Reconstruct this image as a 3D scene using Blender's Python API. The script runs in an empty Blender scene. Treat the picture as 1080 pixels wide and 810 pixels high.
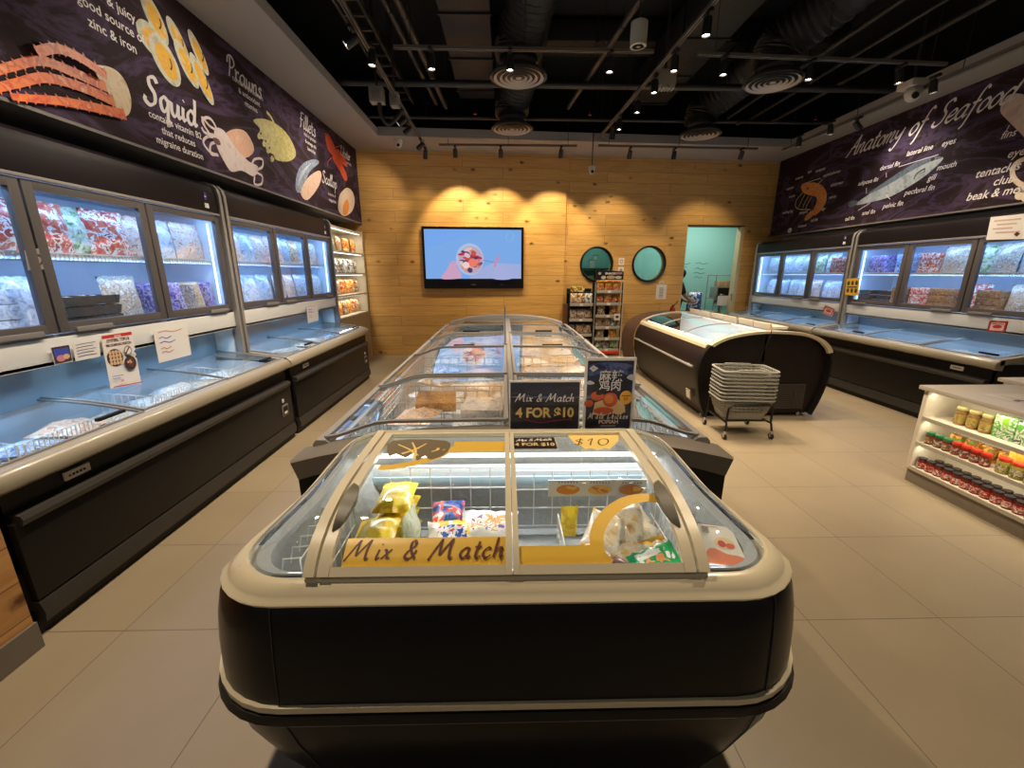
import bpy, bmesh, math, random
from mathutils import Vector, Matrix, noise
R = random.Random(7)
SC = bpy.context.scene
COL = SC.collection
PI = math.pi

# ---------------------------------------------------------------- camera (measured from the photograph)
H = 1.5; FPX = 445.0; CX, CY = 540.0, 405.0
PITCH = math.atan((CY - 288.0) / FPX)
YAW = math.atan(9.0 * math.cos(PITCH) / FPX)
cam = bpy.data.cameras.new('camera'); co = bpy.data.objects.new('camera', cam); COL.objects.link(co)
cam.sensor_width = 36; cam.lens = FPX / 1080 * 36; cam.clip_start = 0.05
co.location = (0, 0, H); co.rotation_euler = (PI / 2 - PITCH, 0, -YAW)
SC.camera = co

def ray(x, y):
    u = (x - CX) / FPX; v = -(y - CY) / FPX
    fy = math.cos(PITCH) + v * math.sin(PITCH); fz = -math.sin(PITCH) + v * math.cos(PITCH)
    return (u * math.cos(YAW) + fy * math.sin(YAW), -u * math.sin(YAW) + fy * math.cos(YAW), fz)
def on_x(x, y, X):
    r = ray(x, y); t = X / r[0]; return (r[1] * t, H + r[2] * t)        # -> (Y, Z)
def on_y(x, y, Y):
    r = ray(x, y); t = Y / r[1]; return (r[0] * t, H + r[2] * t)        # -> (X, Z)
def on_z(x, y, z):
    r = ray(x, y); t = (z - H) / r[2]; return (r[0] * t, r[1] * t)

# ---------------------------------------------------------------- materials
MATS = {}
def nt(name):
    m = bpy.data.materials.new(name); m.use_nodes = True
    n = m.node_tree.nodes; l = m.node_tree.links
    b = n.get('Principled BSDF'); return m, n, l, b
def mat(name, c, rough=.5, metal=0., spec=.5, emit=None, es=1., coat=0., bump=0., bscale=60.):
    if name in MATS: return MATS[name]
    m, n, l, b = nt(name)
    b.inputs['Base Color'].default_value = (*c, 1); b.inputs['Roughness'].default_value = rough
    b.inputs['Metallic'].default_value = metal; b.inputs['Specular IOR Level'].default_value = spec
    b.inputs['Coat Weight'].default_value = coat; b.inputs['Coat Roughness'].default_value = .08
    if emit: b.inputs['Emission Color'].default_value = (*emit, 1); b.inputs['Emission Strength'].default_value = es
    tc = n.new('ShaderNodeTexCoord'); nz = n.new('ShaderNodeTexNoise'); nz.inputs['Scale'].default_value = bscale
    l.new(tc.outputs['Object'], nz.inputs['Vector'])
    mr = n.new('ShaderNodeMapRange'); l.new(nz.outputs['Fac'], mr.inputs['Value'])
    mr.inputs['To Min'].default_value = max(.02, rough - .012); mr.inputs['To Max'].default_value = min(1, rough + .012)
    l.new(mr.outputs[0], b.inputs['Roughness'])
    if bump:
        bp = n.new('ShaderNodeBump'); bp.inputs['Strength'].default_value = bump; bp.inputs['Distance'].default_value = .01
        l.new(nz.outputs['Fac'], bp.inputs['Height']); l.new(bp.outputs[0], b.inputs['Normal'])
    MATS[name] = m; return m
def glow(name, c, s):
    if name in MATS: return MATS[name]
    m, n, l, b = nt(name); n.remove(b); e = n.new('ShaderNodeEmission'); e.inputs[0].default_value = (*c, 1); e.inputs[1].default_value = s
    l.new(e.outputs[0], n['Material Output'].inputs[0]); MATS[name] = m; return m
def glassm(name, tint=(.93, .97, .97), f0=.05, rough=.015, haze=0., edge=.75):
    if name in MATS: return MATS[name]
    m, n, l, b = nt(name); n.remove(b)
    t = n.new('ShaderNodeBsdfTransparent'); t.inputs[0].default_value = (*tint, 1)
    g = n.new('ShaderNodeBsdfGlossy'); g.inputs['Roughness'].default_value = rough; g.inputs[0].default_value = (1, 1, 1, 1)
    lw = n.new('ShaderNodeLayerWeight'); lw.inputs[0].default_value = .5
    pw = n.new('ShaderNodeMath'); pw.operation = 'POWER'; pw.inputs[1].default_value = 4.2
    ma = n.new('ShaderNodeMath'); ma.operation = 'MULTIPLY_ADD'; ma.inputs[1].default_value = edge; ma.inputs[2].default_value = f0
    l.new(lw.outputs['Facing'], pw.inputs[0]); l.new(pw.outputs[0], ma.inputs[0])
    mx = n.new('ShaderNodeMixShader'); l.new(ma.outputs[0], mx.inputs[0]); l.new(t.outputs[0], mx.inputs[1]); l.new(g.outputs[0], mx.inputs[2])
    last = mx
    if haze:
        d = n.new('ShaderNodeBsdfDiffuse'); d.inputs[0].default_value = (.75, .85, .95, 1)
        tc = n.new('ShaderNodeTexCoord'); nz = n.new('ShaderNodeTexNoise'); nz.inputs['Scale'].default_value = 3.5; nz.inputs['Detail'].default_value = 6
        l.new(tc.outputs['Object'], nz.inputs['Vector'])
        mr = n.new('ShaderNodeMapRange'); mr.inputs['From Min'].default_value = .4; mr.inputs['From Max'].default_value = .75
        mr.inputs['To Max'].default_value = haze; mr.inputs['To Min'].default_value = haze * .25; l.new(nz.outputs['Fac'], mr.inputs['Value'])
        m2 = n.new('ShaderNodeMixShader'); l.new(mr.outputs[0], m2.inputs[0]); l.new(mx.outputs[0], m2.inputs[1]); l.new(d.outputs[0], m2.inputs[2]); last = m2
    l.new(last.outputs[0], n['Material Output'].inputs[0]); MATS[name] = m; return m
def ramp(n, cols, const=False):
    r = n.new('ShaderNodeValToRGB'); r.color_ramp.interpolation = 'CONSTANT' if const else 'LINEAR'
    e = r.color_ramp.elements
    while len(e) < len(cols): e.new(.5)
    for i, c in enumerate(cols):
        p = c[3] if len(c) > 3 else i / max(1, len(cols) - (0 if const else 1))
        e[i].position = p; e[i].color = (*c[:3], 1)
    return r
def printm(name, cols, scale=25., rough=.3, const=True):
    """printed or patchy pack film: blotches of the given colours"""
    if name in MATS: return MATS[name]
    m, n, l, b = nt(name)
    tc = n.new('ShaderNodeTexCoord'); oi = n.new('ShaderNodeObjectInfo'); ad = n.new('ShaderNodeVectorMath'); ad.operation = 'ADD'
    sc = n.new('ShaderNodeVectorMath'); sc.operation = 'SCALE'; sc.inputs['Scale'].default_value = 9.
    cb = n.new('ShaderNodeCombineXYZ'); l.new(oi.outputs['Random'], cb.inputs[0]); l.new(oi.outputs['Random'], cb.inputs[2]); l.new(cb.outputs[0], sc.inputs[0])
    l.new(tc.outputs['Object'], ad.inputs[0]); l.new(sc.outputs[0], ad.inputs[1])
    nz = n.new('ShaderNodeTexNoise'); nz.inputs['Scale'].default_value = scale; nz.inputs['Detail'].default_value = 3; nz.inputs['Distortion'].default_value = .6
    l.new(ad.outputs[0], nz.inputs['Vector'])
    mr = n.new('ShaderNodeMapRange'); mr.inputs['From Min'].default_value = .3; mr.inputs['From Max'].default_value = .7; l.new(nz.outputs['Fac'], mr.inputs['Value'])
    r = ramp(n, cols, const); l.new(mr.outputs[0], r.inputs[0]); l.new(r.outputs[0], b.inputs['Base Color'])
    b.inputs['Roughness'].default_value = rough; b.inputs['Coat Weight'].default_value = .3 if rough < .4 else 0
    MATS[name] = m; return m

def wood(name, c1, c2, c3, plank=.155, length=1.3, axis='XZ'):
    m, n, l, b = nt(name); tc = n.new('ShaderNodeTexCoord'); sp = n.new('ShaderNodeSeparateXYZ'); l.new(tc.outputs['Object'], sp.inputs[0])
    cb = n.new('ShaderNodeCombineXYZ'); l.new(sp.outputs[axis[0]], cb.inputs[0]); l.new(sp.outputs[axis[1]], cb.inputs[1])
    bk = n.new('ShaderNodeTexBrick'); l.new(cb.outputs[0], bk.inputs['Vector']); bk.offset = .37; bk.offset_frequency = 2
    bk.inputs['Scale'].default_value = 1; bk.inputs['Brick Width'].default_value = length; bk.inputs['Row Height'].default_value = plank
    bk.inputs['Mortar Size'].default_value = .0022; bk.inputs['Mortar Smooth'].default_value = .3; bk.inputs['Bias'].default_value = 0
    bk.inputs['Color1'].default_value = (.0, 0, 0, 1); bk.inputs['Color2'].default_value = (1, 1, 1, 1); bk.inputs['Mortar'].default_value = (.5, .5, .5, 1)
    # grain stretched along the plank, shifted per plank
    ma = n.new('ShaderNodeMapping'); ma.inputs['Scale'].default_value = (1.2, 16, 1); l.new(cb.outputs[0], ma.inputs[0])
    ad = n.new('ShaderNodeVectorMath'); ad.operation = 'ADD'; l.new(ma.outputs[0], ad.inputs[0])
    s9 = n.new('ShaderNodeVectorMath'); s9.operation = 'SCALE'; s9.inputs['Scale'].default_value = 37; l.new(bk.outputs['Color'], s9.inputs[0]); l.new(s9.outputs[0], ad.inputs[1])
    nz = n.new('ShaderNodeTexNoise'); nz.inputs['Scale'].default_value = 1.6; nz.inputs['Detail'].default_value = 7; nz.inputs['Distortion'].default_value = 1.2; l.new(ad.outputs[0], nz.inputs['Vector'])
    r = ramp(n, [(*c1, .25), (*c2, .5), (*c3, .78)]); l.new(nz.outputs['Fac'], r.inputs[0])
    # knots
    mk = n.new('ShaderNodeMapping'); mk.inputs['Scale'].default_value = (2.6, 4.6, 1); l.new(cb.outputs[0], mk.inputs[0])
    vo = n.new('ShaderNodeTexVoronoi'); vo.inputs['Scale'].default_value = 1.0; l.new(mk.outputs[0], vo.inputs['Vector'])
    nk = n.new('ShaderNodeTexNoise'); nk.inputs['Scale'].default_value = 30; l.new(cb.outputs[0], nk.inputs['Vector'])
    av = n.new('ShaderNodeMath'); av.operation = 'MULTIPLY_ADD'; av.inputs[1].default_value = .16; l.new(nk.outputs['Fac'], av.inputs[0]); l.new(vo.outputs['Distance'], av.inputs[2])
    kr = n.new('ShaderNodeMapRange'); kr.inputs['From Min'].default_value = .125; kr.inputs['From Max'].default_value = .235; l.new(av.outputs[0], kr.inputs['Value'])
    mk2 = n.new('ShaderNodeMix'); mk2.data_type = 'RGBA'; l.new(kr.outputs[0], mk2.inputs['Factor']); mk2.inputs['A'].default_value = (.13, .045, .012, 1); l.new(r.outputs[0], mk2.inputs['B'])
    # per plank tone
    tn = n.new('ShaderNodeMapRange'); tn.inputs['To Min'].default_value = .90; tn.inputs['To Max'].default_value = 1.06
    l.new(bk.outputs['Color'], tn.inputs['Value'])
    vm = n.new('ShaderNodeVectorMath'); vm.operation = 'SCALE'; l.new(mk2.outputs['Result'], vm.inputs[0]); l.new(tn.outputs[0], vm.inputs['Scale'])
    mo = n.new('ShaderNodeMix'); mo.data_type = 'RGBA'; l.new(bk.outputs['Fac'], mo.inputs['Factor']); l.new(vm.outputs[0], mo.inputs['A']); mo.inputs['B'].default_value = (.12, .055, .02, 1)
    l.new(mo.outputs['Result'], b.inputs['Base Color']); b.inputs['Roughness'].default_value = .5
    bp = n.new('ShaderNodeBump'); bp.inputs['Strength'].default_value = .4; bp.inputs['Distance'].default_value = .004; bp.invert = True
    l.new(bk.outputs['Fac'], bp.inputs['Height']); l.new(bp.outputs[0], b.inputs['Normal'])
    MATS[name] = m; return m

def floor_mat():
    m, n, l, b = nt('beige floor tile'); tc = n.new('ShaderNodeTexCoord')
    ma = n.new('ShaderNodeMapping'); ma.inputs['Location'].default_value = (.45, .27, 0); l.new(tc.outputs['Object'], ma.inputs[0])
    bk = n.new('ShaderNodeTexBrick'); bk.offset = 0; bk.inputs['Scale'].default_value = 1
    bk.inputs['Brick Width'].default_value = .6; bk.inputs['Row Height'].default_value = .6; bk.inputs['Mortar Size'].default_value = .0022; bk.inputs['Mortar Smooth'].default_value = .2
    bk.inputs['Color1'].default_value = (.285, .228, .150, 1); bk.inputs['Color2'].default_value = (.308, .248, .165, 1); bk.inputs['Mortar'].default_value = (.13, .10, .07, 1)
    l.new(ma.outputs[0], bk.inputs['Vector'])
    nz = n.new('ShaderNodeTexNoise'); nz.inputs['Scale'].default_value = 2.2; nz.inputs['Detail'].default_value = 8; l.new(tc.outputs['Object'], nz.inputs['Vector'])
    mr = n.new('ShaderNodeMapRange'); mr.inputs['To Min'].default_value = .86; mr.inputs['To Max'].default_value = 1.12; l.new(nz.outputs['Fac'], mr.inputs['Value'])
    vm = n.new('ShaderNodeVectorMath'); vm.operation = 'SCALE'; l.new(bk.outputs['Color'], vm.inputs[0]); l.new(mr.outputs[0], vm.inputs['Scale'])
    l.new(vm.outputs[0], b.inputs['Base Color'])
    n2 = n.new('ShaderNodeTexNoise'); n2.inputs['Scale'].default_value = 90; l.new(tc.outputs['Object'], n2.inputs['Vector'])
    m2 = n.new('ShaderNodeMapRange'); m2.inputs['To Min'].default_value = .32; m2.inputs['To Max'].default_value = .5; l.new(n2.outputs['Fac'], m2.inputs['Value']); l.new(m2.outputs[0], b.inputs['Roughness'])
    bp = n.new('ShaderNodeBump'); bp.inputs['Strength'].default_value = .3; bp.inputs['Distance'].default_value = .002; bp.invert = True
    l.new(bk.outputs['Fac'], bp.inputs['Height']); l.new(bp.outputs[0], b.inputs['Normal'])
    return m
def marble():
    m, n, l, b = nt('dark veined print'); tc = n.new('ShaderNodeTexCoord')
    ma = n.new('ShaderNodeMapping'); ma.inputs['Scale'].default_value = (1, .55, 1.3); ma.inputs['Rotation'].default_value = (.5, 0, 0); l.new(tc.outputs['Object'], ma.inputs[0])
    nz = n.new('ShaderNodeTexNoise'); nz.inputs['Scale'].default_value = 1.6; nz.inputs['Detail'].default_value = 9; nz.inputs['Distortion'].default_value = 2.2; nz.inputs['Roughness'].default_value = .62; l.new(ma.outputs[0], nz.inputs['Vector'])
    r = ramp(n, [(.018, .010, .013, .3), (.030, .017, .021, .47), (.075, .048, .10, .535), (.028, .016, .021, .6), (.04, .022, .03, .8)])
    l.new(nz.outputs['Fac'], r.inputs[0]); l.new(r.outputs[0], b.inputs['Base Color']); b.inputs['Roughness'].default_value = .7; b.inputs['Specular IOR Level'].default_value = .15
    return m

cream = mat('cream plastic', (.72, .63, .44), .28, coat=.4)
cream_d = mat('cream frame', (.70, .62, .45), .35)
black_g = mat('black gloss panel', (.004, .004, .007), .30, spec=.22, coat=.12)
black_m = mat('black matt', (.008, .008, .008), .5, spec=.3)
black_s = mat('black satin panel', (.010, .009, .008), .42, spec=.3)
brown_b = mat('dark brown panel', (.012, .007, .007), .38, spec=.28)
bumper = mat('grey brown bumper', (.16, .135, .105), .45)
grey_fr = mat('grey door frame', (.125, .115, .115), .42, .3)
grey_l = mat('light grey trim', (.30, .285, .27), .4, .2)
grey_m = mat('mid grey plastic', (.22, .21, .20), .5)
rim_g = mat('greige rim', (.36, .32, .24), .32, coat=.3)
white_p = mat('white plastic', (.72, .74, .74), .35)
white_c = mat('cool white liner', (.66, .72, .78), .4)
frost = mat('frosted liner', (.42, .45, .48), .6, bump=.5, bscale=40)
white_w = mat('white wire', (.82, .84, .85), .35)
chrome = mat('polished steel', (.6, .6, .6), .2, 1)
rubber = mat('black rubber', (.01, .01, .01), .7)
wallwhite = mat('off white paint', (.55, .52, .48), .7)
gyp = mat('grey soffit paint', (.37, .355, .35), .75)
gyp_b = mat('bulkhead grey', (.20, .185, .17), .7)
blackceil = mat('black ceiling paint', (.006, .006, .0065), .85)
duct_m = mat('black painted duct', (.009, .0085, .0085), .6, bump=.6, bscale=9)
pipe_m = mat('dark painted pipe', (.022, .020, .020), .5)
track_m = mat('track rail', (.20, .18, .16), .4, .4)
head_m = mat('black lamp housing', (.015, .015, .016), .4)
teal = mat('teal wall paint', (.30, .56, .50), .6)
paper = mat('white paper', (.80, .77, .74), .7)
ink = mat('black ink', (.02, .02, .025), .6)
red_ink = mat('red ink', (.55, .03, .03), .6)
blue_ink = mat('blue ink', (.05, .08, .45), .6)
yel = mat('yellow decal', (.80, .50, .06), .4)
yel_l = mat('pale yellow decal', (.93, .68, .22), .4)
gold = mat('gold lettering', (.80, .58, .22), .45)
silver_t = mat('silver lettering', (.72, .66, .68), .5)
white_t = mat('white lettering', (.80, .76, .76), .5)
maroon = mat('maroon ink', (.10, .015, .01), .5)
g_lid = glassm('lid glass', (.95, .98, .97), .05)
g_isl = glassm('island lid glass', (.88, .93, .96), .15, edge=1.0)
g_end = glassm('curved end glass', (.93, .96, .96), .10, haze=.10, edge=.9)
g_door = glassm('door glass', (.88, .94, .99), .05, haze=.07)
g_lidc = glassm('chest lid glass', (.90, .95, .98), .06, haze=.05, edge=.5)
g_win = glassm('window glass', (.75, .9, .87), .05)
led = glow('cool tube light', (.45, .72, 1.), 5)
led_w = glow('white strip light', (1., .97, .88), 4)
led_d = glow('dim strip light', (.9, .95, 1.), .8)
lens_g = glow('warm lens', (1., .86, .66), 42)
wood_wall = wood('pine planks', (.56, .30, .085), (.67, .39, .125), (.75, .47, .175), .182, 1.9)
wood_side = wood('pine counter planks', (.44, .22, .07), (.56, .29, .10), (.64, .36, .14), .158, 2.5, 'YZ')
MARBLE = marble(); FLOOR = floor_mat()

# ---------------------------------------------------------------- mesh builder
ORG = {}
class B:
    def __init__(s, T=None): s.v = []; s.f = []; s.m = []; s.mats = []; s.T = T
    def mi(s, m):
        if m not in s.mats: s.mats.append(m)
        return s.mats.index(m)
    def add(s, vs, fs, m):
        k = len(s.v); T = s.T
        s.v += [tuple(T(*p)) if T else tuple(p) for p in vs]; i = s.mi(m)
        for f in fs: s.f.append([k + a for a in f]); s.m.append(i)
        return s
    def box(s, x0, y0, z0, x1, y1, z1, m, bev=0):
        x0, x1 = sorted((x0, x1)); y0, y1 = sorted((y0, y1)); z0, z1 = sorted((z0, z1))
        if not bev:
            vs = [(x, y, z) for x in (x0, x1) for y in (y0, y1) for z in (z0, z1)]
            return s.add(vs, [(0, 1, 3, 2), (4, 6, 7, 5), (0, 4, 5, 1), (2, 3, 7, 6), (0, 2, 6, 4), (1, 5, 7, 3)], m)
        bev = min(bev, .45 * min(x1 - x0, y1 - y0, z1 - z0))
        bm = bmesh.new(); bmesh.ops.create_cube(bm, size=1)
        for v in bm.verts: v.co = Vector(((x0 + x1) / 2 + v.co.x * (x1 - x0), (y0 + y1) / 2 + v.co.y * (y1 - y0), (z0 + z1) / 2 + v.co.z * (z1 - z0)))
        bmesh.ops.bevel(bm, geom=bm.edges[:], offset=bev, segments=2, profile=.6, affect='EDGES')
        bm.verts.index_update(); s.add([tuple(v.co) for v in bm.verts], [[v.index for v in f.verts] for f in bm.faces], m); bm.free(); return s
    def cyl(s, p0, p1, r, m, n=12, r2=None, caps=True):
        r2 = r if r2 is None else r2
        p0 = Vector(p0); p1 = Vector(p1); d = (p1 - p0).normalized(); a = d.orthogonal().normalized(); b = d.cross(a)
        vs = []
        for p, q in ((p0, r), (p1, r2)):
            for i in range(n): t = 2 * PI * i / n; vs.append(p + a * math.cos(t) * q + b * math.sin(t) * q)
        fs = [(i, (i + 1) % n, n + (i + 1) % n, n + i) for i in range(n)]
        if caps: fs += [tuple(range(n))[::-1], tuple(range(n, 2 * n))]
        return s.add(vs, fs, m)
    def tube(s, pts, r, m, n=6, closed=False, caps=True):
        P = [Vector(p) for p in pts]; N = len(P); rings = []
        nrm = None
        for i in range(N):
            a = P[(i - 1) % N] if (closed or i > 0) else P[i]; c = P[(i + 1) % N] if (closed or i < N - 1) else P[i]
            t = (c - a); t = t.normalized() if t.length > 1e-9 else Vector((0, 0, 1))
            if nrm is None: nrm = t.orthogonal().normalized()
            nrm = (nrm - t * nrm.dot(t)); nrm = nrm.normalized() if nrm.length > 1e-6 else t.orthogonal().normalized()
            b = t.cross(nrm); rr = r[i] if isinstance(r, (list, tuple)) else r
            rings.append([P[i] + nrm * math.cos(2 * PI * k / n) * rr + b * math.sin(2 * PI * k / n) * rr for k in range(n)])
        return s.loft(rings, m, True, caps and not closed, caps and not closed, closed)
    def loft(s, rings, m, ring_closed=True, cap0=False, cap1=False, wrap=False):
        n = len(rings[0]); vs = [p for r in rings for p in r]; fs = []
        K = len(rings)
        for i in range(K if wrap else K - 1):
            j = (i + 1) % K
            for k in range(n if ring_closed else n - 1):
                k2 = (k + 1) % n; fs.append((i * n + k, i * n + k2, j * n + k2, j * n + k))
        if cap0: fs.append(tuple(range(n))[::-1])
        if cap1: fs.append(tuple(range((K - 1) * n, K * n)))
        return s.add(vs, fs, m)
    def lathe(s, prof, m, c=(0, 0, 0), n=20, axis='z', cap=True):
        rings = []
        for r, z in prof:
            ring = []
            for k in range(n):
                t = 2 * PI * k / n; p = (r * math.cos(t), r * math.sin(t), z)
                if axis == 'y': p = (p[0], p[2], p[1])
                if axis == 'x': p = (p[2], p[0], p[1])
                ring.append((c[0] + p[0], c[1] + p[1], c[2] + p[2]))
            rings.append(ring)
        return s.loft(rings, m, True, cap and prof[0][0] > 1e-4, cap and prof[-1][0] > 1e-4)
    def grid(s, fn, nu, nv, m):
        vs = [fn(i / nu, j / nv) for i in range(nu + 1) for j in range(nv + 1)]
        fs = [(i * (nv + 1) + j, (i + 1) * (nv + 1) + j, (i + 1) * (nv + 1) + j + 1, i * (nv + 1) + j + 1) for i in range(nu) for j in range(nv)]
        return s.add(vs, fs, m)
    def prism(s, poly, off, m):
        n = len(poly); a = [Vector(p) for p in poly]; o = Vector(off)
        return s.add(a + [p + o for p in a], [tuple(range(n))[::-1], tuple(range(n, 2 * n))] + [(i, (i + 1) % n, n + (i + 1) % n, n + i) for i in range(n)], m)
    def build(s, name, parent=None, angle=38, local=False, solid=0, recalc=True):
        me = bpy.data.meshes.new(name)
        off = Vector((0, 0, 0)) if (parent is None or local) else ORG.get(parent, Vector((0, 0, 0)))
        me.from_pydata([tuple(Vector(p) - off) for p in s.v], [], s.f)
        for m in s.mats: me.materials.append(m)
        me.polygons.foreach_set('material_index', s.m)
        if recalc:
            bm = bmesh.new(); bm.from_mesh(me); bmesh.ops.recalc_face_normals(bm, faces=bm.faces[:]); bm.to_mesh(me); bm.free()
        me.polygons.foreach_set('use_smooth', [True] * len(me.polygons))
        try: me.set_sharp_from_angle(angle=math.radians(angle))
        except Exception: pass
        me.update()
        o = bpy.data.objects.new(name, me); COL.objects.link(o)
        if parent is not None: o.parent = parent; ORG[o] = off if not local else Vector((0, 0, 0))
        if solid:
            md = o.modifiers.new('thickness', 'SOLIDIFY'); md.thickness = solid; md.offset = 0
        return o

def tag(o, label, cat, group=None):
    o['label'] = label; o['category'] = cat
    if group: o['group'] = group
    return o
def thing(name, label, cat, loc=(0, 0, 0), group=None, rz=0):
    o = bpy.data.objects.new(name, None); COL.objects.link(o); o.location = loc; o.rotation_euler = (0, 0, rz); o.empty_display_size = .1
    ORG[o] = Vector(loc); return tag(o, label, cat, group)
def struct(o): o['kind'] = 'structure'; return o
def dup(o, loc=None, rot=None, label=None, group=None, scale=None, parent=None):
    c = o.copy(); COL.objects.link(c)
    if parent is not None: c.parent = parent
    if loc is not None: c.location = loc
    if rot is not None: c.rotation_euler = rot
    if scale is not None: c.scale = scale
    if label: c['label'] = label
    if group: c['group'] = group
    for ch in list(o.children):
        dup(ch, parent=c)
    return c
POOLS = []
class Pool:
    """first use moves the prototype itself, then copies it"""
    def __init__(s, o): s.o = o; s.used = False; POOLS.append(s)
    def put(s, loc, rot=(0, 0, 0), label=None, group=None, scale=None):
        if s.used: return dup(s.o, loc, rot, label, group, scale)
        s.used = True; o = s.o; o.location = loc; o.rotation_euler = rot
        if label: o['label'] = label
        if group: o['group'] = group
        if scale is not None: o.scale = scale
        return o
def lamp(kind, name, loc, energy, color, parent=None, target=None, size=.1, size_y=None, angle=60, blend=.5, rot=None, spread=None, along=None):
    d = bpy.data.lights.new(name, kind); d.energy = energy; d.color = color
    if kind == 'AREA':
        d.shape = 'RECTANGLE'; d.size = size; d.size_y = size_y or size
        if spread: d.spread = math.radians(spread)
    elif kind == 'SPOT': d.spot_size = math.radians(angle); d.spot_blend = blend; d.shadow_soft_size = size
    else: d.shadow_soft_size = size
    o = bpy.data.objects.new(name, d); COL.objects.link(o); loc = Vector(loc)
    if target is not None: o.rotation_euler = (Vector(target) - loc).to_track_quat('-Z', 'Y').to_euler()
    if rot is not None: o.rotation_euler = rot
    if along is not None:
        zz_ = (loc - Vector(target)).normalized(); yy_ = Vector(along); yy_ = (yy_ - zz_ * yy_.dot(zz_)).normalized(); xx_ = yy_.cross(zz_)
        o.rotation_euler = Matrix((xx_, yy_, zz_)).transposed().to_euler()
    if parent is not None: o.parent = parent; loc = loc - ORG.get(parent, Vector((0, 0, 0)))
    o.location = loc; return o

def catmull(pts, n=6, closed=False):
    P = [Vector(p) for p in pts]; N = len(P)
    if N < 3 and not closed: return [P[0].lerp(P[-1], i / n) for i in range(n + 1)]
    out = []
    for i in range(N if closed else N - 1):
        g = lambda k: P[k % N] if closed else P[max(0, min(N - 1, k))]
        p0, p1, p2, p3 = g(i - 1), g(i), g(i + 1), g(i + 2)
        for j in range(n):
            t = j / n
            out.append(.5 * ((2 * p1) + (p2 - p0) * t + (2 * p0 - 5 * p1 + 4 * p2 - p3) * t * t + (3 * p1 - p0 - 3 * p2 + p3) * t ** 3))
    if not closed: out.append(P[-1])
    return out

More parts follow.
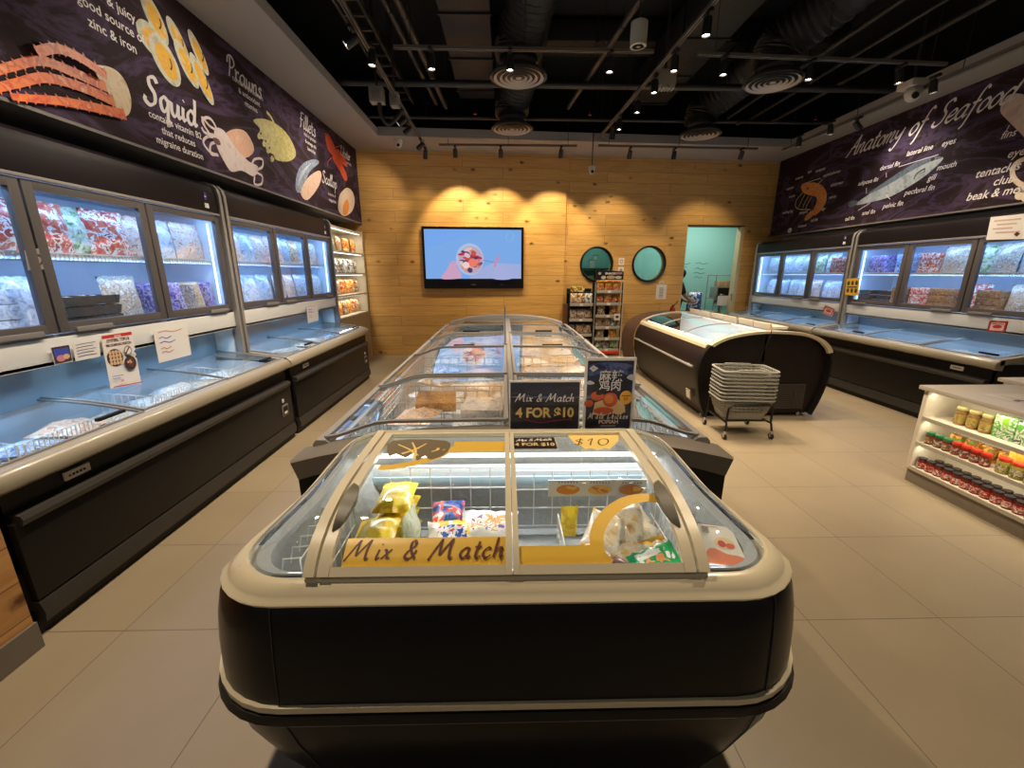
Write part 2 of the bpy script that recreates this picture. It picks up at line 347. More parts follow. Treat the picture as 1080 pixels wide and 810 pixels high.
# ---------------------------------------------------------------- lettering
_G = {
 'a': (1.15, ".9,.85 .55,1 .15,.7 .1,.25 .4,0 .75,.3 .9,.9|.9,1 .82,.3 .95,.02 1.15,.2"),
 'b': (1.0, ".1,2 .05,1 .1,.2 .45,0 .85,.3 .8,.8 .5,.95 .12,.6"),
 'c': (.95, ".8,.8 .5,1 .15,.65 .15,.2 .5,0 .9,.25"),
 'd': (1.15, ".8,.85 .45,1 .1,.6 .15,.1 .5,0 .8,.4 .95,1.2 1.0,2|.9,1.2 .82,.3 .95,.02 1.15,.2"),
 'e': (.9, ".1,.45 .6,.55 .75,.8 .5,1 .15,.7 .1,.25 .4,0 .85,.25"),
 'f': (.85, ".9,1.75 .65,2 .42,1.6 .35,.6 .25,-.6 .05,-.95|.05,.95 .75,1.0"),
 'g': (1.1, ".85,.85 .5,1 .12,.65 .2,.15 .5,.1 .8,.5 .9,1 .8,-.2 .5,-.9 .1,-.75 .3,-.3 1.1,.2"),
 'h': (1.05, ".15,2 .1,1 .05,0|.08,.4 .4,.95 .7,.9 .68,.3 .8,0 1.0,.2"),
 'i': (.5, ".15,.95 .1,.3 .2,0 .45,.2|.22,1.42 .28,1.5"),
 'k': (.95, ".15,2 .1,1 .05,0|.75,.95 .4,.6 .12,.5|.3,.55 .6,.1 .9,.05"),
 'l': (.5, ".1,.5 .4,1.5 .38,2 .2,1.7 .12,.5 .25,0 .5,.2"),
 'm': (1.35, ".05,.95 .1,.5 .05,0|.07,.4 .35,.95 .5,.85 .48,0|.5,.4 .8,.95 1,.85 .95,.2 1.1,0 1.3,.2"),
 'n': (1.0, ".05,.95 .1,.5 .05,0|.07,.4 .4,.95 .65,.85 .6,.2 .75,0 .95,.2"),
 'o': (.95, ".5,1 .15,.7 .12,.25 .4,0 .75,.25 .8,.7 .5,1.0"),
 'p': (.95, ".15,1 .1,0 .0,-.95|.1,.5 .45,1 .8,.8 .75,.25 .45,0 .1,.2"),
 'q': (1.05, ".8,.85 .45,1 .12,.65 .2,.1 .5,.05 .8,.5|.85,1 .75,0 .7,-.95 1.0,-.5"),
 'r': (.75, ".05,.9 .15,1 .12,0|.14,.5 .4,.95 .7,.9"),
 's': (.8, ".7,.85 .4,1 .2,.75 .55,.45 .55,.1 .25,0 .0,.15"),
 't': (.7, ".35,1.6 .25,.8 .25,.15 .45,0 .7,.2|.0,1.05 .65,1.1"),
 'u': (1.05, ".05,.95 .05,.25 .3,0 .6,.3 .75,.95|.75,.95 .7,.2 .82,0 1.05,.2"),
 'w': (1.2, ".05,.95 .1,.2 .3,0 .5,.4 .6,.85|.6,.85 .6,.2 .8,0 1.05,.4 1.1,.95"),
 'x': (.95, ".05,.9 .3,.8 .55,.15 .85,.1|.8,.95 .4,.5 .0,0"),
 'y': (.95, ".05,.95 .1,.35 .4,.2 .75,.6 .85,1|.85,1 .7,-.2 .4,-.9 .05,-.7"),
 'A': (1.45, "-.1,-.1 .5,1 1.0,2|1.0,2 1.05,1 1.15,.05 1.4,.1|.2,.75 .7,.85 1.25,.8"),
 'C': (1.35, "1.2,1.6 .9,2 .4,1.6 .1,.8 .3,.1 .8,.0 1.3,.5"),
 'F': (1.05, ".35,1.7 .7,1.95 1.35,1.95|.62,1.95 .45,1 .3,.2 .05,-.1|.15,1.05 .55,1.0 1.0,1.12"),
 'L': (1.15, ".4,1.4 .8,1.7 .8,2 .5,1.9 .4,1 .3,.2 0,.0|.3,.15 .7,0 1.1,.25"),
 'M': (2.35, "-.15,-.1 .0,.05 .4,1.1 .75,1.95|.75,1.95 .8,1 .9,.3|.9,.3 1.4,1.2 1.85,1.95|1.85,1.95 1.8,.9 1.95,.05 2.25,.1"),
 'P': (1.2, ".5,1.9 .4,.9 .2,0|.0,1.2 .2,1.9 .8,2 1.15,1.5 .8,1 .45,.95"),
 'S': (1.25, "1.2,1.7 .95,2 .5,1.8 .5,1.35 .9,.9 .85,.3 .4,0 0,.2 .05,.5"),
 '&': (1.4, "1.15,.85 .9,.2 .5,0 .15,.2 .3,.7 .8,1.2 .85,1.6 .6,1.8 .4,1.5 .55,.9 .95,.3 1.25,.0"),
 '$': (1.1, ".85,1.4 .5,1.6 .15,1.3 .6,.9 .75,.5 .35,.25 .05,.5|.6,1.9 .4,.0"),
 '1': (.9, ".05,1.2 .5,1.8 .4,.9 .35,.1"),
 '0': (1.3, ".7,1.7 .25,1.5 .1,.7 .35,.1 .8,.2 1.1,.9 1.0,1.5 .7,1.7"),
 ' ': (.8, "")}
GL = {k: (a, [[tuple(map(float, p.split(','))) for p in st.split()] for st in t.split('|') if st]) for k, (a, t) in _G.items()}
_TXT = {}
def font_mesh(s, bold=0.):
    k = (s, bold)
    if k in _TXT: return _TXT[k]
    cu = bpy.data.curves.new('t', 'FONT'); cu.body = s; cu.size = 1; cu.resolution_u = 3; cu.offset = bold; cu.fill_mode = 'FRONT'
    ob = bpy.data.objects.new('t', cu); me = bpy.data.meshes.new_from_object(ob)
    vs = [(v.co.x, v.co.y) for v in me.vertices]; fs = [list(p.vertices) for p in me.polygons]
    bpy.data.objects.remove(ob); bpy.data.curves.remove(cu); bpy.data.meshes.remove(me)
    _TXT[k] = (vs, fs); return _TXT[k]
class Art:
    """flat print on a surface: fn(u, v, l) -> point, l lifts each layer off the surface"""
    def __init__(s, fn, l0=.0006, dl=.0003): s.fn = fn; s.b = B(); s.l = l0; s.dl = dl
    def up(s): s.l += s.dl; return s
    def raw(s, pts, fs, m): s.b.add([s.fn(p[0], p[1], s.l) for p in pts], fs, m); s.up(); return s
    def poly(s, pts, m, smooth=0):
        if smooth: pts = catmull([(p[0], p[1], 0) for p in pts], smooth, True)
        return s.raw(pts, [tuple(range(len(pts)))], m)
    def rect(s, u0, v0, u1, v1, m, nu=1, nv=1):
        pts = [(u0 + (u1 - u0) * i / nu, v0 + (v1 - v0) * j / nv) for i in range(nu + 1) for j in range(nv + 1)]
        return s.raw(pts, [(i * (nv + 1) + j, (i + 1) * (nv + 1) + j, (i + 1) * (nv + 1) + j + 1, i * (nv + 1) + j + 1) for i in range(nu) for j in range(nv)], m)
    def ell(s, cu, cv, ru, rv, m, rot=0, n=20):
        c, q = math.cos(rot), math.sin(rot)
        return s.poly([(cu + ru * math.cos(t) * c - rv * math.sin(t) * q, cv + ru * math.cos(t) * q + rv * math.sin(t) * c) for t in [2 * PI * i / n for i in range(n)]], m)
    def ribbon(s, pts, w, m, taper=None, pen=None, n=6):
        P = catmull([(p[0], p[1], 0) for p in pts], n); L = []; N = len(P)
        for i, p in enumerate(P):
            d = P[min(N - 1, i + 1)] - P[max(0, i - 1)]
            if d.length < 1e-9: d = Vector((1, 0, 0))
            d.normalize(); q = Vector((-d.y, d.x, 0)); ww = w
            if taper: t = i / (N - 1); ww = w * (taper[0] + (taper[1] - taper[0]) * t)
            if pen is not None: ww = w * (.42 + .58 * abs(d.x * math.sin(pen) - d.y * math.cos(pen)))
            L.append((p + q * ww / 2, p - q * ww / 2))
        vs = [x for a in L for x in a]; fs = [(2 * i, 2 * i + 1, 2 * i + 3, 2 * i + 2) for i in range(N - 1)]
        return s.raw(vs, fs, m)
    def script(s, t, u, v, h, m, w=.13, slant=.22, sp=1., align='l', mid=None):
        """brush handwriting, h = x-height"""
        W = sum(GL[c][0] for c in t) * h * sp
        if align == 'c': u -= W / 2
        for c in t:
            a, sts = GL[c]
            for st in sts: s.ribbon([(u + (x + slant * y) * h, v + y * h) for x, y in st], w * h * 2, m, pen=.6, n=5)
            u += a * h * sp
        s.up(); return s
    def text(s, t, u, v, size, m, align='l', shear=0., bold=0., sx=1., rot=0.):
        vs, fs = font_mesh(t, bold)
        if not vs: return s
        x0 = min(a for a, _ in vs); x1 = max(a for a, _ in vs); o = {'l': x0, 'c': (x0 + x1) / 2, 'r': x1}[align]
        c, q = math.cos(rot), math.sin(rot); P = []
        for a, b in vs:
            x = ((a - o) * sx + shear * b) * size; y = b * size; P.append((u + x * c - y * q, v + x * q + y * c))
        return s.raw(P, fs, m)
    def build(s, name, parent=None, **k): return s.b.build(name, parent, recalc=False, **k)

def f_x(X, sgn):   # wall art: sgn=+1 face looks to +X (left wall), u = world Y ; sgn=-1 looks to -X, u = -Y
    return (lambda u, v, l: (X + l, u, v)) if sgn > 0 else (lambda u, v, l: (X - l, -u, v))

# ---------------------------------------------------------------- pack generators (local coordinates, base at z=0, face to -Y)
def pouch(name, w, h, t, m, lab=None, seed=0, seal=None, flat=False):
    rr = random.Random(seed); nu, nv = 10, 12; b = B()
    def side(sg):
        def fn(a, c):
            x = (a - .5) * w; z = c * h
            e = (1 - abs(2 * a - 1) ** 2.6) * (1 - abs(2 * c - 1) ** 3.2)
            y = sg * (t / 2) * e ** .75 if e > 0 else 0
            nz = noise.noise(Vector((x * 22 + seed, z * 22, sg * 3))) * .012 * min(1, e * 2)
            pin = 1 - .06 * (1 - abs(2 * c - 1) ** 2)
            return (x * pin, y + sg * nz, z + .004 * math.sin(a * 40 + seed) * (c > .96))
        return fn
    if lab is None: lab = m
    for sg in (-1, 1):
        fn = side(sg); vs = [fn(i / nu, j / nv) for i in range(nu + 1) for j in range(nv + 1)]
        A = []; L = []; S = []
        for i in range(nu):
            for j in range(nv):
                f = (i * (nv + 1) + j, (i + 1) * (nv + 1) + j, (i + 1) * (nv + 1) + j + 1, i * (nv + 1) + j + 1)
                (S if (seal and j in (0, nv - 1)) else L if (2 <= i < 8 and 3 <= j < 9) else A).append(f)
        k = len(b.v); b.v += vs
        for grp, mm in ((A, m), (L, lab), (S, seal)):
            for f in grp: b.f.append([k + q for q in f]); b.m.append(b.mi(mm))
    if flat: b.v = [(x, z - h / 2, y + t / 2) for x, y, z in b.v]
    return b.build(name, None, recalc=False)
def jar(name, r, h, body, lidm, labelm, lid_h=.02, hex_=False):
    b = B(); b.lathe([(0, 0), (r * .9, 0), (r, r * .15), (r, h * .68), (r * .82, h * .8), (r * .82, h - lid_h)], body, n=16)
    o = b.build(name)
    b = B(); b.lathe([(r * .9, h - lid_h), (r * .93, h - lid_h * .9), (r * .93, h - .003), (r * .88, h), (0, h)], lidm, n=16); b.build('lid', o, local=True)
    b = B(); b.lathe([(r * 1.015, h * .14), (r * 1.015, h * .6)], labelm, n=16, cap=False); b.build('label', o, local=True, recalc=False)
    return o
def carton(name, w, d, h, m, front=None, bev=.003):
    b = B(); b.box(-w / 2, -d / 2, 0, w / 2, d / 2, h, m, bev)
    if front: b.box(-w * .4, -d / 2 - .0012, h * .12, w * .4, -d / 2 + .002, h * .85, front)
    return b.build(name)
def tray(name, w, d, h, m, food, seed=0):
    b = B(); rr = random.Random(seed)
    b.loft([[(x * w * .45, y * d * .45, 0) for x, y in ((-1, -1), (1, -1), (1, 1), (-1, 1))], [(x * w * .5, y * d * .5, h) for x, y in ((-1, -1), (1, -1), (1, 1), (-1, 1))]], m, True, True, False)
    o = b.build(name)
    b = B()
    for i in range(8):
        a = rr.uniform(-.36, .36) * w; c = rr.uniform(-.34, .34) * d; q = rr.uniform(.018, .03)
        b.lathe([(0, 0), (q * .8, q * .15), (q, q * .6), (q * .7, q * 1.1), (0, q * 1.25)], food, (a, c, h * .35), 8)
    b.build('filling', o, local=True)
    return o

def wire_grid(x0, z0, x1, z1, nx, nz, r, m, along='x', c=0., b=None):
    """upright wire panel; along 'x' lies in a plane y=c, along 'y' in a plane x=c"""
    b = b or B(); P = (lambda a, z: (a, c, z)) if along == 'x' else (lambda a, z: (c, a, z))
    for i in range(nx + 1):
        a = x0 + (x1 - x0) * i / nx; b.cyl(P(a, z0), P(a, z1), r, m, 5)
    for j in range(nz + 1):
        z = z0 + (z1 - z0) * j / nz; b.cyl(P(x0, z), P(x1, z), r * 1.15, m, 5)
    return b
# ================================================================ the setting
XL, XR = -2.98, 5.47
def wall_y(X, off=0.): return 8.15 + .08 * X + off
b = B(); b.box(XL - .3, -1.6, -.1, XR + .9, 12, 0, FLOOR); struct(b.build('floor'))
b = B(); b.box(XL - .12, -1.6, 0, XL, 8.3, 4.6, wallwhite); struct(b.build('wall_left'))
b = B(); b.box(XR, -1.6, 0, XR + .12, 8.9, 4.6, wallwhite); struct(b.build('wall_right'))
b = B(); b.box(XL - .12, -1.6, 4.6, XR + .12, 9.0, 4.7, blackceil); struct(b.build('ceiling'))
b = B()   # unlit void above the dropped soffit
b.box(XL, -1.6, 3.66, XL + .03, 8.3, 4.6, blackceil); b.box(XR - .03, -1.6, 3.66, XR, 8.9, 4.6, blackceil)
b.prism([(XL, wall_y(XL, .0), 3.66), (XR, wall_y(XR, .0), 3.66), (XR, wall_y(XR, .0), 4.6), (XL, wall_y(XL, .0), 4.6)], (0, .05, 0), blackceil)
struct(b.build('wall_upper'))

def circ(cx, cz, r, n=40): return [(cx + r * math.cos(2 * PI * i / n), cz + r * math.sin(2 * PI * i / n)) for i in range(n)]
def holed_wall(name, outer, holes, yfn, th, m):
    """wall face following yfn(X), with openings cut through its thickness"""
    bm = bmesh.new()
    for loop in [outer] + holes:
        vs = [bm.verts.new((x, z, 0)) for x, z in loop]
        for i in range(len(vs)): bm.edges.new((vs[i], vs[(i + 1) % len(vs)]))
    bmesh.ops.triangle_fill(bm, use_beauty=True, use_dissolve=False, edges=bm.edges[:], normal=(0, 0, 1))
    bm.verts.index_update(); fl = [[v.index for v in f.verts] for f in bm.faces]; vs = [tuple(v.co[:2]) for v in bm.verts]; bm.free()
    b = B(); b.add([(x, yfn(x), z) for x, z in vs], fl, m); b.add([(x, yfn(x) + th, z) for x, z in vs], fl, m)
    for loop in [outer] + holes:
        n = len(loop); b.add([(x, yfn(x), z) for x, z in loop] + [(x, yfn(x) + th, z) for x, z in loop], [(i, (i + 1) % n, n + (i + 1) % n, n + i) for i in range(n)], m)
    return struct(b.build(name))
SX = 1.14
W1 = (1.77, 1.665, .30); W2 = (2.80, 1.67, .315)
b = B(); b.prism([(XL, wall_y(XL, -.07), 0), (SX, wall_y(SX, -.07), 0), (SX, wall_y(SX, -.07), 3.56), (XL, wall_y(XL, -.07), 3.56)], (0, .2, 0), wood_wall)
struct(b.build('wall_back'))
holed_wall('wall_back_right', [(SX, 0), (3.50, 0), (3.50, 2.39), (4.66, 2.39), (4.66, 0), (XR, 0), (XR, 3.56), (SX, 3.56)], [circ(*W1), circ(*W2)], lambda x: wall_y(x, .02), .17, wood_wall)
# round windows
for k, (cx, cz, r) in enumerate((W1, W2)):
    b = B(); rings = []
    for rr_, dy in ((r - .012, .06), (r - .012, -.03), (r + .002, -.045), (r + .022, -.03), (r + .022, .02)):
        rings.append([(x, wall_y(x, .02) + dy, z) for x, z in circ(cx, cz, rr_, 44)])
    b.loft(rings, black_m, True); fr = struct(b.build('window_%d' % (k + 1)))
    b = B(); b.add([(x, wall_y(x, .09), z) for x, z in circ(cx, cz, r - .01, 44)], [tuple(range(44))], g_win); g = b.build('window_glass', fr)
# door casing and sliding leaf edge
b = B(); cas = mat('pale door casing', (.62, .50, .30), .5)
b.prism([(4.60, wall_y(4.6, .03), 0), (4.66, wall_y(4.66, .03), 0), (4.66, wall_y(4.66, .03), 2.36), (4.60, wall_y(4.6, .03), 2.36)], (0, .17, 0), cas)
b.prism([(3.50, wall_y(3.5, .03), 2.36), (4.66, wall_y(4.66, .03), 2.36), (4.66, wall_y(4.66, .03), 2.385), (3.50, wall_y(3.5, .03), 2.385)], (0, .17, 0), mat('dark door head', (.07, .04, .02), .5))
b.prism([(3.50, wall_y(3.5, .03), 0), (3.52, wall_y(3.52, .03), 0), (3.52, wall_y(3.52, .03), 2.36), (3.50, wall_y(3.5, .03), 2.36)], (0, .17, 0), cas)
dr = struct(b.build('door_1'))
b = B(); b.box(4.585, wall_y(4.6, .06), .98, 4.6, wall_y(4.6, .1), 1.1, chrome, .004); b.build('latch', dr)
# room behind
b = B(); b.box(1.2, 10.35, 0, 6.3, 10.45, 3.0, teal); struct(b.build('wall_storeroom_back'))
b = B(); b.box(6.2, 8.6, 0, 6.3, 10.4, 3.0, teal); struct(b.build('wall_storeroom_right'))
b = B(); b.box(1.2, 8.3, 0, 1.25, 10.4, 3.0, teal); struct(b.build('wall_storeroom_left'))
b = B(); b.box(1.2, 8.8, 2.9, 6.3, 10.45, 3.0, teal); struct(b.build('ceiling_storeroom'))
b = B(); b.box(2.42, 9.2, 0, 2.47, 10.35, 2.9, teal); struct(b.build('wall_added_storeroom_divider'))  # divider added to keep the left part of the storeroom dimmer
lamp('AREA', 'storeroom_lamp', (4.2, 9.4, 2.86), 42, (.85, 1, .97), size=1.8, size_y=.5, rot=(0, 0, 0))
lamp('AREA', 'storeroom_lamp', (1.85, 9.6, 2.86), 7, (.8, 1, .95), size=.6, size_y=.3, rot=(0, 0, 0))
# dropped soffit ring and bulkheads
XB_L, XB_R = -2.47, 5.15
ZB_L, ZB_R = 2.33, 2.17; ZS = 3.5
b = B()
b.box(XL, -1.6, ZB_L, XB_L - .02, 8.05, ZS + .05, gyp_b); struct(b.build('wall_bulkhead_left'))
b = B(); b.box(XB_R + .02, -1.6, ZB_R, XR, 8.56, ZS + .05, gyp_b); struct(b.build('wall_bulkhead_right'))
b = B(); b.box(XL, -1.6, ZS, -1.88, 8.1, ZS + .10, gyp); struct(b.build('ceiling_soffit_left'))
b = B(); b.box(4.78, -1.6, ZS, XR, 8.6, ZS + .14, gyp); struct(b.build('ceiling_soffit_right'))
b = B(); b.prism([(-1.88, 7.12, ZS), (4.78, 7.60, ZS), (4.78, wall_y(4.78, .02), ZS), (-1.88, wall_y(-1.88, -.05), ZS)], (0, 0, .12), gyp); struct(b.build('ceiling_soffit_back'))
b = B()
b.prism([(SX, wall_y(SX, .018), 0), (3.5, wall_y(3.5, .018), 0), (3.5, wall_y(3.5, .018), .07), (SX, wall_y(SX, .018), .07)], (0, -.012, 0), mat('baseboard brown', (.22, .11, .05), .5))
struct(b.build('baseboard_back'))
w = bpy.data.worlds.new('world'); SC.world = w; w.use_nodes = True
w.node_tree.nodes['Background'].inputs[0].default_value = (1, .9, .78, 1); w.node_tree.nodes['Background'].inputs[1].default_value = .16
# ================================================================ front island freezer
def smooth(t): t = max(0., min(1., t)); return t * t * (3 - 2 * t)
def rrect(hx, y0, y1, r, z, n=8, xc=.012, zf=None):
    pts = []; r = min(r, hx, (y1 - y0) / 2)
    for cx, cy, a0 in ((hx - r, y0 + r, -PI / 2), (hx - r, y1 - r, 0), (-hx + r, y1 - r, PI / 2), (-hx + r, y0 + r, PI)):
        for i in range(n + 1):
            a = a0 + PI / 2 * i / n; x, y = xc + cx + r * math.cos(a), cy + r * math.sin(a)
            pts.append((x, y, z + (zf(x, y) if zf else 0)))
    # subdivide the long straight runs so the rim can rise along its sides
    out = []
    for i, p in enumerate(pts):
        q = pts[(i + 1) % len(pts)]; out.append(p); d = math.dist(p[:2], q[:2])
        if (i + 1) % (n + 1) == 0:
            for k in range(1, 8):
                x = p[0] + (q[0] - p[0]) * k / 8; y = p[1] + (q[1] - p[1]) * k / 8; out.append((x, y, z + (zf(x, y) if zf else 0)))
    return out
def rise(x, y):
    K = [(.86, 0), (1.0, .012), (1.22, .038), (1.36, .075), (1.46, .100), (1.53, .112), (1.7, .115)]
    if y <= K[0][0]: return 0.
    for (a, p), (c, q) in zip(K, K[1:]):
        if y <= c: return p + (q - p) * (y - a) / (c - a)
    return .115
XC = .012
def taper(pts, base=.685, amt=1.):
    """the head narrows towards the back and its side rims get slimmer"""
    out = []
    for x, y, z in pts:
        t = max(0., min(1.08, (y - .93) / .57)) * amt; d = abs(x - XC); sg = 1 if x > XC else -1
        ex = max(0, d - base); dd = min(d, base); out.append((XC + sg * (dd * (1 - .165 * t) + ex * (1 - .62 * min(1, t * 2.2))), y, z))
    return out
FF = thing('island_freezer', 'black and cream island freezer in the foreground with two sliding glass lids', 'freezer', (0, 1.2, 0))
b = B()
lv = [(.04, .67, .90, 1.50, .22), (.10, .69, .885, 1.52, .22), (.22, .745, .848, 1.54, .23), (.34, .787, .817, 1.56, .24), (.43, .803, .803, 1.57, .25), (.462, .806, .800, 1.575, .25),
      (.50, .806, .801, 1.575, .25), (.58, .800, .806, 1.575, .24), (.66, .785, .814, 1.572, .22), (.725, .765, .822, 1.57, .2), (.754, .748, .832, 1.565, .19)]
b.loft([taper(rrect(hx, y0, y1, r, z, zf=(lambda x, y, q=i: rise(x, y) * max(0, (q - 6) / 4))), .685, max(0, (i - 6) / 4)) for i, (z, hx, y0, y1, r) in enumerate(lv)], black_g, True, True, False)
body = b.build('body', FF)
b = B(); b.loft([rrect(hx, y0, 1.585, .25, z) for z, hx, y0 in ((.466, .80, .806), (.468, .812, .794), (.486, .812, .793), (.489, .80, .806))], cream, True); b.build('trim', FF)
b = B(); b.loft([rrect(hx, y0, 1.588, .25, z) for z, hx, y0 in ((.432, .80, .806), (.432, .815, .791), (.440, .819, .787), (.463, .815, .791), (.466, .80, .806))], black_m, True); b.build('bumper', FF)
b = B(); b.loft([rrect(hx, y0, 1.588, .25, z) for z, hx, y0 in ((.424, .79, .812), (.424, .811, .796), (.431, .811, .796), (.432, .79, .81))], grey_l, True); b.build('lower_trim', FF)
# seams of the front panel
for sx in (-.56, .64):
    b = B(); P = []
    for z, hx, y0, y1, r in lv:
        x = sx * (1 if z > .44 else 1 - (.44 - z) * .35) + .012; dx = abs(x - .012) - (hx - r); y = y0 + r - math.sqrt(max(0, r * r - max(0, dx) ** 2)) - .0012
        P.append((x, y, z))
    b.tube(P, .0016, mat('seam shadow gap', (.05, .05, .055), .5), 4); b.build('panel_seam', FF)
b = B(); b.box(.375, .897, .165, .405, .899, .192, paper); b.box(.380, .8962, .171, .400, .8972, .186, ink); b.build('sticker', FF)
# cream rim
b = B(); rl = [(.757, .745, .828, 1.572, .20), (.753, .753, .820, 1.578, .20), (.759, .756, .818, 1.580, .20), (.764, .750, .822, 1.578, .195), (.768, .741, .829, 1.572, .19), (.774, .738, .832, 1.570, .19), (.786, .728, .842, 1.566, .18),
      (.795, .712, .855, 1.556, .17), (.796, .700, .866, 1.546, .16), (.788, .690, .876, 1.538, .15), (.74, .682, .884, 1.53, .145)]
b.loft([taper(rrect(hx, y0, y1, r, z, zf=rise)) for z, hx, y0, y1, r in rl], cream, True); rim = b.build('rim', FF)
b = B(); b.loft([taper(rrect(hx, y0, y1, r, z, zf=rise)) for z, hx, y0, y1, r in ((.789, .6905, .8755, 1.5375, .15), (.786, .6895, .878, 1.536, .145), (.782, .686, .889, 1.533, .10), (.75, .684, .893, 1.53, .10))], black_m, True); b.build('gasket', FF)
# liner
b = B(); b.loft([taper(rrect(hx, y0, y1, .12, z, zf=lambda x, y, k=k: rise(x, y) * k)) for z, hx, y0, y1, k in ((.765, .684, .893, 1.53, 1), (.778, .679, .899, 1.522, 1), (.770, .655, .915, 1.500, .8), (.52, .60, .935, 1.47, 0))], frost, True, False, True); b.build('liner', FF)
b = B(); b.box(-.60, 1.462, .70, .62, 1.474, .80, white_c, .004); b.box(-.60, 1.455, .72, .62, 1.463, .755, mat('pale blue rail', (.45, .62, .75), .3), .003); b.build('air_duct', FF)
# curved lid glass
GP = [(.862, .800), (.885, .827), (.919, .850), (.96, .868), (1.003, .881), (1.06, .892), (1.114, .899), (1.244, .905), (1.36, .907), (1.50, .907)]
GS = [0.]
for i in range(1, len(GP)): GS.append(GS[-1] + math.dist(GP[i], GP[i - 1]))
def gz(y):
    if y <= GP[0][0]: return GP[0][1]
    for (a, p), (c, q) in zip(GP, GP[1:]):
        if y <= c: return p + (q - p) * (y - a) / (c - a)
    return GP[-1][1]
def gyz(s):
    s = max(0., s)
    for i in range(1, len(GP)):
        if s <= GS[i] or i == len(GP) - 1:
            t = (s - GS[i - 1]) / (GS[i] - GS[i - 1]); a, c = GP[i - 1], GP[i]
            dy, dz = c[0] - a[0], c[1] - a[1]; L = math.hypot(dy, dz)
            return a[0] + dy * t, a[1] + dz * t, -dz / L, dy / L
def glass_fn(u, v, l): y, z, ny, nz_ = gyz(v); return (u, y + ny * (l + .004), z + nz_ * (l + .004))
def gl(px, py):
    r = ray(px, py); best = None
    for i in range(400):
        s = GS[-1] * i / 399; y, z, _, _ = gyz(s); t = y / r[1]; e = abs(H + r[2] * t - z)
        if best is None or e < best[0]: best = (e, r[0] * t, s)
    return best[1], best[2]
def strip(b, x0, x1, s0, s1, th, m, n=26, lift=0.):
    rings = []
    for i in range(n + 1):
        y, z, ny, nz_ = gyz(s0 + (s1 - s0) * i / n); a = lift; c = lift + th
        rings.append([(x0, y + ny * a, z + nz_ * a), (x1, y + ny * a, z + nz_ * a), (x1, y + ny * c, z + nz_ * c), (x0, y + ny * c, z + nz_ * c)])
    b.loft(rings, m, True, True, True)
SE = GS[-1]
def lid(nm, x0, x1, rails):
    b = B(); b.grid(lambda a, c: (lambda q: (x0 + (x1 - x0) * a, q[0], q[1] + .001))(gyz(.02 + (SE - .04) * c)), 1, 24, g_lid); L = b.build(nm, FF, recalc=False)
    b = B()
    for r0, r1 in rails: strip(b, r0, r1, .0, SE - .012, .016, cream_d)
    strip(b, x0, x1, .0, .022, .014, cream_d, 3); b.box(x0, 1.478, .907, x1, 1.494, .922, cream_d, .004); b.build('lid_frame', L); return L
LL = lid('sliding_lid', -.44, .006, [(-.442, -.415), (.002, .018)])
LR = lid('sliding_lid', .020, .455, [(.020, .034), (.430, .457)])
b = B()
for r0, r1 in ((-.474, -.448), (.463, .489)): strip(b, r0, r1, .0, SE + .002, .02, cream_d)
b.box(-.474, .852, .780, .489, .872, .803, cream_d, .005); b.build('guide_rail', FF)
# lid handles: flared grips on the outer rails
for L, sx, x0 in ((LL, 1, -.430), (LR, -1, .445)):
    b = B(); rings = []
    for i in range(15):
        t = i / 14; s = .10 + .17 * t; y, z, ny, nz_ = gyz(s); wv = .028 * math.sin(PI * t) ** .6 + .003; hh = .010 + .014 * math.sin(PI * t)
        rings.append([(x0, y + ny * .012, z + nz_ * .012), (x0 + sx * wv, y + ny * .014, z + nz_ * .014), (x0 + sx * wv * 1.1, y + ny * hh * 1.25, z + nz_ * hh * 1.25 + .006), (x0, y + ny * (hh + .014), z + nz_ * (hh + .014))])
    b.loft(rings, mat('olive grey grip', (.16, .145, .11), .4), True, True, True); b.build('handle', L)
# fixed glass on both ends
inner = taper(rrect(.694, .872, 1.542, .155, .797, n=10, zf=rise))
for sg in (-1, 1):
    xr = -.474 if sg < 0 else .489
    path = [p for p in inner if (p[0] < xr if sg < 0 else p[0] > xr)]
    path.sort(key=lambda p: math.atan2(p[1] - 1.2, sg * (p[0] - xr) + .02))
    path = [(xr, .872, .800)] + path + [(xr, 1.54, .905)]
    cum = [0]
    for p, q in zip(path, path[1:]): cum.append(cum[-1] + math.dist(p, q))
    def pt(t):
        s = t * cum[-1]
        for i in range(1, len(path)):
            if s <= cum[i] + 1e-9: f = (s - cum[i - 1]) / max(1e-9, cum[i] - cum[i - 1]); return Vector(path[i - 1]).lerp(Vector(path[i]), f)
        return Vector(path[-1])
    def ef(t, c):
        P = pt(t); y = .872 + (1.54 - .872) * smooth(t * 1.0); y = .872 + .668 * (.35 * smooth(t) + .65 * (P.y - .872) / .668)
        A = Vector((xr, y, gz(y))); k = math.sin(c * PI) * .030; q = A.lerp(P, c); return (q.x, q.y, q.z + k * (.25 + .75 * min(1, (P - A).length * 6)))
    b = B(); b.grid(ef, 40, 8, g_end); b.build('end_glass', FF, recalc=False)
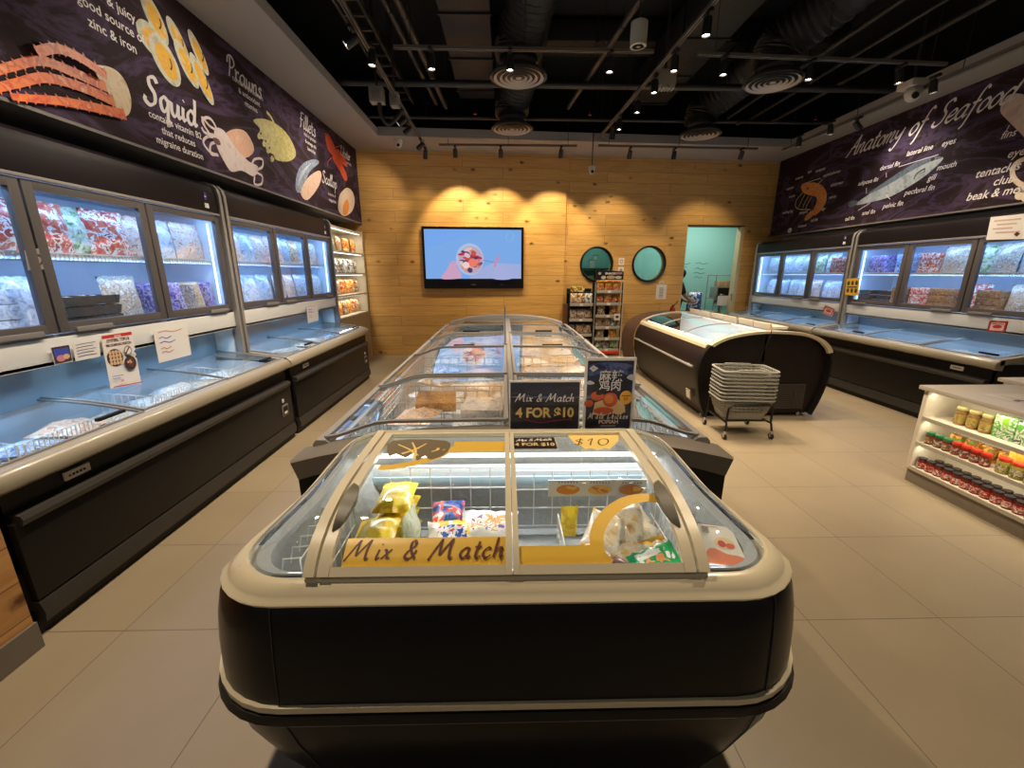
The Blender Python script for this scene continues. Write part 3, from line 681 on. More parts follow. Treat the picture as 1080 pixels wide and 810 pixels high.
# decals on the lids
yd = yel
def px_strip(a, x0, x1, yt, yb, m):
    P = [gl(x0, yb), gl(x1, yb), gl(x1, yt), gl(x0, yt)]
    s0 = (P[0][1] + P[1][1]) / 2; s1 = (P[2][1] + P[3][1]) / 2; a.rect(P[0][0], s0, P[1][0], s1, m, 1, 8); return P[0][0], s0, P[1][0], s1
a = Art(glass_fn, .0005, .0002); x0, s0, x1, s1 = px_strip(a, 361, 536, 568, 597, yd)
a.script('Mix & Match', (x0 + x1) / 2, s0 + (s1 - s0) * .22, (s1 - s0) * .36, maroon, w=.15, slant=.25, sp=1.24, align='c')
a.build('decal', LL)
a = Art(glass_fn, .0005, .0002)
P = [gl(*p) for p in [(534, 472), (505, 472), (478, 474), (463, 482), (440, 489), (412, 494), (400, 494)]]
a.ribbon(P, .034, yel, n=6); a.rect(gl(478, 472)[0], gl(478, 478)[1], .003, gl(478, 467)[1], yel, 1, 3)
P = [gl(*p) for p in [(414, 466), (470, 466), (472, 478), (455, 486), (448, 482), (440, 487), (436, 480), (428, 484), (418, 480), (410, 482)]]
a.poly(P, mat('dim print', (.16, .12, .06), .5), 3)
for q in [((420, 470), (440, 482)), ((450, 469), (424, 480)), ((435, 468), (436, 486)), ((455, 478), (462, 474))]: a.ribbon([gl(*q[0]), gl((q[0][0] + q[1][0]) / 2 + 3, (q[0][1] + q[1][1]) / 2), gl(*q[1])], .012, yel_l, taper=(.4, 1))
a.build('ring_decal', LL)
a = Art(glass_fn, .0005, .0002); x0, s0, x1, s1 = px_strip(a, 548, 636, 576, 598, yd)
P = [gl(*p) for p in [(643, 597), (633, 588), (629, 572), (632, 556), (643, 541), (660, 530), (680, 526), (697, 528)]]
a.ribbon(P, .034, yd, n=8); a.build('ring_decal', LR)
a = Art(glass_fn, .0005, .0002)
c = [gl(541, 475), gl(588, 475), gl(588, 462), gl(541, 462)]; u0, v0, u1, v1 = c[0][0], c[0][1], c[1][0], c[2][1]
a.rect(u0 - .003, v0 - .004, u1 + .006, v1, mat('clear sleeve', (.5, .47, .42), .3)); a.rect(u0, v0, u1, v1 - .003, mat('dark card', (.025, .012, .01), .4))
hh = v1 - v0; a.script('Mix & Match', (u0 + u1) / 2, v0 + hh * .62, hh * .10, paper, w=.2, align='c', sp=.9); a.text('4 FOR $10', (u0 + u1) / 2, v0 + hh * .16, hh * .34, gold, 'c', bold=.03, sx=.85)
a.build('price_sticker', LR)
a = Art(glass_fn, .0005, .0002)
c = [gl(*p) for p in [(597, 459), (602, 464), (606, 469), (612, 471), (617, 475), (624, 474), (630, 476), (637, 474), (643, 475), (648, 470), (652, 466), (653, 459)]]
a.poly(c, yel_l); u0, v0 = gl(605, 471); a.script('$10', u0, v0 - .004, .036, maroon, w=.08, sp=1.15); a.build('price_sticker', LR)
# wire dividers inside
b = B(); wire_grid(-.42, .56, .02, .81, 6, 3, .0022, white_w, 'x', 1.425, b); wire_grid(.04, .56, .60, .79, 8, 3, .0022, white_w, 'x', 1.43, b); b.build('wire_divider', FF)
for xx in (-.535, .545):
    b = B(); wire_grid(.96, .56, 1.40, .775, 9, 3, .002, white_w, 'y', xx, b)
    for i in range(9):
        y = .97 + i * .05; b.tube([(xx, y, .775), (xx - .05 * (1 if xx < 0 else -1), y, .77), (xx - .06 * (1 if xx < 0 else -1), y, .72)], .002, white_w, 5)
    b.build('wire_divider', FF)
b = B(); wire_grid(1.12, .57, 1.30, .69, 6, 2, .0018, white_w, 'y', .185, b); b.build('wire_divider', FF)
b = B(); b.box(-.60, 1.440, .842, .62, 1.456, .852, led_w); b.build('light_strip', FF)
lamp('AREA', 'lamp', (.01, 1.44, .838), 2.4, (1., .97, .92), FF, target=(.01, 1.12, .5), size=1.15, size_y=.02)
lamp('AREA', 'lamp', (.01, .905, .775), 1.0, (.9, .95, 1), FF, target=(.01, 1.3, .55), size=1.1, size_y=.02)
for q in range(4): b = B(); x = -.5 if q % 2 else .52; y = 1.0 if q < 2 else 1.42; b.cyl((x, y, 0), (x, y, .06), .03, rubber, 12); b.build('foot', FF)

# ---- what lies in it
yb_m = printm('yellow pack film', [(.88, .62, .02), (.92, .72, .04), (.84, .52, .02), (.93, .76, .08)], 14)
yb_l = printm('yellow pack label', [(.9, .62, .04), (.95, .75, .1), (.90, .66, .05), (.93, .82, .3)], 30)
Y1 = Pool(pouch('frozen_food_bag', .125, .20, .05, yb_m, yb_l, 3, None, True))
zz = .525
for k in range(5):
    Y1.put((-.385 + .008 * (k % 2), 1.10, zz + k * .048), (0, 0, .06 * (-1) ** k), 'yellow food bag, %s of the front stack in the island freezer' % ['lowest', 'second from bottom', 'middle', 'second from top', 'topmost'][k], 'stacked yellow bags')
for k in range(5):
    Y1.put((-.375, 1.32, zz + k * .05), (0, 0, .04 * (-1) ** k), 'yellow food bag, %s of the rear stack by wire divider' % ['lowest', 'second from bottom', 'middle', 'second from top', 'topmost'][k], 'stacked yellow bags')
tr = pouch('frozen_food_bag', .10, .22, .05, printm('pale green film', [(.75, .82, .6), (.88, .9, .75), (.6, .72, .35)], 30), None, 5)
tag(tr, 'pale green see-through bag standing beside the yellow bag stack', 'food bag'); tr.location = (-.305, 1.20, .55); tr.rotation_euler = (0, 0, 1.4)
o = pouch('frozen_food_bag', .17, .13, .045, printm('yellow blue film', [(.9, .68, .03), (.9, .68, .03), (.9, .9, .9)], 9), printm('blue label', [(.03, .1, .5), (.9, .9, .95), (.7, .05, .05)], 40), 8, None, True)
tag(o, 'yellow bag with blue top and red marks lying left of the white pouch', 'food bag'); o.location = (-.175, 1.24, .63); o.rotation_euler = (.35, 0, .1)
o = pouch('frozen_food_bag', .12, .12, .05, printm('blue film', [(.03, .08, .35), (.1, .2, .6), (.85, .1, .1), (.8, .85, .9)], 26), None, 9, None, True)
tag(o, 'dark blue printed bag behind the yellow bag in the island freezer', 'food bag'); o.location = (-.20, 1.35, .645); o.rotation_euler = (.3, 0, .1)
wpm = printm('white pouch film', [(.82, .82, .84), (.9, .9, .92), (.78, .78, .82)], 10)
o = pouch('frozen_food_bag', .20, .13, .05, wpm, printm('purple picture', [(.25, .12, .5), (.85, .83, .88), (.75, .45, .2), (.9, .9, .9), (.1, .15, .6)], 24), 12, None, True)
tag(o, 'white pouch with purple print and fish ball picture in the island freezer', 'food bag'); o.location = (-.055, 1.28, .64); o.rotation_euler = (.35, 0, -.08)
a = Art(lambda u, v, l: (u, v, .0245 + l)); a.text('FISH BALL', .0, -.028, .018, ink, 'l', bold=.03)
clear = printm('clear bag over fish balls', [(.50, .36, .22), (.70, .66, .62), (.80, .78, .76), (.72, .58, .40), (.74, .70, .68), (.66, .48, .25)], 30, .15, False)
yl2 = printm('yellow end film', [(.85, .55, .08), (.8, .45, .06), (.9, .75, .4)], 20)
CB = Pool(pouch('fish_ball_bag', .125, .14, .055, clear, printm('bag print', [(.82, .52, .12), (.80, .76, .72), (.78, .60, .35), (.5, .3, .16)], 26, .2, False), 21, yl2, True))
RR = random.Random(5); nms = ['nearest the lid ring', 'against the centre divider', 'at the right rail', 'under the ring decal', 'in the middle of the pile', 'by the rear wires', 'at the bottom left', 'at the bottom right', 'on top left', 'on top right', 'at the back', 'crowning the pile']
for k, (x, y, z, a1, a2, a3) in enumerate([(.29, 1.0, .57, .3, .1, .4), (.38, 1.0, .57, .3, -.1, -.3), (.29, 1.13, .58, .3, .1, 1.2), (.39, 1.12, .58, .2, -.1, .2), (.47, 1.04, .57, .1, -.3, .8), (.47, 1.16, .58, .2, -.2, -.6),
                              (.27, 1.05, .665, .5, .2, .9), (.37, 1.04, .67, .5, -.1, -.2), (.45, 1.09, .67, .3, -.2, .5), (.31, 1.13, .71, .5, .1, -.5), (.40, 1.15, .72, .4, -.2, .3), (.44, 1.02, .60, .3, .2, 1.0)]):
    CB.put((x, y, z), (a1, a2, a3), 'clear bag of fish balls with yellow seal, ' + nms[k], 'clear bags piled in the right half of the island freezer')
o = pouch('frozen_food_bag', .15, .12, .045, printm('green film', [(.01, .26, .09), (.02, .35, .12), (.85, .85, .8)], 16), printm('green label', [(.85, .8, .75), (.02, .3, .1), (.8, .3, .1)], 30), 31, None, True)
tag(o, 'green and white food bag at the front right of the bag pile', 'food bag'); o.location = (.415, .97, .715); o.rotation_euler = (.5, -.1, .35)
o = pouch('frozen_food_bag', .14, .12, .045, printm('dark film', [(.05, .03, .06), (.25, .05, .03), (.7, .65, .6), (.08, .05, .1)], 30), None, 33, None, True)
tag(o, 'dark printed food bag at the front left of the bag pile', 'food bag'); o.location = (.285, .955, .70); o.rotation_euler = (.5, .1, -.5)
o = pouch('frozen_food_bag', .06, .12, .04, yb_m, None, 35)
tag(o, 'small yellow bag standing beside the short wire divider', 'food bag'); o.location = (.225, 1.30, .60)
# picture strip hanging on the rear wires
p0 = on_y(578, 523, 1.405); p1 = on_y(682, 505, 1.405)
MC = thing('menu_card', 'white card strip with three fried snack pictures inside the island freezer', 'card', (p0[0], 1.41, p0[1]))
b = B(); b.box(p0[0], 1.40, p0[1], p1[0], 1.404, p1[1], paper); b.build('card', MC)
a = Art(lambda u, v, l: (u, 1.40 - l, v)); W = p1[0] - p0[0]; h_ = p1[1] - p0[1]; zc = p0[1] + h_ * .42
fo = mat('fried food print', (.62, .22, .04), .5); fo2 = mat('golden food print', (.80, .48, .12), .5)
for i, f in enumerate((.2, .52, .84)):
    a.ell(p0[0] + W * f, zc, W * .12, h_ * .3, fo2 if i == 1 else fo)
    for q in range(5): a.ell(p0[0] + W * (f + RR.uniform(-.06, .06)), zc + RR.uniform(-.1, .15) * h_, W * .045, h_ * .1, fo2 if q % 2 else fo, RR.uniform(-.5, .5), 8)
    for q in range(7): a.rect(p0[0] + W * (f - .1 + q * .03), p0[1] + h_ * .86, p0[0] + W * (f - .085 + q * .03), p0[1] + h_ * .92, ink)
a.build('picture', MC)
# leaflet in the right corner
c = [on_z(x, y, .775) for x, y in ((742, 595), (790, 597), (770, 560), (735, 556))]
LF = thing('leaflet', 'white leaflet with orange food picture under the right end glass', 'leaflet', (c[0][0], c[0][1], .775))
def bil(u, v, l): p = Vector(c[0]).lerp(Vector(c[1]), u).lerp(Vector(c[3]).lerp(Vector(c[2]), u), v); return (p.x, p.y, .775 + .012 * v + l)
b = B(); b.add([bil(0, 0, 0), bil(1, 0, 0), bil(1, 1, 0), bil(0, 1, 0), bil(0, 0, -.002), bil(1, 0, -.002), bil(1, 1, -.002), bil(0, 1, -.002)], [(0, 1, 2, 3), (7, 6, 5, 4), (0, 1, 5, 4), (1, 2, 6, 5), (2, 3, 7, 6), (3, 0, 4, 7)], paper); b.build('sheet', LF)
a = Art(bil); a.poly([(.12, .03), (.97, .03), (.93, .2), (.6, .26), (.35, .38), (.15, .33)], mat('orange red print', (.72, .16, .05), .5), 3)
a.ell(.62, .52, .26, .16, mat('pastry print', (.72, .55, .32), .5)); a.ell(.55, .5, .1, .09, red_ink); a.ell(.75, .45, .12, .07, mat('tomato print', (.65, .08, .04), .5))
for i in range(6): a.rect(.1, .93 - i * .035, .1 + (.5 if i < 1 else .2), .945 - i * .035, red_ink if i < 1 else ink)
a.build('picture', LF)

# ---- signs standing behind the lids
def board(name, label, px, Y, zb=None):
    (x0, yt), (x1, yb) = px; a0 = on_y(x0, yb, Y); a1 = on_y(x1, yt, Y); z0 = zb if zb else a0[1]
    t = thing(name, label, 'sign', ((a0[0] + a1[0]) / 2, Y, z0)); return t, a0[0], z0, a1[0], a1[1]
acr = mat('clear acrylic edge', (.8, .78, .74), .3)
MM, x0, z0, x1, z1 = board('sign_board', 'dark sign reading Mix & Match 4 FOR $10 behind the front freezer', ((537, 401), (613, 456)), 1.665, .855)
b = B(); b.box(x0, 1.665, z0, x1, 1.675, z1, acr, .002); b.box(x0 - .0, 1.64, z0 - .003, x1, 1.70, z0 + .004, acr); b.build('holder', MM)
nv = printm('night blue print', [(.008, .006, .012), (.010, .008, .018), (.022, .020, .045), (.009, .007, .012)], 9, .35, False)
a = Art(lambda u, v, l: (u, 1.665 - l, v)); h_ = z1 - z0; W = x1 - x0; xm = (x0 + x1) / 2
a.rect(x0 + .005, z0 + .004, x1 - .005, z1 - .008, nv)
a.script('Mix & Match', xm, z0 + h_ * .60, h_ * .078, silver_t, w=.15, align='c', slant=.2, sp=1.08)
a.text('4 FOR $10', xm, z0 + h_ * .30, h_ * .26, gold, 'c', bold=.035, sx=.93)
a.ribbon([(x0 + W * .22, z0 + h_ * .26), (xm - .02, z0 + h_ * .19), (xm + .03, z0 + h_ * .22), (x0 + W * .85, z0 + h_ * .26), (x0 + W * .88, z0 + h_ * .22)], .005, mat('dark red stroke', (.22, .02, .07), .5), n=8)
a.build('print', MM)
PO, x0, z0, x1, z1 = board('poster', 'blue food poster reading Mala Chicken Popiah beside the Mix & Match sign', ((614, 377), (672, 458)), 1.665, .855)
b = B(); b.box(x0, 1.665, z0, x1, 1.675, z1, acr, .002); b.box(x0, 1.64, z0 - .003, x1, 1.70, z0 + .004, acr); b.build('holder', PO)
a = Art(lambda u, v, l: (x0 + u * (x1 - x0), 1.665 - l, z0 + v * (z1 - z0)))
a.rect(.05, .02, .95, .96, printm('starry blue print', [(.008, .006, .010), (.010, .009, .02), (.02, .025, .08), (.01, .01, .02)], 12, .35, False))
a.poly([(.09, .76), (.35, .80), (.6, .82), (.91, .76), (.91, .90), (.6, .935), (.35, .935), (.09, .90)], printm('cloud blue print', [(.012, .014, .05), (.05, .07, .22), (.14, .17, .36), (.012, .014, .05)], 20, .35, False), 3)
a.poly([(.08, .86), (.16, .9), (.26, .86), (.16, .815)], paper); a.text('SEA', .165, .85, .035, ink, 'c')
cl = mat('cloud print', (.62, .6, .62), .6)
a.poly([(.03, .66), (.1, .7), (.2, .66), (.1, .645)], cl, 3); a.poly([(.82, .74), (.9, .78), (.96, .76), (.96, .7), (.88, .71)], cl, 3)
asp = (x1 - x0) / (z1 - z0)
a.text('\u9ebb\u8fa3', .52, .70, .165, white_t, 'c', bold=.012, sx=1 / asp * .98); a.text('\u9e21\u8089', .50, .575, .15, white_t, 'c', bold=.012, sx=1 / asp * .98)
ck = mat('red chilli chicken print', (.58, .10, .03), .5); wr = mat('wrap print', (.78, .55, .28), .5)
a.ell(.26, .49, .13, .065, ck); a.ell(.3, .53, .07, .03, ink); a.ell(.1, .39, .09, .05, ck)
a.poly([(.18, .24), (.22, .40), (.38, .44), (.6, .36), (.62, .27), (.4, .22)], wr); a.poly([(.55, .27), (.62, .48), (.82, .36), (.84, .27), (.7, .23)], wr)
a.ell(.52, .44, .15, .10, ck); a.ell(.5, .45, .09, .06, mat('orange chicken print', (.75, .22, .05), .5)); a.ell(.4, .29, .2, .05, ck)
a.ell(.83, .47, .125, .095, mat('orange badge', (.85, .42, .05), .5)); a.rect(.74, .49, .92, .50, ink); a.text('$10', .83, .435, .055, ink, 'c')
a.script('Mala Chicken', .50, .185, .040, white_t, w=.20, align='c', slant=.3, sp=1.6); a.text('POPIAH', .5, .12, .075, mat('peach lettering', (.8, .6, .5), .5), 'c', bold=.03, sx=1 / asp)
a.rect(.35, .085, .65, .093, cl); a.rect(.2, .055, .85, .058, cl); a.build('print', PO)
# ================================================================ double island behind
MI = thing('double_island_freezer', 'long double row island freezer with glass lids running down the middle of the shop', 'freezer', (.04, 3.9, 0))
XM = .04; Y0, Y1m = 1.74, 6.05
def arch(hw, zt, zs, n=14, xc=XM, p=2.6, zb=None):
    """end profile: flat top that droops to the shoulders"""
    pts = []
    for i in range(n + 1):
        u = -1 + 2 * i / n; pts.append((xc + hw * u, zs + (zt - zs) * (1 - abs(u) ** p)))
    return pts
b = B(); b.box(XM - .83, Y0, .12, XM + .83, Y1m, .49, black_s, .02); b.box(XM - .83, Y0, .45, XM - .805, Y1m, .74, black_s); b.box(XM + .805, Y0, .45, XM + .83, Y1m, .74, black_s); b.box(XM - .78, Y0 + .05, 0, XM + .78, Y1m - .05, .12, black_m); b.build('body', MI)
for yy, nm, mm, dpt in ((Y0 - .13, 'near', bumper, .15), (Y1m - .02, 'far', grey_l, .16)):
    zz0 = .075 if nm == 'far' else 0
    A = arch(.925, .850, .750, 28, p=2.5); In = arch(.90, .790, .675, 28, p=2.5)
    b = B(); ring = [(x, z) for x, z in A] + [(x, z) for x, z in In[::-1]]
    rings = []
    for y, k in ((yy, .006), (yy + .012, 0), (yy + dpt, 0)):
        rings.append([(XM + (x - XM) * (1 - k) * (.86 if zz0 else 1), y, z - k + zz0) for x, z in ring])
    b.loft(rings, mm, True, True, True); b.build('end_bumper', MI)
b = B(); pr = [(XM - .90, 0.10), (XM - .905, .66)] + arch(.905, .80, .70, 12)[1:-1] + [(XM + .905, .66), (XM + .90, .10)]
b.prism([(x, Y0 - .11, z) for x, z in pr], (0, .10, 0), black_m); b.build('end_panel', MI)
b = B(); b.prism([(x, Y1m, z) for x, z in pr], (0, .08, 0), black_m); b.build('end_panel', MI)
# long rims
for sg, x0 in ((-1, XM - .845), (1, XM + .845)):
    b = B(); b.loft([[(x0 + sg * .035, y, .735), (x0 + sg * .035, y, .775), (x0 + sg * .02, y, .792), (x0 - sg * .02, y, .792), (x0 - sg * .035, y, .78), (x0 - sg * .035, y, .735)] for y in (Y0, Y1m)], grey_l, True, True, True)
    b.build('side_rim', MI)
    b = B(); b.tube([(x0 + sg * .055, Y0 + .3, .60), (x0 + sg * .055, Y1m - .3, .60)], .012, grey_l, 8)
    for y in (Y0 + .32, Y1m - .32, 3.9): b.cyl((x0 - sg * .02, y, .60), (x0 + sg * .055, y, .60), .01, grey_l, 8)
    b.build('bump_rail', MI)
# liner
for sg in (-1, 1):
    xa, xb = XM + sg * .03, XM + sg * .80; b = B()
    b.box(min(xa, xb), Y0 + .02, .50, max(xa, xb), Y1m - .02, .51, white_c)
    b.box(xb - sg * .012, Y0 + .02, .51, xb, Y1m - .02, .775, white_c); b.box(xa, Y0 + .02, .51, xa + sg * .012, Y1m - .02, .86, white_c)
    b.box(min(xa, xb), Y0 + .02, .51, max(xa, xb), Y0 + .03, .78, white_c); b.box(min(xa, xb), Y1m - .03, .51, max(xa, xb), Y1m - .02, .78, white_c)
    b.build('liner', MI)
b = B(); b.box(XM - .030, Y0, .50, XM + .030, Y1m, .868, grey_l, .004); b.box(XM - .016, Y0, .868, XM + .016, Y1m, .884, grey_m, .003); b.build('centre_rail', MI)
# glass lids: flat near the centre rail, curving down to the side rim
def ms(u, sg):   # u 0 at the centre -> 1 at the rim
    x = XM + sg * (.03 + .80 * u); z = .872 - .008 * u - .070 * smooth((u - .62) / .38) ** 1.3; return x, z
ys = [1.76, 2.60, 3.66, 4.52, 5.28, 6.03]
for sg in (-1, 1):
    for k in range(5):
        a0, a1 = ys[k] + .006, ys[k + 1] - .006; lift = .010 * (k % 2)
        b = B(); b.grid(lambda a, c: (ms(a, sg)[0], a0 + (a1 - a0) * c, ms(a, sg)[1] + lift), 14, 1, g_isl); g = b.build('sliding_lid', MI, recalc=False)
        b = B()
        for y in (a0, a1):
            rings = []
            for i in range(15):
                x, z = ms(i / 14, sg); z += lift; rings.append([(x, y - .011, z - .004), (x, y + .011, z - .004), (x, y + .011, z + .008), (x, y - .011, z + .008)])
            b.loft(rings, grey_m, True, True, True)
        for u in (0., 1.):
            x, z = ms(u, sg); z += lift; b.box(x - .009, a0, z - .005, x + .009, a1, z + .008, grey_l)
        if k in (2, 3): x, z = ms(.45, sg); b.box(x - .09, a0 + .02, z + lift + .004, x + .09, a0 + .04, z + lift + .024, black_m, .004)
        b.build('lid_frame', g)
# wire baskets hanging in the cabinets
BK = 0
def wire_basket(x0, x1, y0, y1, z0, z1, m, step=.075):
    b = B(); r = .0028
    nx = max(2, int((x1 - x0) / step)); ny = max(2, int((y1 - y0) / step)); nz = 3
    for y in (y0, y1): wire_grid(x0, z0, x1, z1, nx, nz, r, m, 'x', y, b)
    for x in (x0, x1): wire_grid(y0, z0, y1, z1, ny, nz, r, m, 'y', x, b)
    for i in range(nx + 1): x = x0 + (x1 - x0) * i / nx; b.cyl((x, y0, z0), (x, y1, z0), r, m, 5)
    return b
wm = mat('galvanised wire', (.50, .50, .48), .35, .5)
for sg in (-1, 1):
    for k in range(5):
        xa, xb = sorted((XM + sg * .06, XM + sg * .74)); y0, y1 = ys[k] + .05, ys[k + 1] - .06
        b = wire_basket(xa, xb, y0, y1, .56, .79, wm if k < 2 else white_w, .07 if k < 3 else .1); b.build('wire_basket', MI)
b = B(); b.box(XM - .79, Y0 + .04, .775, XM - .775, Y1m - .04, .785, led_d); b.build('light_strip', MI)
b = B(); b.box(XM + .775, Y0 + .04, .775, XM + .79, Y1m - .04, .785, led_d); b.build('light_strip', MI)
for sg in (-1, 1):
    for yc in (2.6, 4.6): lamp('AREA', 'lamp', (XM + sg * .74, yc, .775), 1.1, (.80, .90, 1), MI, target=(XM + sg * .3, yc, .5), size=.03, size_y=1.9, along=(0, 1, 0))
# rod with clip in the middle of the island
SP = thing('sign_rod', 'thin grey clip rod standing on the centre rail of the double island', 'rod', (XM - .03, 3.75, .884))
b = B(); b.cyl((XM - .03, 3.75, .884), (XM - .03, 3.75, 1.22), .006, grey_m, 8); b.build('rod', SP)
b = B(); b.box(XM - .05, 3.73, .884, XM - .01, 3.77, .892, grey_m, .002); b.build('base', SP)
# goods
gb = {'brown': printm('brown box print', [(.30, .12, .05), (.45, .22, .08), (.22, .08, .04), (.55, .35, .15)], 28), 'sal': printm('salmon pack', [(.75, .35, .20), (.85, .55, .4), (.8, .7, .6), (.6, .25, .12)], 32),
      'white': printm('white pack', [(.72, .74, .76), (.8, .8, .8), (.6, .62, .66), (.4, .42, .5)], 36), 'blue': printm('blue pack', [(.10, .2, .5), (.6, .68, .8), (.2, .35, .7), (.8, .85, .9)], 28),
      'tan': printm('tan pack', [(.55, .42, .28), (.66, .55, .4), (.4, .28, .18), (.75, .7, .62)], 36), 'green': printm('green pack', [(.12, .3, .12), (.5, .6, .35), (.75, .75, .65)], 36),
      'red': printm('red pack', [(.55, .05, .04), (.7, .15, .08), (.8, .7, .6), (.4, .03, .03)], 28), 'purple': printm('purple pack', [(.12, .06, .30), (.3, .2, .55), (.5, .5, .7), (.08, .05, .2)], 28),
      'grey': printm('frosted pack', [(.45, .47, .5), (.6, .63, .66), (.35, .36, .4)], 32), 'orange': printm('orange pack', [(.7, .25, .05), (.8, .4, .1), (.85, .7, .5), (.5, .12, .05)], 32)}
WORDS = {'brown': 'brown', 'sal': 'salmon pink', 'white': 'white', 'blue': 'blue-white', 'tan': 'tan', 'green': 'green', 'red': 'red', 'purple': 'purple', 'grey': 'frosted grey', 'orange': 'orange'}
FLATBAG = {k: Pool(pouch('frozen_food_bag', .26, .24, .07, gb[k], gb[k], i + 40, None, True)) for i, k in enumerate(['sal', 'white', 'tan', 'grey', 'blue'])}
BOXP = {k: Pool(carton('frozen_food_box', .24, .20, .06, gb[k])) for k in ['brown', 'white', 'blue']}
ORDN = ['first', 'second', 'third', 'fourth', 'fifth', 'sixth', 'seventh', 'eighth', 'ninth', 'tenth', 'eleventh', 'twelfth', 'thirteenth', 'fourteenth']
r5 = random.Random(11)
for sg, side in ((-1, 'left'), (1, 'right')):
    ks = {-1: ['sal', 'grey', 'tan', 'white', 'sal', 'white', 'tan', 'blue', 'white', 'grey'], 1: ['tan', 'white', 'grey', 'tan', 'sal', 'white', 'blue', 'white', 'tan', 'grey']}[sg]
    for i in range(10):
        y = 1.95 + i * .41
        for j, u in enumerate((.22, .55)):
            k = ks[(i + j * 3) % 10]
            FLATBAG[k].put((XM + sg * u, y, .63 + .02 * j), (r5.uniform(-.1, .1), r5.uniform(-.1, .1), r5.uniform(-.6, .6)),
                           '%s bag, %s from the front in the %s half of the double island, %s' % (WORDS[k], ORDN[i], side, 'inner' if j == 0 else 'outer'), 'bags in the double island')
BOXP['brown'].put((-.42, 2.52, .70), (.1, 0, .1), 'brown box lying on top at the left lid joint of the double island', 'boxes in the double island')
BOXP['white'].put((-.12, 2.38, .70), (.1, 0, -.1), 'white box lying on top near the centre rail, front left lid', 'boxes in the double island')
BOXP['blue'].put((.30, 3.2, .70), (.05, 0, .3), 'blue and white box under the second right lid of the double island', 'boxes in the double island')

# ================================================================ island freezer on the right
RI = thing('island_freezer', 'dark brown barrel-shaped island freezer with curved glass top and cream rim at the right', 'freezer', (2.7, 5.3, 0))
RP = [(2.13, .03), (2.075, .15), (2.035, .30), (2.015, .44), (2.015, .56), (2.045, .68), (2.10, .765), (2.16, .815), (2.28, .868), (2.45, .905), (2.65, .925), (2.85, .922), (3.05, .905), (3.20, .865), (3.31, .80), (3.375, .71), (3.405, .60), (3.405, .47), (3.385, .33), (3.345, .18), (3.29, .03)]
def sc(pts, f, cx=2.71, cz=.47): return [(cx + (x - cx) * f, cz + (z - cz) * f) for x, z in pts]
yN, yF = 4.22, 6.45
RC = [(p.x, p.y) for p in catmull([(x, z, 0) for x, z in RP], 3)]
b = B()   # shell: left and right long walls
lo = [p for p in RC if p[0] < 2.7 and p[1] < .795]; hi = [p for p in RC if p[0] > 2.7 and p[1] < .80]
for side in (lo, hi):
    inn = sc(side, .93); b.loft([[(x, y, z) for x, z in side + inn[::-1]] for y in (yN + .05, yF - .02)], brown_b, True, True, True)
b.box(2.15, yN + .08, .03, 3.27, yF - .1, .10, black_m); b.build('body', RI)
b = B(); P = [p for p in sc(RC, .965)]; b.prism([(x, yN + .06, z) for x, z in P], (0, .04, 0), brown_b); b.build('end_panel', RI)
b = B(); b.prism([(x, yF - .02, z) for x, z in P], (0, .04, 0), brown_b); b.build('end_panel', RI)
b = B(); b.loft([[(x, y, z) for x, z in pts] for pts, y in ((sc(RC, .965), yN + .05), (sc(RC, .975), yN), (sc(RC, 1.0), yN), (sc(RC, 1.008), yN + .02), (sc(RC, 1.008), yN + .07), (sc(RC, .97), yN + .07))], black_s, False, False, False); b.build('end_surround', RI)
top = [p for p in RC if p[1] > (.765 if p[0] < 2.7 else .68)]
b = B()
b.loft([[(x, y, z) for x, z in pts] for pts, y in ((sc(top, .945), yN + .02), (sc(top, .955), yN - .010), (sc(top, 1.012), yN - .014), (sc(top, 1.018), yN + .02), (sc(top, 1.012), yN + .055), (sc(top, .985), yN + .055))], cream, False); b.build('end_rim', RI)
b = B()
b.loft([[(x, y, z) for x, z in pts] for pts, y in ((sc(top, .985), yF - .03), (sc(top, 1.015), yF - .03), (sc(top, 1.02), yF), (sc(top, 1.012), yF + .03), (sc(top, .985), yF + .03))], cream, False); b.build('end_rim', RI)
b = B()
b.loft([[(x - o, y, z) for x, z in sc([p for p in RC if p[0] < 2.75], f)] for f, y, o in ((1.0, yF + .02, 0), (1.0, yF + .05, .02), (1.0, yF + .16, .10), (1.0, yF + .26, .12), (.93, yF + .30, .06))], mat('brown end bumper', (.075, .040, .025), .4), False, False, False); b.build('end_bumper', RI)
for sg, x0, z0 in ((-1, 2.10, .770), (1, 3.325, .79)):
    b = B(); b.loft([[(x0 - .02 * sg, y, z0 - .02), (x0 + sg * .022, y, z0 - .02), (x0 + sg * .014, y, z0 + .012), (x0 - sg * .022, y, z0 + .036), (x0 - sg * .034, y, z0 + .036), (x0 - sg * .030, y, z0 + .015)] for y in (yN + .05, yF - .02)], cream, True, True, True); b.build('side_rim', RI)
def rs(u):
    x = 2.125 + (3.29 - 2.125) * u; k = (x - 2.71) / .585; return x, .917 - .118 * abs(k) ** 2.7
for k, (a0, a1) in enumerate([(yN + .06, 4.98), (4.98, 5.72), (5.72, yF - .02)]):
    for sd, (u0, u1) in enumerate(((0, .49), (.51, 1))):
        b = B(); b.grid(lambda a, c: (rs(u0 + (u1 - u0) * a)[0], a0 + (a1 - a0) * c, rs(u0 + (u1 - u0) * a)[1]), 12, 1, g_lid); g = b.build('sliding_lid', RI, recalc=False)
        b = B(); rings = []
        for i in range(13):
            x, z = rs(u0 + (u1 - u0) * i / 12); rings.append([(x, a1 - .012, z - .003), (x, a1 + .006, z - .003), (x, a1 + .006, z + .008), (x, a1 - .012, z + .008)])
        b.loft(rings, grey_l, True, True, True); b.build('lid_frame', g)
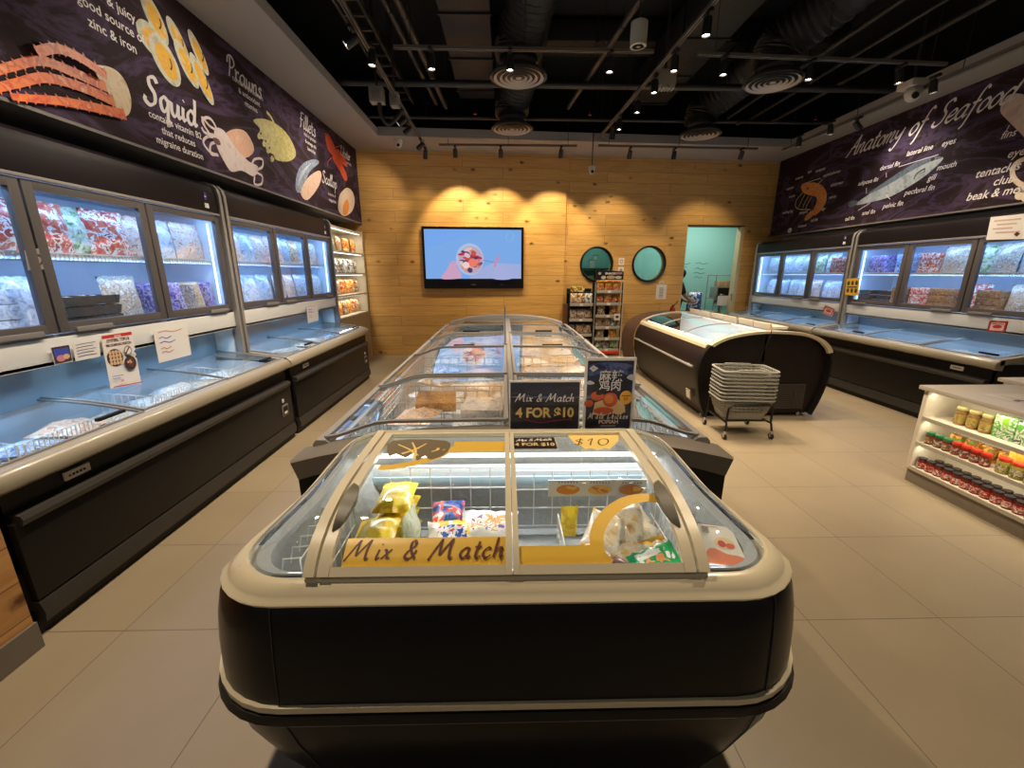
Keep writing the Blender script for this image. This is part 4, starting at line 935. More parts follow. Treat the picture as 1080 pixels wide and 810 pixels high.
b = B(); b.box(2.70, yN + .06, .60, 2.72, yF - .03, .925, white_c); b.box(2.14, yN + .11, .52, 3.28, yF - .03, .53, white_c); b.box(2.14, yN + .11, .53, 2.15, yF - .03, .76, white_c); b.box(3.27, yN + .11, .53, 3.28, yF - .03, .76, white_c); b.build('liner', RI)
b = B(); b.box(2.18, yN + .1, .795, 2.195, yF - .06, .803, led_w); b.build('light_strip', RI)
lamp('AREA', 'lamp', (2.21, 5.3, .79), 5, (.75, .9, 1), RI, target=(2.6, 5.3, .55), size=.03, size_y=2., along=(0, 1, 0))
lamp('AREA', 'lamp', (3.22, 5.3, .79), 3, (.75, .9, 1), RI, target=(2.9, 5.3, .55), size=.03, size_y=2., along=(0, 1, 0))
b = B(); b.tube([(1.995, yN + .10, .545), (1.985, yN + .13, .545), (1.985, yF - .15, .545), (1.995, yF - .1, .545)], .014, grey_l, 8); b.cyl((2.02, 4.45, .545), (1.985, 4.45, .545), .012, grey_l); b.cyl((2.02, 6.2, .545), (1.985, 6.2, .545), .012, grey_l); b.build('bump_rail', RI)
b = B(); gr = mat('grille bars', (.06, .05, .045), .5)
b.box(2.74, yN + .045, .09, 3.19, yN + .052, .355, gr)
for i in range(12): z = .10 + i * .0215; b.box(2.75, yN + .032, z, 3.08, yN + .046, z + .009, gr)
for i in range(5): b.box(3.09 + i * .018, yN + .032, .10, 3.097 + i * .018, yN + .046, .345, gr)
b.box(2.735, yN + .034, .085, 2.745, yN + .05, .36, gr); b.box(3.185, yN + .034, .085, 3.195, yN + .05, .36, gr); b.box(2.735, yN + .034, .352, 3.195, yN + .05, .362, gr); b.build('grille', RI)
b = B(); b.prism([(2.030, 4.36, .17), (2.030, 4.46, .17), (2.012, 4.46, .275), (2.012, 4.36, .275)], (-.006, 0, 0), mat('tan label', (.55, .42, .28), .5)); b.prism([(2.021, 4.375, .185), (2.021, 4.43, .185), (2.008, 4.43, .255), (2.008, 4.375, .255)], (-.006, 0, 0), paper); b.build('rating_label', RI)
b = B(); b.tube([(2.70, yN - .02, .945), (2.695, yN - .03, .90), (2.68, yN - .01, .80), (2.66, yN + .03, .66), (2.64, yN + .03, .50)], .004, rubber, 6); b.build('cable', RI)
for k, (x, y) in enumerate([(2.15, 4.32), (3.2, 4.32), (2.15, 6.3), (3.2, 6.3)]):
    b = B(); b.cyl((x, y, 0), (x, y, .045), .022, chrome, 12); b.cyl((x, y, .03), (x, y, .06), .012, chrome, 8); b.build('foot', RI)
for i in range(5):
    for j, x in enumerate((2.33, 2.56)):
        k = ['white', 'blue', 'grey', 'white', 'blue'][(i + j) % 5]
        FLATBAG[k].put((x, 4.45 + i * .41, .62), (0, .1, .4 * (-1) ** i), '%s bag, %s from the near end under the right island glass, %s row' % (WORDS[k], ORDN[i], ('outer', 'inner')[j]), 'bags in the right island freezer')
for i in range(5):
    k = ['tan', 'white', 'sal', 'tan', 'white'][i]
    FLATBAG[k].put((3.0, 4.45 + i * .41, .64), (0, .1, .4 * (-1) ** i), '%s bag in the far half of the right island, %s from the near end' % (WORDS[k], ORDN[i]), 'bags in the right island freezer')
# row of price cards along its ridge
pc = Pool(carton('price_card', .02, .30, .075, mat('beige card', (.52, .42, .30), .6), None, .002)); tilt = .35
for i in range(6):
    pc.put((2.745 + .01 * (i % 2), 4.42 + i * .33, .925), (0, -tilt * .6, .0), 'beige price card standing on the ridge of the right island, %s from the near end' % ORDN[i], 'price cards on the right island ridge')
p2 = thing('paper_stack', 'cream papers lying on the far right top of the right island freezer', 'papers', (3.0, 4.75, .91))
b = B()
for i in range(4): b.box(2.86 + i * .01, 4.55 + i * .012, .905 + i * .006, 3.10 + i * .012, 4.90 + i * .01, .910 + i * .006, mat('cream paper', (.62, .56, .47), .7))
b.build('sheets', p2)

# ================================================================ shopping baskets on their trolley
bk_g = mat('light grey basket plastic', (.33, .325, .29), .45); bk_g2 = mat('grey basket body', (.27, .26, .225), .5)
def rr4(hx, hy, r, z, n=4):
    pts = []
    for cx, cy, a0 in ((hx - r, hy - r, 0), (-hx + r, hy - r, PI / 2), (-hx + r, -hy + r, PI), (hx - r, -hy + r, 1.5 * PI)):
        for i in range(n + 1): a = a0 + PI / 2 * i / n; pts.append((cx + r * math.cos(a), cy + r * math.sin(a), z))
    return pts
def make_basket():
    t = thing('shopping_basket', 'light grey plastic shopping basket', 'basket')
    b = B(); H_ = .20
    L = [(0, .185, .115), (.07, .205, .132), (.13, .222, .145), (.19, .240, .158)]
    b.loft([rr4(hx, hy, .04, z) for z, hx, hy in L[:2]] + [rr4(hx - .004, hy - .004, .038, z) for z, hx, hy in L[:2][::-1]], bk_g2, True, False, False, True)
    b.add(rr4(.185, .115, .04, 0), [tuple(range(20))], bk_g2)
    for z in (.095, .12, .145, .17):
        k = z / .19; b.tube(rr4(.185 + .055 * k, .115 + .043 * k, .04, z), .0045, bk_g, 5, True)
    top = rr4(.24, .158, .045, .19); mid = rr4(.205, .132, .04, .07)
    for i in range(0, 20):
        q = Vector(mid[i]); p = Vector(top[i]); b.cyl(q, p, .004, bk_g, 5)
    for sx in range(-4, 5):
        for sy in (-1, 1): b.cyl((sx * .038, sy * .132, .07), (sx * .044, sy * .158, .19), .004, bk_g, 5)
    for sy in range(-2, 3):
        for sx in (-1, 1): b.cyl((sx * .205, sy * .036, .07), (sx * .24, sy * .042, .19), .004, bk_g, 5)
    b.build('body', t, local=True)
    b = B(); b.loft([rr4(.238, .156, .045, .186), rr4(.252, .170, .05, .186), rr4(.255, .173, .05, .192), rr4(.252, .170, .05, .200), rr4(.238, .156, .045, .200)], bk_g, True, False, False, True); b.build('rim', t, local=True)
    for sy in (-1, 1):
        b = B(); b.tube([(-.12, sy * .164, .196), (-.12, sy * .164, .206), (-.11, sy * .158, .209), (.11, sy * .158, .209), (.12, sy * .164, .206), (.12, sy * .164, .196)], .005, bk_g, 6); b.build('handle', t, local=True)
    return t
bp_ = Pool(make_basket()); bx, by = 2.27, 3.84
nb = 9
for k in range(nb):
    bp_.put((bx + .004 * (k % 2), by, .165 + k * .034), (0, 0, -.10), 'light grey shopping basket, %s in the nested stack on the trolley' % (['lowest', 'second from bottom', 'third from bottom', 'fourth from bottom', 'middle', 'fourth from top', 'third from top', 'second from top', 'topmost'][k]), 'nested shopping baskets')
T = thing('basket_trolley', 'black tubular basket trolley on castors in front of the right island freezer', 'trolley', (bx, by, 0))
b = B(); r = .010
for sx in (-1, 1):
    b.tube([(bx + sx * .22, by - .20, .07), (bx + sx * .21, by - .19, .15), (bx + sx * .20, by - .16, .155), (bx + sx * .2, by + .16, .155), (bx + sx * .21, by + .19, .15), (bx + sx * .22, by + .20, .07)], r, black_m, 8)
b.cyl((bx - .2, by - .12, .155), (bx + .2, by - .12, .155), r, black_m); b.cyl((bx - .2, by + .12, .155), (bx + .2, by + .12, .155), r, black_m)
b.tube([(bx - .21, by - .18, .15), (bx - .205, by - .185, .30), (bx - .17, by - .185, .325), (bx + .17, by - .185, .325), (bx + .205, by - .185, .30), (bx + .21, by - .18, .15)], r, black_m, 8)
b.tube([(bx - .21, by + .18, .15), (bx - .205, by + .185, .30), (bx - .17, by + .185, .325), (bx + .17, by + .185, .325), (bx + .205, by + .185, .30), (bx + .21, by + .18, .15)], r, black_m, 8)
b.build('frame', T)
for sx in (-1, 1):
    for sy in (-1, 1):
        x, y = bx + sx * .22, by + sy * .20
        b = B(); b.cyl((x - .011, y, .028), (x + .011, y, .028), .028, rubber, 14); b.cyl((x - .013, y, .028), (x + .013, y, .028), .012, chrome, 10); b.cyl((x, y, .05), (x, y, .08), .012, chrome, 8); b.box(x - .015, y - .012, .03, x + .015, y + .012, .06, chrome, .002); b.build('castor', T)
# ================================================================ combined chest and upright freezers along both walls
BAGS = {k: Pool(pouch('frozen_food_bag', .24, .27, .09, gb[k], gb[k], i + 60)) for i, k in enumerate(['red', 'green', 'white', 'tan', 'purple', 'grey', 'sal', 'orange', 'blue'])}
CART = {k: Pool(carton('frozen_food_box', .22, .16, .075, gb[k], None, .004)) for k in ['blue', 'purple', 'brown', 'red', 'white', 'orange', 'green', 'tan']}
TRAY = Pool(tray('food_tray', .20, .15, .05, mat('black tray', (.03, .025, .02), .4), printm('tray food', [(.35, .18, .08), (.6, .5, .35), (.25, .1, .05), (.7, .65, .5)], 20)))
def combi(name_l, side, ya, yb, zd, label, contents, where, ndoors=3, stick=True):
    """side +1: back on the left wall, face +X; side -1: back on the right wall. d = depth from the chest front"""
    xf = -1.97 if side > 0 else 4.40
    T = (lambda d, y, z: (xf - d, y, z)) if side > 0 else (lambda d, y, z: (xf + d, y, z))
    F = thing('combination_freezer', label, 'freezer', T(.5, (ya + yb) / 2, 0))
    du = .40; dn = 1.0; ztop = zd[2]; zb, zt = zd[0], zd[1]
    N = lambda: B(T)
    b = N(); b.box(.03, ya + .01, .12, .93, yb - .01, .30, black_s); b.box(.03, ya + .01, .30, .075, yb - .01, .66, black_s); b.box(.0, ya + .03, .16, .035, yb - .03, .52, black_s, .006)
    b.box(.03, ya + .012, .30, dn, ya + .035, .70, black_m); b.box(.03, yb - .035, .30, dn, yb - .012, .70, black_m); b.box(.02, ya + .02, 0, .9, yb - .02, .12, black_m); b.build('body', F)
    b = N(); b.loft([[(.03, y, .50), (-.012, y, .505), (-.022, y, .53), (-.012, y, .548), (.03, y, .556)] for y in (ya + .05, yb - .05)], mat('charcoal bumper', (.035, .032, .03), .45), True, True, True); b.build('bump_rail', F)
    b = N(); b.loft([[(.03, y, .05), (-.005, y, .055), (-.012, y, .10), (.0, y, .150), (.03, y, .155)] for y in (ya + .03, yb - .03)], mat('charcoal bumper', (.035, .032, .03), .45), True, True, True); b.build('plinth', F)
    # rim: front, rounded return at both ends
    b = N(); pr = [(.045, .655), (-.012, .66), (-.030, .675), (-.034, .70), (-.022, .73), (.0, .745), (.03, .750), (.050, .745), (.05, .70)]
    b.loft([[(d + (.02 if y in (ya, yb) else 0), y, z - (.006 if y in (ya, yb) else 0)) for d, z in pr] for y in (ya, ya + .03, yb - .03, yb)], rim_g, True, True, True); b.build('rim', F)
    b = N()
    for y0 in (ya, yb - .045):
        b = N(); b.loft([[(d, y0, z), (d, y0 + .045, z), (d, y0 + .045, z + .055), (d, y0, z + .055)] for d, z in ((.03, .695), (.60, .775))], rim_g, True, True, True); b.build('side_rim', F)
    # tank
    b = N(); b.box(.085, ya + .04, .55, .62, yb - .04, .56, white_c); b.box(.075, ya + .04, .37, .085, yb - .04, .735, white_c); b.box(.62, ya + .04, .37, .63, yb - .04, .80, white_c)
    b.box(.08, ya + .035, .37, .62, ya + .045, .74, white_c); b.box(.08, yb - .045, .37, .62, yb - .035, .74, white_c); b.build('liner', F)
    # chest lids
    nl = 3; L = (yb - ya - .09) / nl; lz = lambda d: .748 + (d - .05) * .135
    for k in range(nl):
        y0, y1 = ya + .045 + k * L, ya + .045 + (k + 1) * L; up = .008 * (k % 2)
        b = N(); b.grid(lambda a, c: (.05 + .55 * c, y0 + (y1 - y0) * a, lz(.05 + .55 * c) + up + .012 * math.sin(PI * c)), 1, 10, g_lidc); g = b.build('chest_lid', F, recalc=False)
        b = N()
        for yy in (y0 + .008, y1 - .008):
            b.loft([[(d, yy - .008, lz(d) + up + .012 * math.sin(PI * (d - .05) / .55) - .004), (d, yy + .008, lz(d) + up + .012 * math.sin(PI * (d - .05) / .55) - .004), (d, yy + .008, lz(d) + up + .012 * math.sin(PI * (d - .05) / .55) + .006), (d, yy - .008, lz(d) + up + .012 * math.sin(PI * (d - .05) / .55) + .006)] for d in [.05 + .11 * i / 2 for i in range(11)]], grey_m, True, True, True)
        b.box(.045, y0, lz(.05) + up - .004, .060, y1, lz(.05) + up + .007, grey_l); b.build('lid_frame', g)
        if k != 1:
            b = N(); yy = (y1 - .22) if side > 0 else (y0 + .05); b.box(.09, yy, lz(.1) + up + .012, .115, yy + .16, lz(.1) + up + .030, black_m, .006); b.build('handle', g)
    for k in range(3):
        y = ya + (yb - ya) * (k + .45) / 3
        b = N(); r = .0028; n = 11
        for q in range(n + 1): d = .10 + .50 * q / n; b.cyl((d, y, .56), (d, y, .725 + .04 * q / n), r, white_w, 5)
        for z in (.57, .64, .725): b.cyl((.10, y, z), (.60, y, z + (.04 if z > .7 else 0)), r, white_w, 5)
        n = 16
        for q in range(n + 1): yy = y + .36 * q / n - .0; b.cyl((.27, yy, .58), (.27, yy, .735), r, white_w, 5) if yy < yb - .06 else None
        b.cyl((.27, y, .735), (.27, min(y + .36, yb - .06), .735), r, white_w, 5); b.cyl((.27, y, .65), (.27, min(y + .36, yb - .06), .65), r, white_w, 5); b.build('wire_divider', F)
    # backsplash: white panel, overhang
    b = N(); b.box(.60, ya + .03, .80, .63, yb - .03, 1.06, mat('gloss blue white panel', (.26, .34, .40), .10, coat=.9)); b.box(du - .005, ya + .03, zb - .16, .66, yb - .03, zb - .14, white_p)
    b.box(du - .005, ya + .03, zb - .16, du + .01, yb - .03, zb - .02, white_p, .003); b.box(.44, ya + .018, .77, 1.0, ya + .032, zb, white_p); b.box(.44, yb - .032, .77, 1.0, yb - .018, zb, white_p); b.build('backsplash', F)
    # cabinet above
    b = N(); b.box(.965, ya + .03, zb, .99, yb - .03, ztop, white_c); b.box(.42, ya + .03, zb - .03, .97, yb - .03, zb - .005, white_c); b.box(.42, ya + .03, zt + .02, .97, yb - .03, zt + .05, white_c)
    b.box(.42, ya + .02, zb - .03, .99, ya + .035, ztop, white_c); b.box(.42, yb - .035, zb - .03, .99, yb - .02, ztop, white_c); b.build('cabinet', F)
    zs = (zb + zt) / 2 + .02
    b = N(); b.box(.50, ya + .04, zs - .018, .95, yb - .04, zs, white_p)
    n = int((yb - ya) / .025)
    for q in range(n): y = ya + .05 + q * .025; b.box(.494, y, zs - .02, .50, y + .012, zs + .012, white_p)
    b.box(.49, ya + .04, zs + .012, .50, yb - .04, zs + .02, white_p); b.build('shelf', F)
    b = N(); b.loft([[(.42, y, zt + .01), (du - .02, y, zt + .015), (du - .018, y, ztop - .08), (du + .0, y, ztop - .03), (du + .05, y, ztop), (.97, y, ztop), (.97, y, zt + .04), (.42, y, zt + .04)] for y in (ya + .03, yb - .03)], mat('dark canopy', (.010, .007, .009), .45, spec=.18), True, True, True); b.build('canopy', F)
    b = N(); b.box(du - .024, ya + .03, zt + .005, du, yb - .03, zt + .022, grey_l, .003); b.build('canopy_trim', F)
    for y0 in (ya, yb - .034):   # curved end frames
        out = [(.40, .76), (du - .035, .80), (du - .035, ztop - .08), (du - .022, ztop - .03), (du + .01, ztop + .0), (du + .06, ztop + .018), (1.0, ztop + .018)]
        inn = [(1.0, ztop - .02), (du + .07, ztop - .022), (du + .035, ztop - .04), (du + .018, ztop - .09), (du + .012, .82), (.45, .765)]
        b = N(); b.prism([(d, y0, z) for d, z in out + inn], (0, .034, 0), grey_l)
        b.add([], [], grey_l); b.build('end_frame', F)
        b = N(); b.box(du + .0, y0 + .012, .78, 1.0, y0 + .022, ztop, white_p if False else grey_m); b.build('end_panel', F)
    # doors
    W = (yb - ya - .075) / ndoors
    for k in range(ndoors):
        y0, y1 = ya + .0375 + k * W + .006, ya + .0375 + (k + 1) * W - .006; fw = .052
        b = N(); d0, d1 = du - .012, du + .022
        b.box(d0, y0, zb, d1, y0 + fw, zt, grey_fr, .004); b.box(d0, y1 - fw, zb, d1, y1, zt, grey_fr, .004); b.box(d0, y0 + fw - .002, zt - fw * .9, d1, y1 - fw + .002, zt, grey_fr, .003); b.box(d0, y0 + fw - .002, zb, d1, y1 - fw + .002, zb + fw, grey_fr, .003)
        D = b.build('door', F)
        b = N(); b.add([(du + .006, y0 + fw - .004, zb + fw - .004), (du + .006, y1 - fw + .004, zb + fw - .004), (du + .006, y1 - fw + .004, zt - fw * .9 + .004), (du + .006, y0 + fw - .004, zt - fw * .9 + .004)], [(0, 1, 2, 3)], g_door); b.build('pane', D, recalc=False)
        b = N(); hy = (y1 - .30) if k % 2 == 0 else (y0 + .08); b.box(d0 - .012, hy, zb - .004, d0 + .004, hy + .22, zb + .022, grey_m, .004); b.build('handle', D)
        
        if k == ndoors - 1: b = N(); yt = y1 - fw - .012; b.cyl((du + .05, yt, zb + .06), (du + .05, yt, zt - .06), .007, led, 8); b.build('tube_light', F)
    yc = (ya + yb) / 2; D3 = Vector(T(.75, yc, zb)); P3 = Vector(T(du + .06, yc, zt - .01))
    lamp('AREA', 'lamp', P3, 9, (.26, .50, 1.), F, target=D3, size=.04, size_y=yb - ya - .2, along=(0, 1, 0))
    lamp('AREA', 'lamp', Vector(T(du + .06, yc, zs - .03)), 6, (.26, .50, 1.), F, target=Vector(T(.75, yc, zb)), size=.03, size_y=yb - ya - .2, along=(0, 1, 0))
    lamp('AREA', 'lamp', Vector(T(du + .06, yc, zb - .18)), 4.2, (.30, .62, 1.), F, target=Vector(T(du + .03, yc, .4)), size=.03, size_y=yb - ya - .2, along=(0, 1, 0), spread=120)  # blue light added over the chest, no fixture modelled for it
    # small plates on the front
    near, far = (ya, yb)
    b = N(); y = near + .28; b.box(.018, y, .585, .031, y + .12, .625, paper, .004); [b.box(.016, y + .015 + i * .017, .600, .019, y + .025 + i * .017, .610, ink if i else red_ink) for i in range(5)]; b.build('name_plate', F)
    b = N(); y = far - .22; b.box(-.006, y, .26, .0, y + .10, .36, grey_m, .002); b.box(-.0075, y + .012, .27, -.005, y + .088, .345, black_m); b.box(-.0085, y + .025, .278, -.006, y + .075, .30, paper); b.box(-.006, y + .02, .385, .0, y + .045, .415, paper); b.build('rating_plate', F)
    b = N(); y = (yb - .20) if side > 0 else (ya + .16); b.box(du - .022, y, zt + .05, du - .017, y + .045, zt + .085, paper); b.box(du - .022, y + .005, zt + .11, du - .017, y + .035, zt + .165, mat('violet badge', (.07, .05, .3), .4)); b.box(du - .0225, y + .008, zt + .13, du - .0165, y + .03, zt + .14, paper); b.build('display', F)
    # goods
    rng = random.Random(int(ya * 10) + (3 if side > 0 else 9))
    a = PI / 2 * side
    for k in range(ndoors):
        y0 = ya + .0375 + k * W; shelf_t, shelf_b = contents[k]
        for lev, (zz_, items) in enumerate(((zs + .005, shelf_t), (zb + .001, shelf_b))):
            n = len(items)
            for q, it in enumerate(items):
                y = y0 + W * (q + .5) / n; kind, col = it.split(':'); d = .60 + rng.uniform(-.03, .03)
                pos = lambda z: T(d, y, z)
                lb = '%s, %s on the %s shelf, %s' % ('{}', ORDN[q], 'upper' if lev == 0 else 'lower', '%s door, %s' % (['near', 'middle', 'far'][k], where[4:]))
                g = 'packs behind the doors of ' + where
                if kind == 'bag': BAGS[col].put(pos(zz_ + .002), (-.12 * 1, 0, a + rng.uniform(-.2, .2)), lb.format(WORDS[col] + ' bag'), g, (1.18, 1.0, 1.08))
                elif kind == 'box':
                    for s_ in range(3): CART[col].put(pos(zz_ + .001 + s_ * .077), (0, 0, a + rng.uniform(-.06, .06)), lb.format(['bottom ', 'middle ', 'top '][s_] + WORDS[col] + ' box'), g)
                elif kind == 'stand': CART[col].put(pos(zz_ + .115), (0, 1.3, a + rng.uniform(-.06, .06)), lb.format('leaning ' + WORDS[col] + ' box'), g)
                elif kind == 'tray':
                    for s_ in range(3): TRAY.put(pos(zz_ + .001 + s_ * .062), (0, 0, a + rng.uniform(-.08, .08)), lb.format(['bottom ', 'middle ', 'top '][s_] + 'black tray'), g)
    cc = ['white', 'grey', 'blue', 'sal', 'tan', 'grey', 'white', 'tan']
    for q in range(8):
        y = ya + .2 + (yb - ya - .35) * q / 7.5
        k = cc[(q + int(ya)) % 8]
        FLATBAG[k].put(T(.42, y, .60 + .02 * (q % 3)), (rng.uniform(-.12, .12), rng.uniform(-.12, .12), rng.uniform(-.5, .5)), '%s rear bag, %s from near end, chest of %s' % (WORDS[k], ORDN[q], where), 'bags in the chest of ' + where)
        k = cc[(q + 3) % 8]
        FLATBAG[k].put(T(.23, y + .06, .585 + .015 * (q % 2)), (rng.uniform(-.12, .12), rng.uniform(-.12, .12), rng.uniform(-.5, .5)), '%s front bag, %s from near end, chest of %s' % (WORDS[k], ORDN[q], where), 'bags in the chest of ' + where)
    return F, T
ZL = (1.19, 1.95, 2.20); ZR = (1.10, 1.84, 2.05)
FA, TL = combi('a', 1, 1.50, 3.82, ZL, 'black chest freezer with glass door cabinet above, nearest on the left wall',
    [(['bag:orange', 'bag:orange', 'bag:green'], ['box:blue', 'box:blue', 'box:white']), (['bag:red', 'bag:red', 'bag:green', 'bag:red'], ['bag:white', 'tray:x', 'tray:x', 'bag:tan']), (['bag:sal', 'bag:white', 'bag:sal'], ['stand:purple', 'stand:purple', 'stand:tan', 'stand:purple'])], 'the near left freezer')
FB, _ = combi('b', 1, 3.85, 6.12, ZL, 'black chest freezer with glass door cabinet above, second on the left wall',
    [(['bag:sal', 'bag:sal', 'bag:grey'], ['bag:white', 'bag:grey', 'bag:white']), (['bag:sal', 'bag:sal', 'bag:grey'], ['bag:white', 'bag:tan', 'bag:sal']), (['bag:orange', 'bag:grey', 'bag:sal'], ['bag:grey', 'bag:blue', 'bag:grey'])], 'the far left freezer')
FD, TR = combi('d', -1, 3.60, 5.92, ZR, 'black chest freezer with glass door cabinet above, nearest on the right wall',
    [(['bag:green', 'bag:grey', 'bag:tan'], ['tray:x', 'bag:tan', 'box:brown']), (['bag:green', 'bag:tan', 'box:red'], ['bag:red', 'box:brown', 'box:red']), (['box:blue', 'box:purple'], ['box:brown', 'tray:x', 'tray:x'])], 'the near right freezer')
FC, _ = combi('c', -1, 5.95, 8.25, ZR, 'black chest freezer with glass door cabinet above, second on the right wall',
    [(['box:red', 'box:red', 'bag:white'], ['bag:white', 'bag:grey', 'bag:white']), (['bag:green', 'bag:grey', 'bag:white'], ['bag:sal', 'bag:white', 'bag:grey']), (['bag:white', 'bag:grey'], ['bag:grey', 'bag:white'])], 'the far right freezer')
# notices taped to the white panels
def notice(name, label, side, quad, X, draw, cat='notice'):
    """quad: photo corners tl, tr, br, bl"""
    c = [on_x(px, py, X) for px, py in quad]; s = 1 if side > 0 else -1
    P = [Vector((X, y, z)) for y, z in c]
    t = thing(name, label, cat, (X, sum(p.y for p in P) / 4, min(p.z for p in P)))
    fn = lambda u, v, l: tuple((P[3].lerp(P[2], u)).lerp(P[0].lerp(P[1], u), v) + Vector((s * l, 0, 0)))
    b = B(); b.add([fn(u, v, l) for l in (-.0015, 0) for u, v in ((0, 0), (1, 0), (1, 1), (0, 1))], [(3, 2, 1, 0), (4, 5, 6, 7), (0, 1, 5, 4), (1, 2, 6, 5), (2, 3, 7, 6), (3, 0, 4, 7)], paper); b.build('sheet', t)
    a = Art(fn); draw(a); a.build('print', t); return t
pk = mat('pink ink', (.65, .25, .30), .6); dish = mat('dumpling print', (.72, .48, .28), .5); dk = mat('dark dish print', (.05, .03, .03), .5); br = mat('meat print', (.22, .06, .03), .5)
def d1(a):
    a.rect(.02, .93, .98, .99, red_ink); a.text('SEAFOOD', .5, .935, .05, paper, 'c', bold=.02)
    a.text('OYSTERS, TOFU &', .5, .855, .075, maroon, 'c', bold=.03, sx=1.2); a.text('FISH DUMPLING PORTION', .5, .775, .065, maroon, 'c', bold=.03, sx=1.05)
    a.ell(.30, .56, .25, .165, dk)
    for i in range(4):
        for j in range(4): a.ell(.16 + i * .093, .46 + j * .068, .048, .036, dish, n=10)
    a.ell(.72, .66, .13, .09, grey_l); a.ell(.72, .66, .1, .065, paper); a.ribbon([(.62, .6), (.72, .68), (.78, .72)], .03, dk)
    a.ell(.72, .42, .20, .135, dk)
    for i in range(12): t_ = i * 2.4; a.ell(.72 + .12 * math.cos(t_) * (i / 12), .42 + .085 * math.sin(t_) * (i / 12), .035, .024, br if i % 3 else dish, n=8)
    a.ell(.92, .62, .03, .022, blue_ink); a.ell(.92, .52, .03, .022, maroon); a.rect(.05, .22, .4, .23, blue_ink); a.rect(.05, .18, .3, .19, blue_ink); a.rect(.30, .10, .38, .14, pk); a.rect(.02, .015, .98, .035, red_ink)
notice('poster', 'white poster with red border and dumpling bowls hanging over the near left chest', 1, [(106, 354), (139, 349), (149, 404), (117, 410)], -2.345, d1, 'poster')
def d2(a):
    for y, m, w in ((.9, pk, .7), (.72, blue_ink, .35), (.58, blue_ink, .45), (.40, pk, .3), (.28, pk, .35)): a.ribbon([(.12, y), (.12 + w * .3, y + .03), (.12 + w * .6, y - .02), (.12 + w, y + .03)], .025, m)
notice('notice_sheet', 'white sheet with pink and blue handwriting right of the dumpling poster', 1, [(161, 348), (197, 344), (202, 374), (168, 383)], -2.345, d2)
def d3(a):
    for i in range(5): a.ribbon([(.1, .85 - i * .16), (.4, .87 - i * .16), (.85 - .1 * (i % 2), .86 - i * .16)], .03, ink if i % 2 else blue_ink)
notice('notice_sheet', 'small white note with black handwriting left of the dumpling poster', 1, [(76, 362), (104, 357), (106, 376), (80, 381)], -2.345, d3)
def d4(a): a.rect(.03, .04, .97, .96, dk); a.rect(.1, .4, .9, .85, blue_ink); a.ell(.4, .3, .25, .18, pk); a.ell(.7, .35, .18, .15, dish)
notice('photo_card', 'small dark photo card taped left of the white handwritten note', 1, [(53, 366), (73, 363), (77, 381), (58, 385)], -2.345, d4, 'card')
notice('notice_sheet', 'white handwritten sheet on the far left freezer', 1, [(323, 322), (335, 320), (336, 338), (325, 341)], -2.345, d2)
def d5(a): a.rect(.05, .06, .95, .94, red_ink); a.rect(.14, .16, .86, .84, mat('pale pink print', (.75, .55, .5), .6)); a.ell(.5, .5, .25, .16, red_ink); a.rect(.2, .7, .8, .76, maroon)
notice('price_label', 'red framed price label on the near right freezer', -1, [(1044, 338), (1064, 339), (1060, 351), (1040, 350)], 4.795, d5, 'label')
notice('price_label', 'tilted red price label on the far right freezer', -1, [(870, 322), (881, 326), (877, 334), (867, 330)], 4.795, d5, 'label')
def d6(a): a.rect(0, 0, 1, 1, yel); [a.ell(.2 + .3 * i, .72 - .44 * j, .1, .14, dk, n=8) for i in range(3) for j in range(2)]; a.rect(.1, .46, .9, .52, ink)
notice('sticker', 'yellow sticker with black symbols on the joint of the right freezers', -1, [(893, 294), (907, 293), (905, 312), (891, 311)], 4.76, d6, 'sticker')
def d7(a): [a.rect(.12 + .1 * (i % 2), .78 - i * .17, .85 - .1 * (i % 3), .84 - i * .17, mat('faint pink ink', (.6, .42, .38), .6)) for i in range(4)]; a.poly([(.70, .2), (.78, .3), (.86, .22), (.78, .1)], maroon)
notice('notice_board', 'large white notice standing on top edge of near right freezer', -1, [(1045, 229), (1084, 225), (1082, 252), (1040, 253)], 4.77, d7)
def d8(a): a.rect(.2, .3, .8, .7, dk)
notice('door_sticker', 'grey round-logo sticker on the first left glass door', 1, [(26, 264), (48, 261), (49, 284), (30, 285)], -2.36, lambda a: (a.rect(0, 0, 1, 1, grey_l), a.ell(.5, .45, .34, .30, dk), a.ell(.5, .45, .24, .20, grey_l)), 'sticker')
# ================================================================ wooden counter at the lower left
C = thing('counter', 'pine plank counter with grey plinth at the lower left edge', 'counter', (-2.4, .7, 0))
b = B(); b.box(-2.9, .1, .12, -1.925, 1.455, .60, wood_side); b.build('body', C)
b = B(); b.box(-2.9, .1, 0, -1.915, 1.46, .12, mat('grey plinth laminate', (.17, .145, .12), .5)); b.build('plinth', C)
# ================================================================ jar display on the right
stone = mat('pale stone top', (.56, .50, .42), .3, bump=.05, bscale=8); disp = mat('warm white laminate', (.72, .66, .54), .45); kick = mat('brown grey kick board', (.20, .165, .125), .5)
X0, X1, YA, YB = 3.0, 3.66, 1.55, 2.84
D = thing('display_counter', 'stone topped display counter with three lit jar shelves at the right', 'counter', (3.3, 2.2, 0))
b = B(); b.box(X0 - .02, YA, .695, X1 + .02, YB + .03, .725, stone, .006); b.build('top', D)
b = B(); b.box(X1 - .02, YA, .10, X1, YB, .695, disp); b.box(X0 + .26, YA, .10, X0 + .275, YB, .695, disp); b.box(X0, YB - .03, .10, X1, YB, .695, disp, .003); b.box(X0, YA, .10, X1, YA + .03, .695, disp, .003); b.build('body', D)
b = B(); b.box(X0 + .01, YA + .01, 0, X1 - .02, YB - .01, .10, kick); b.build('plinth', D)
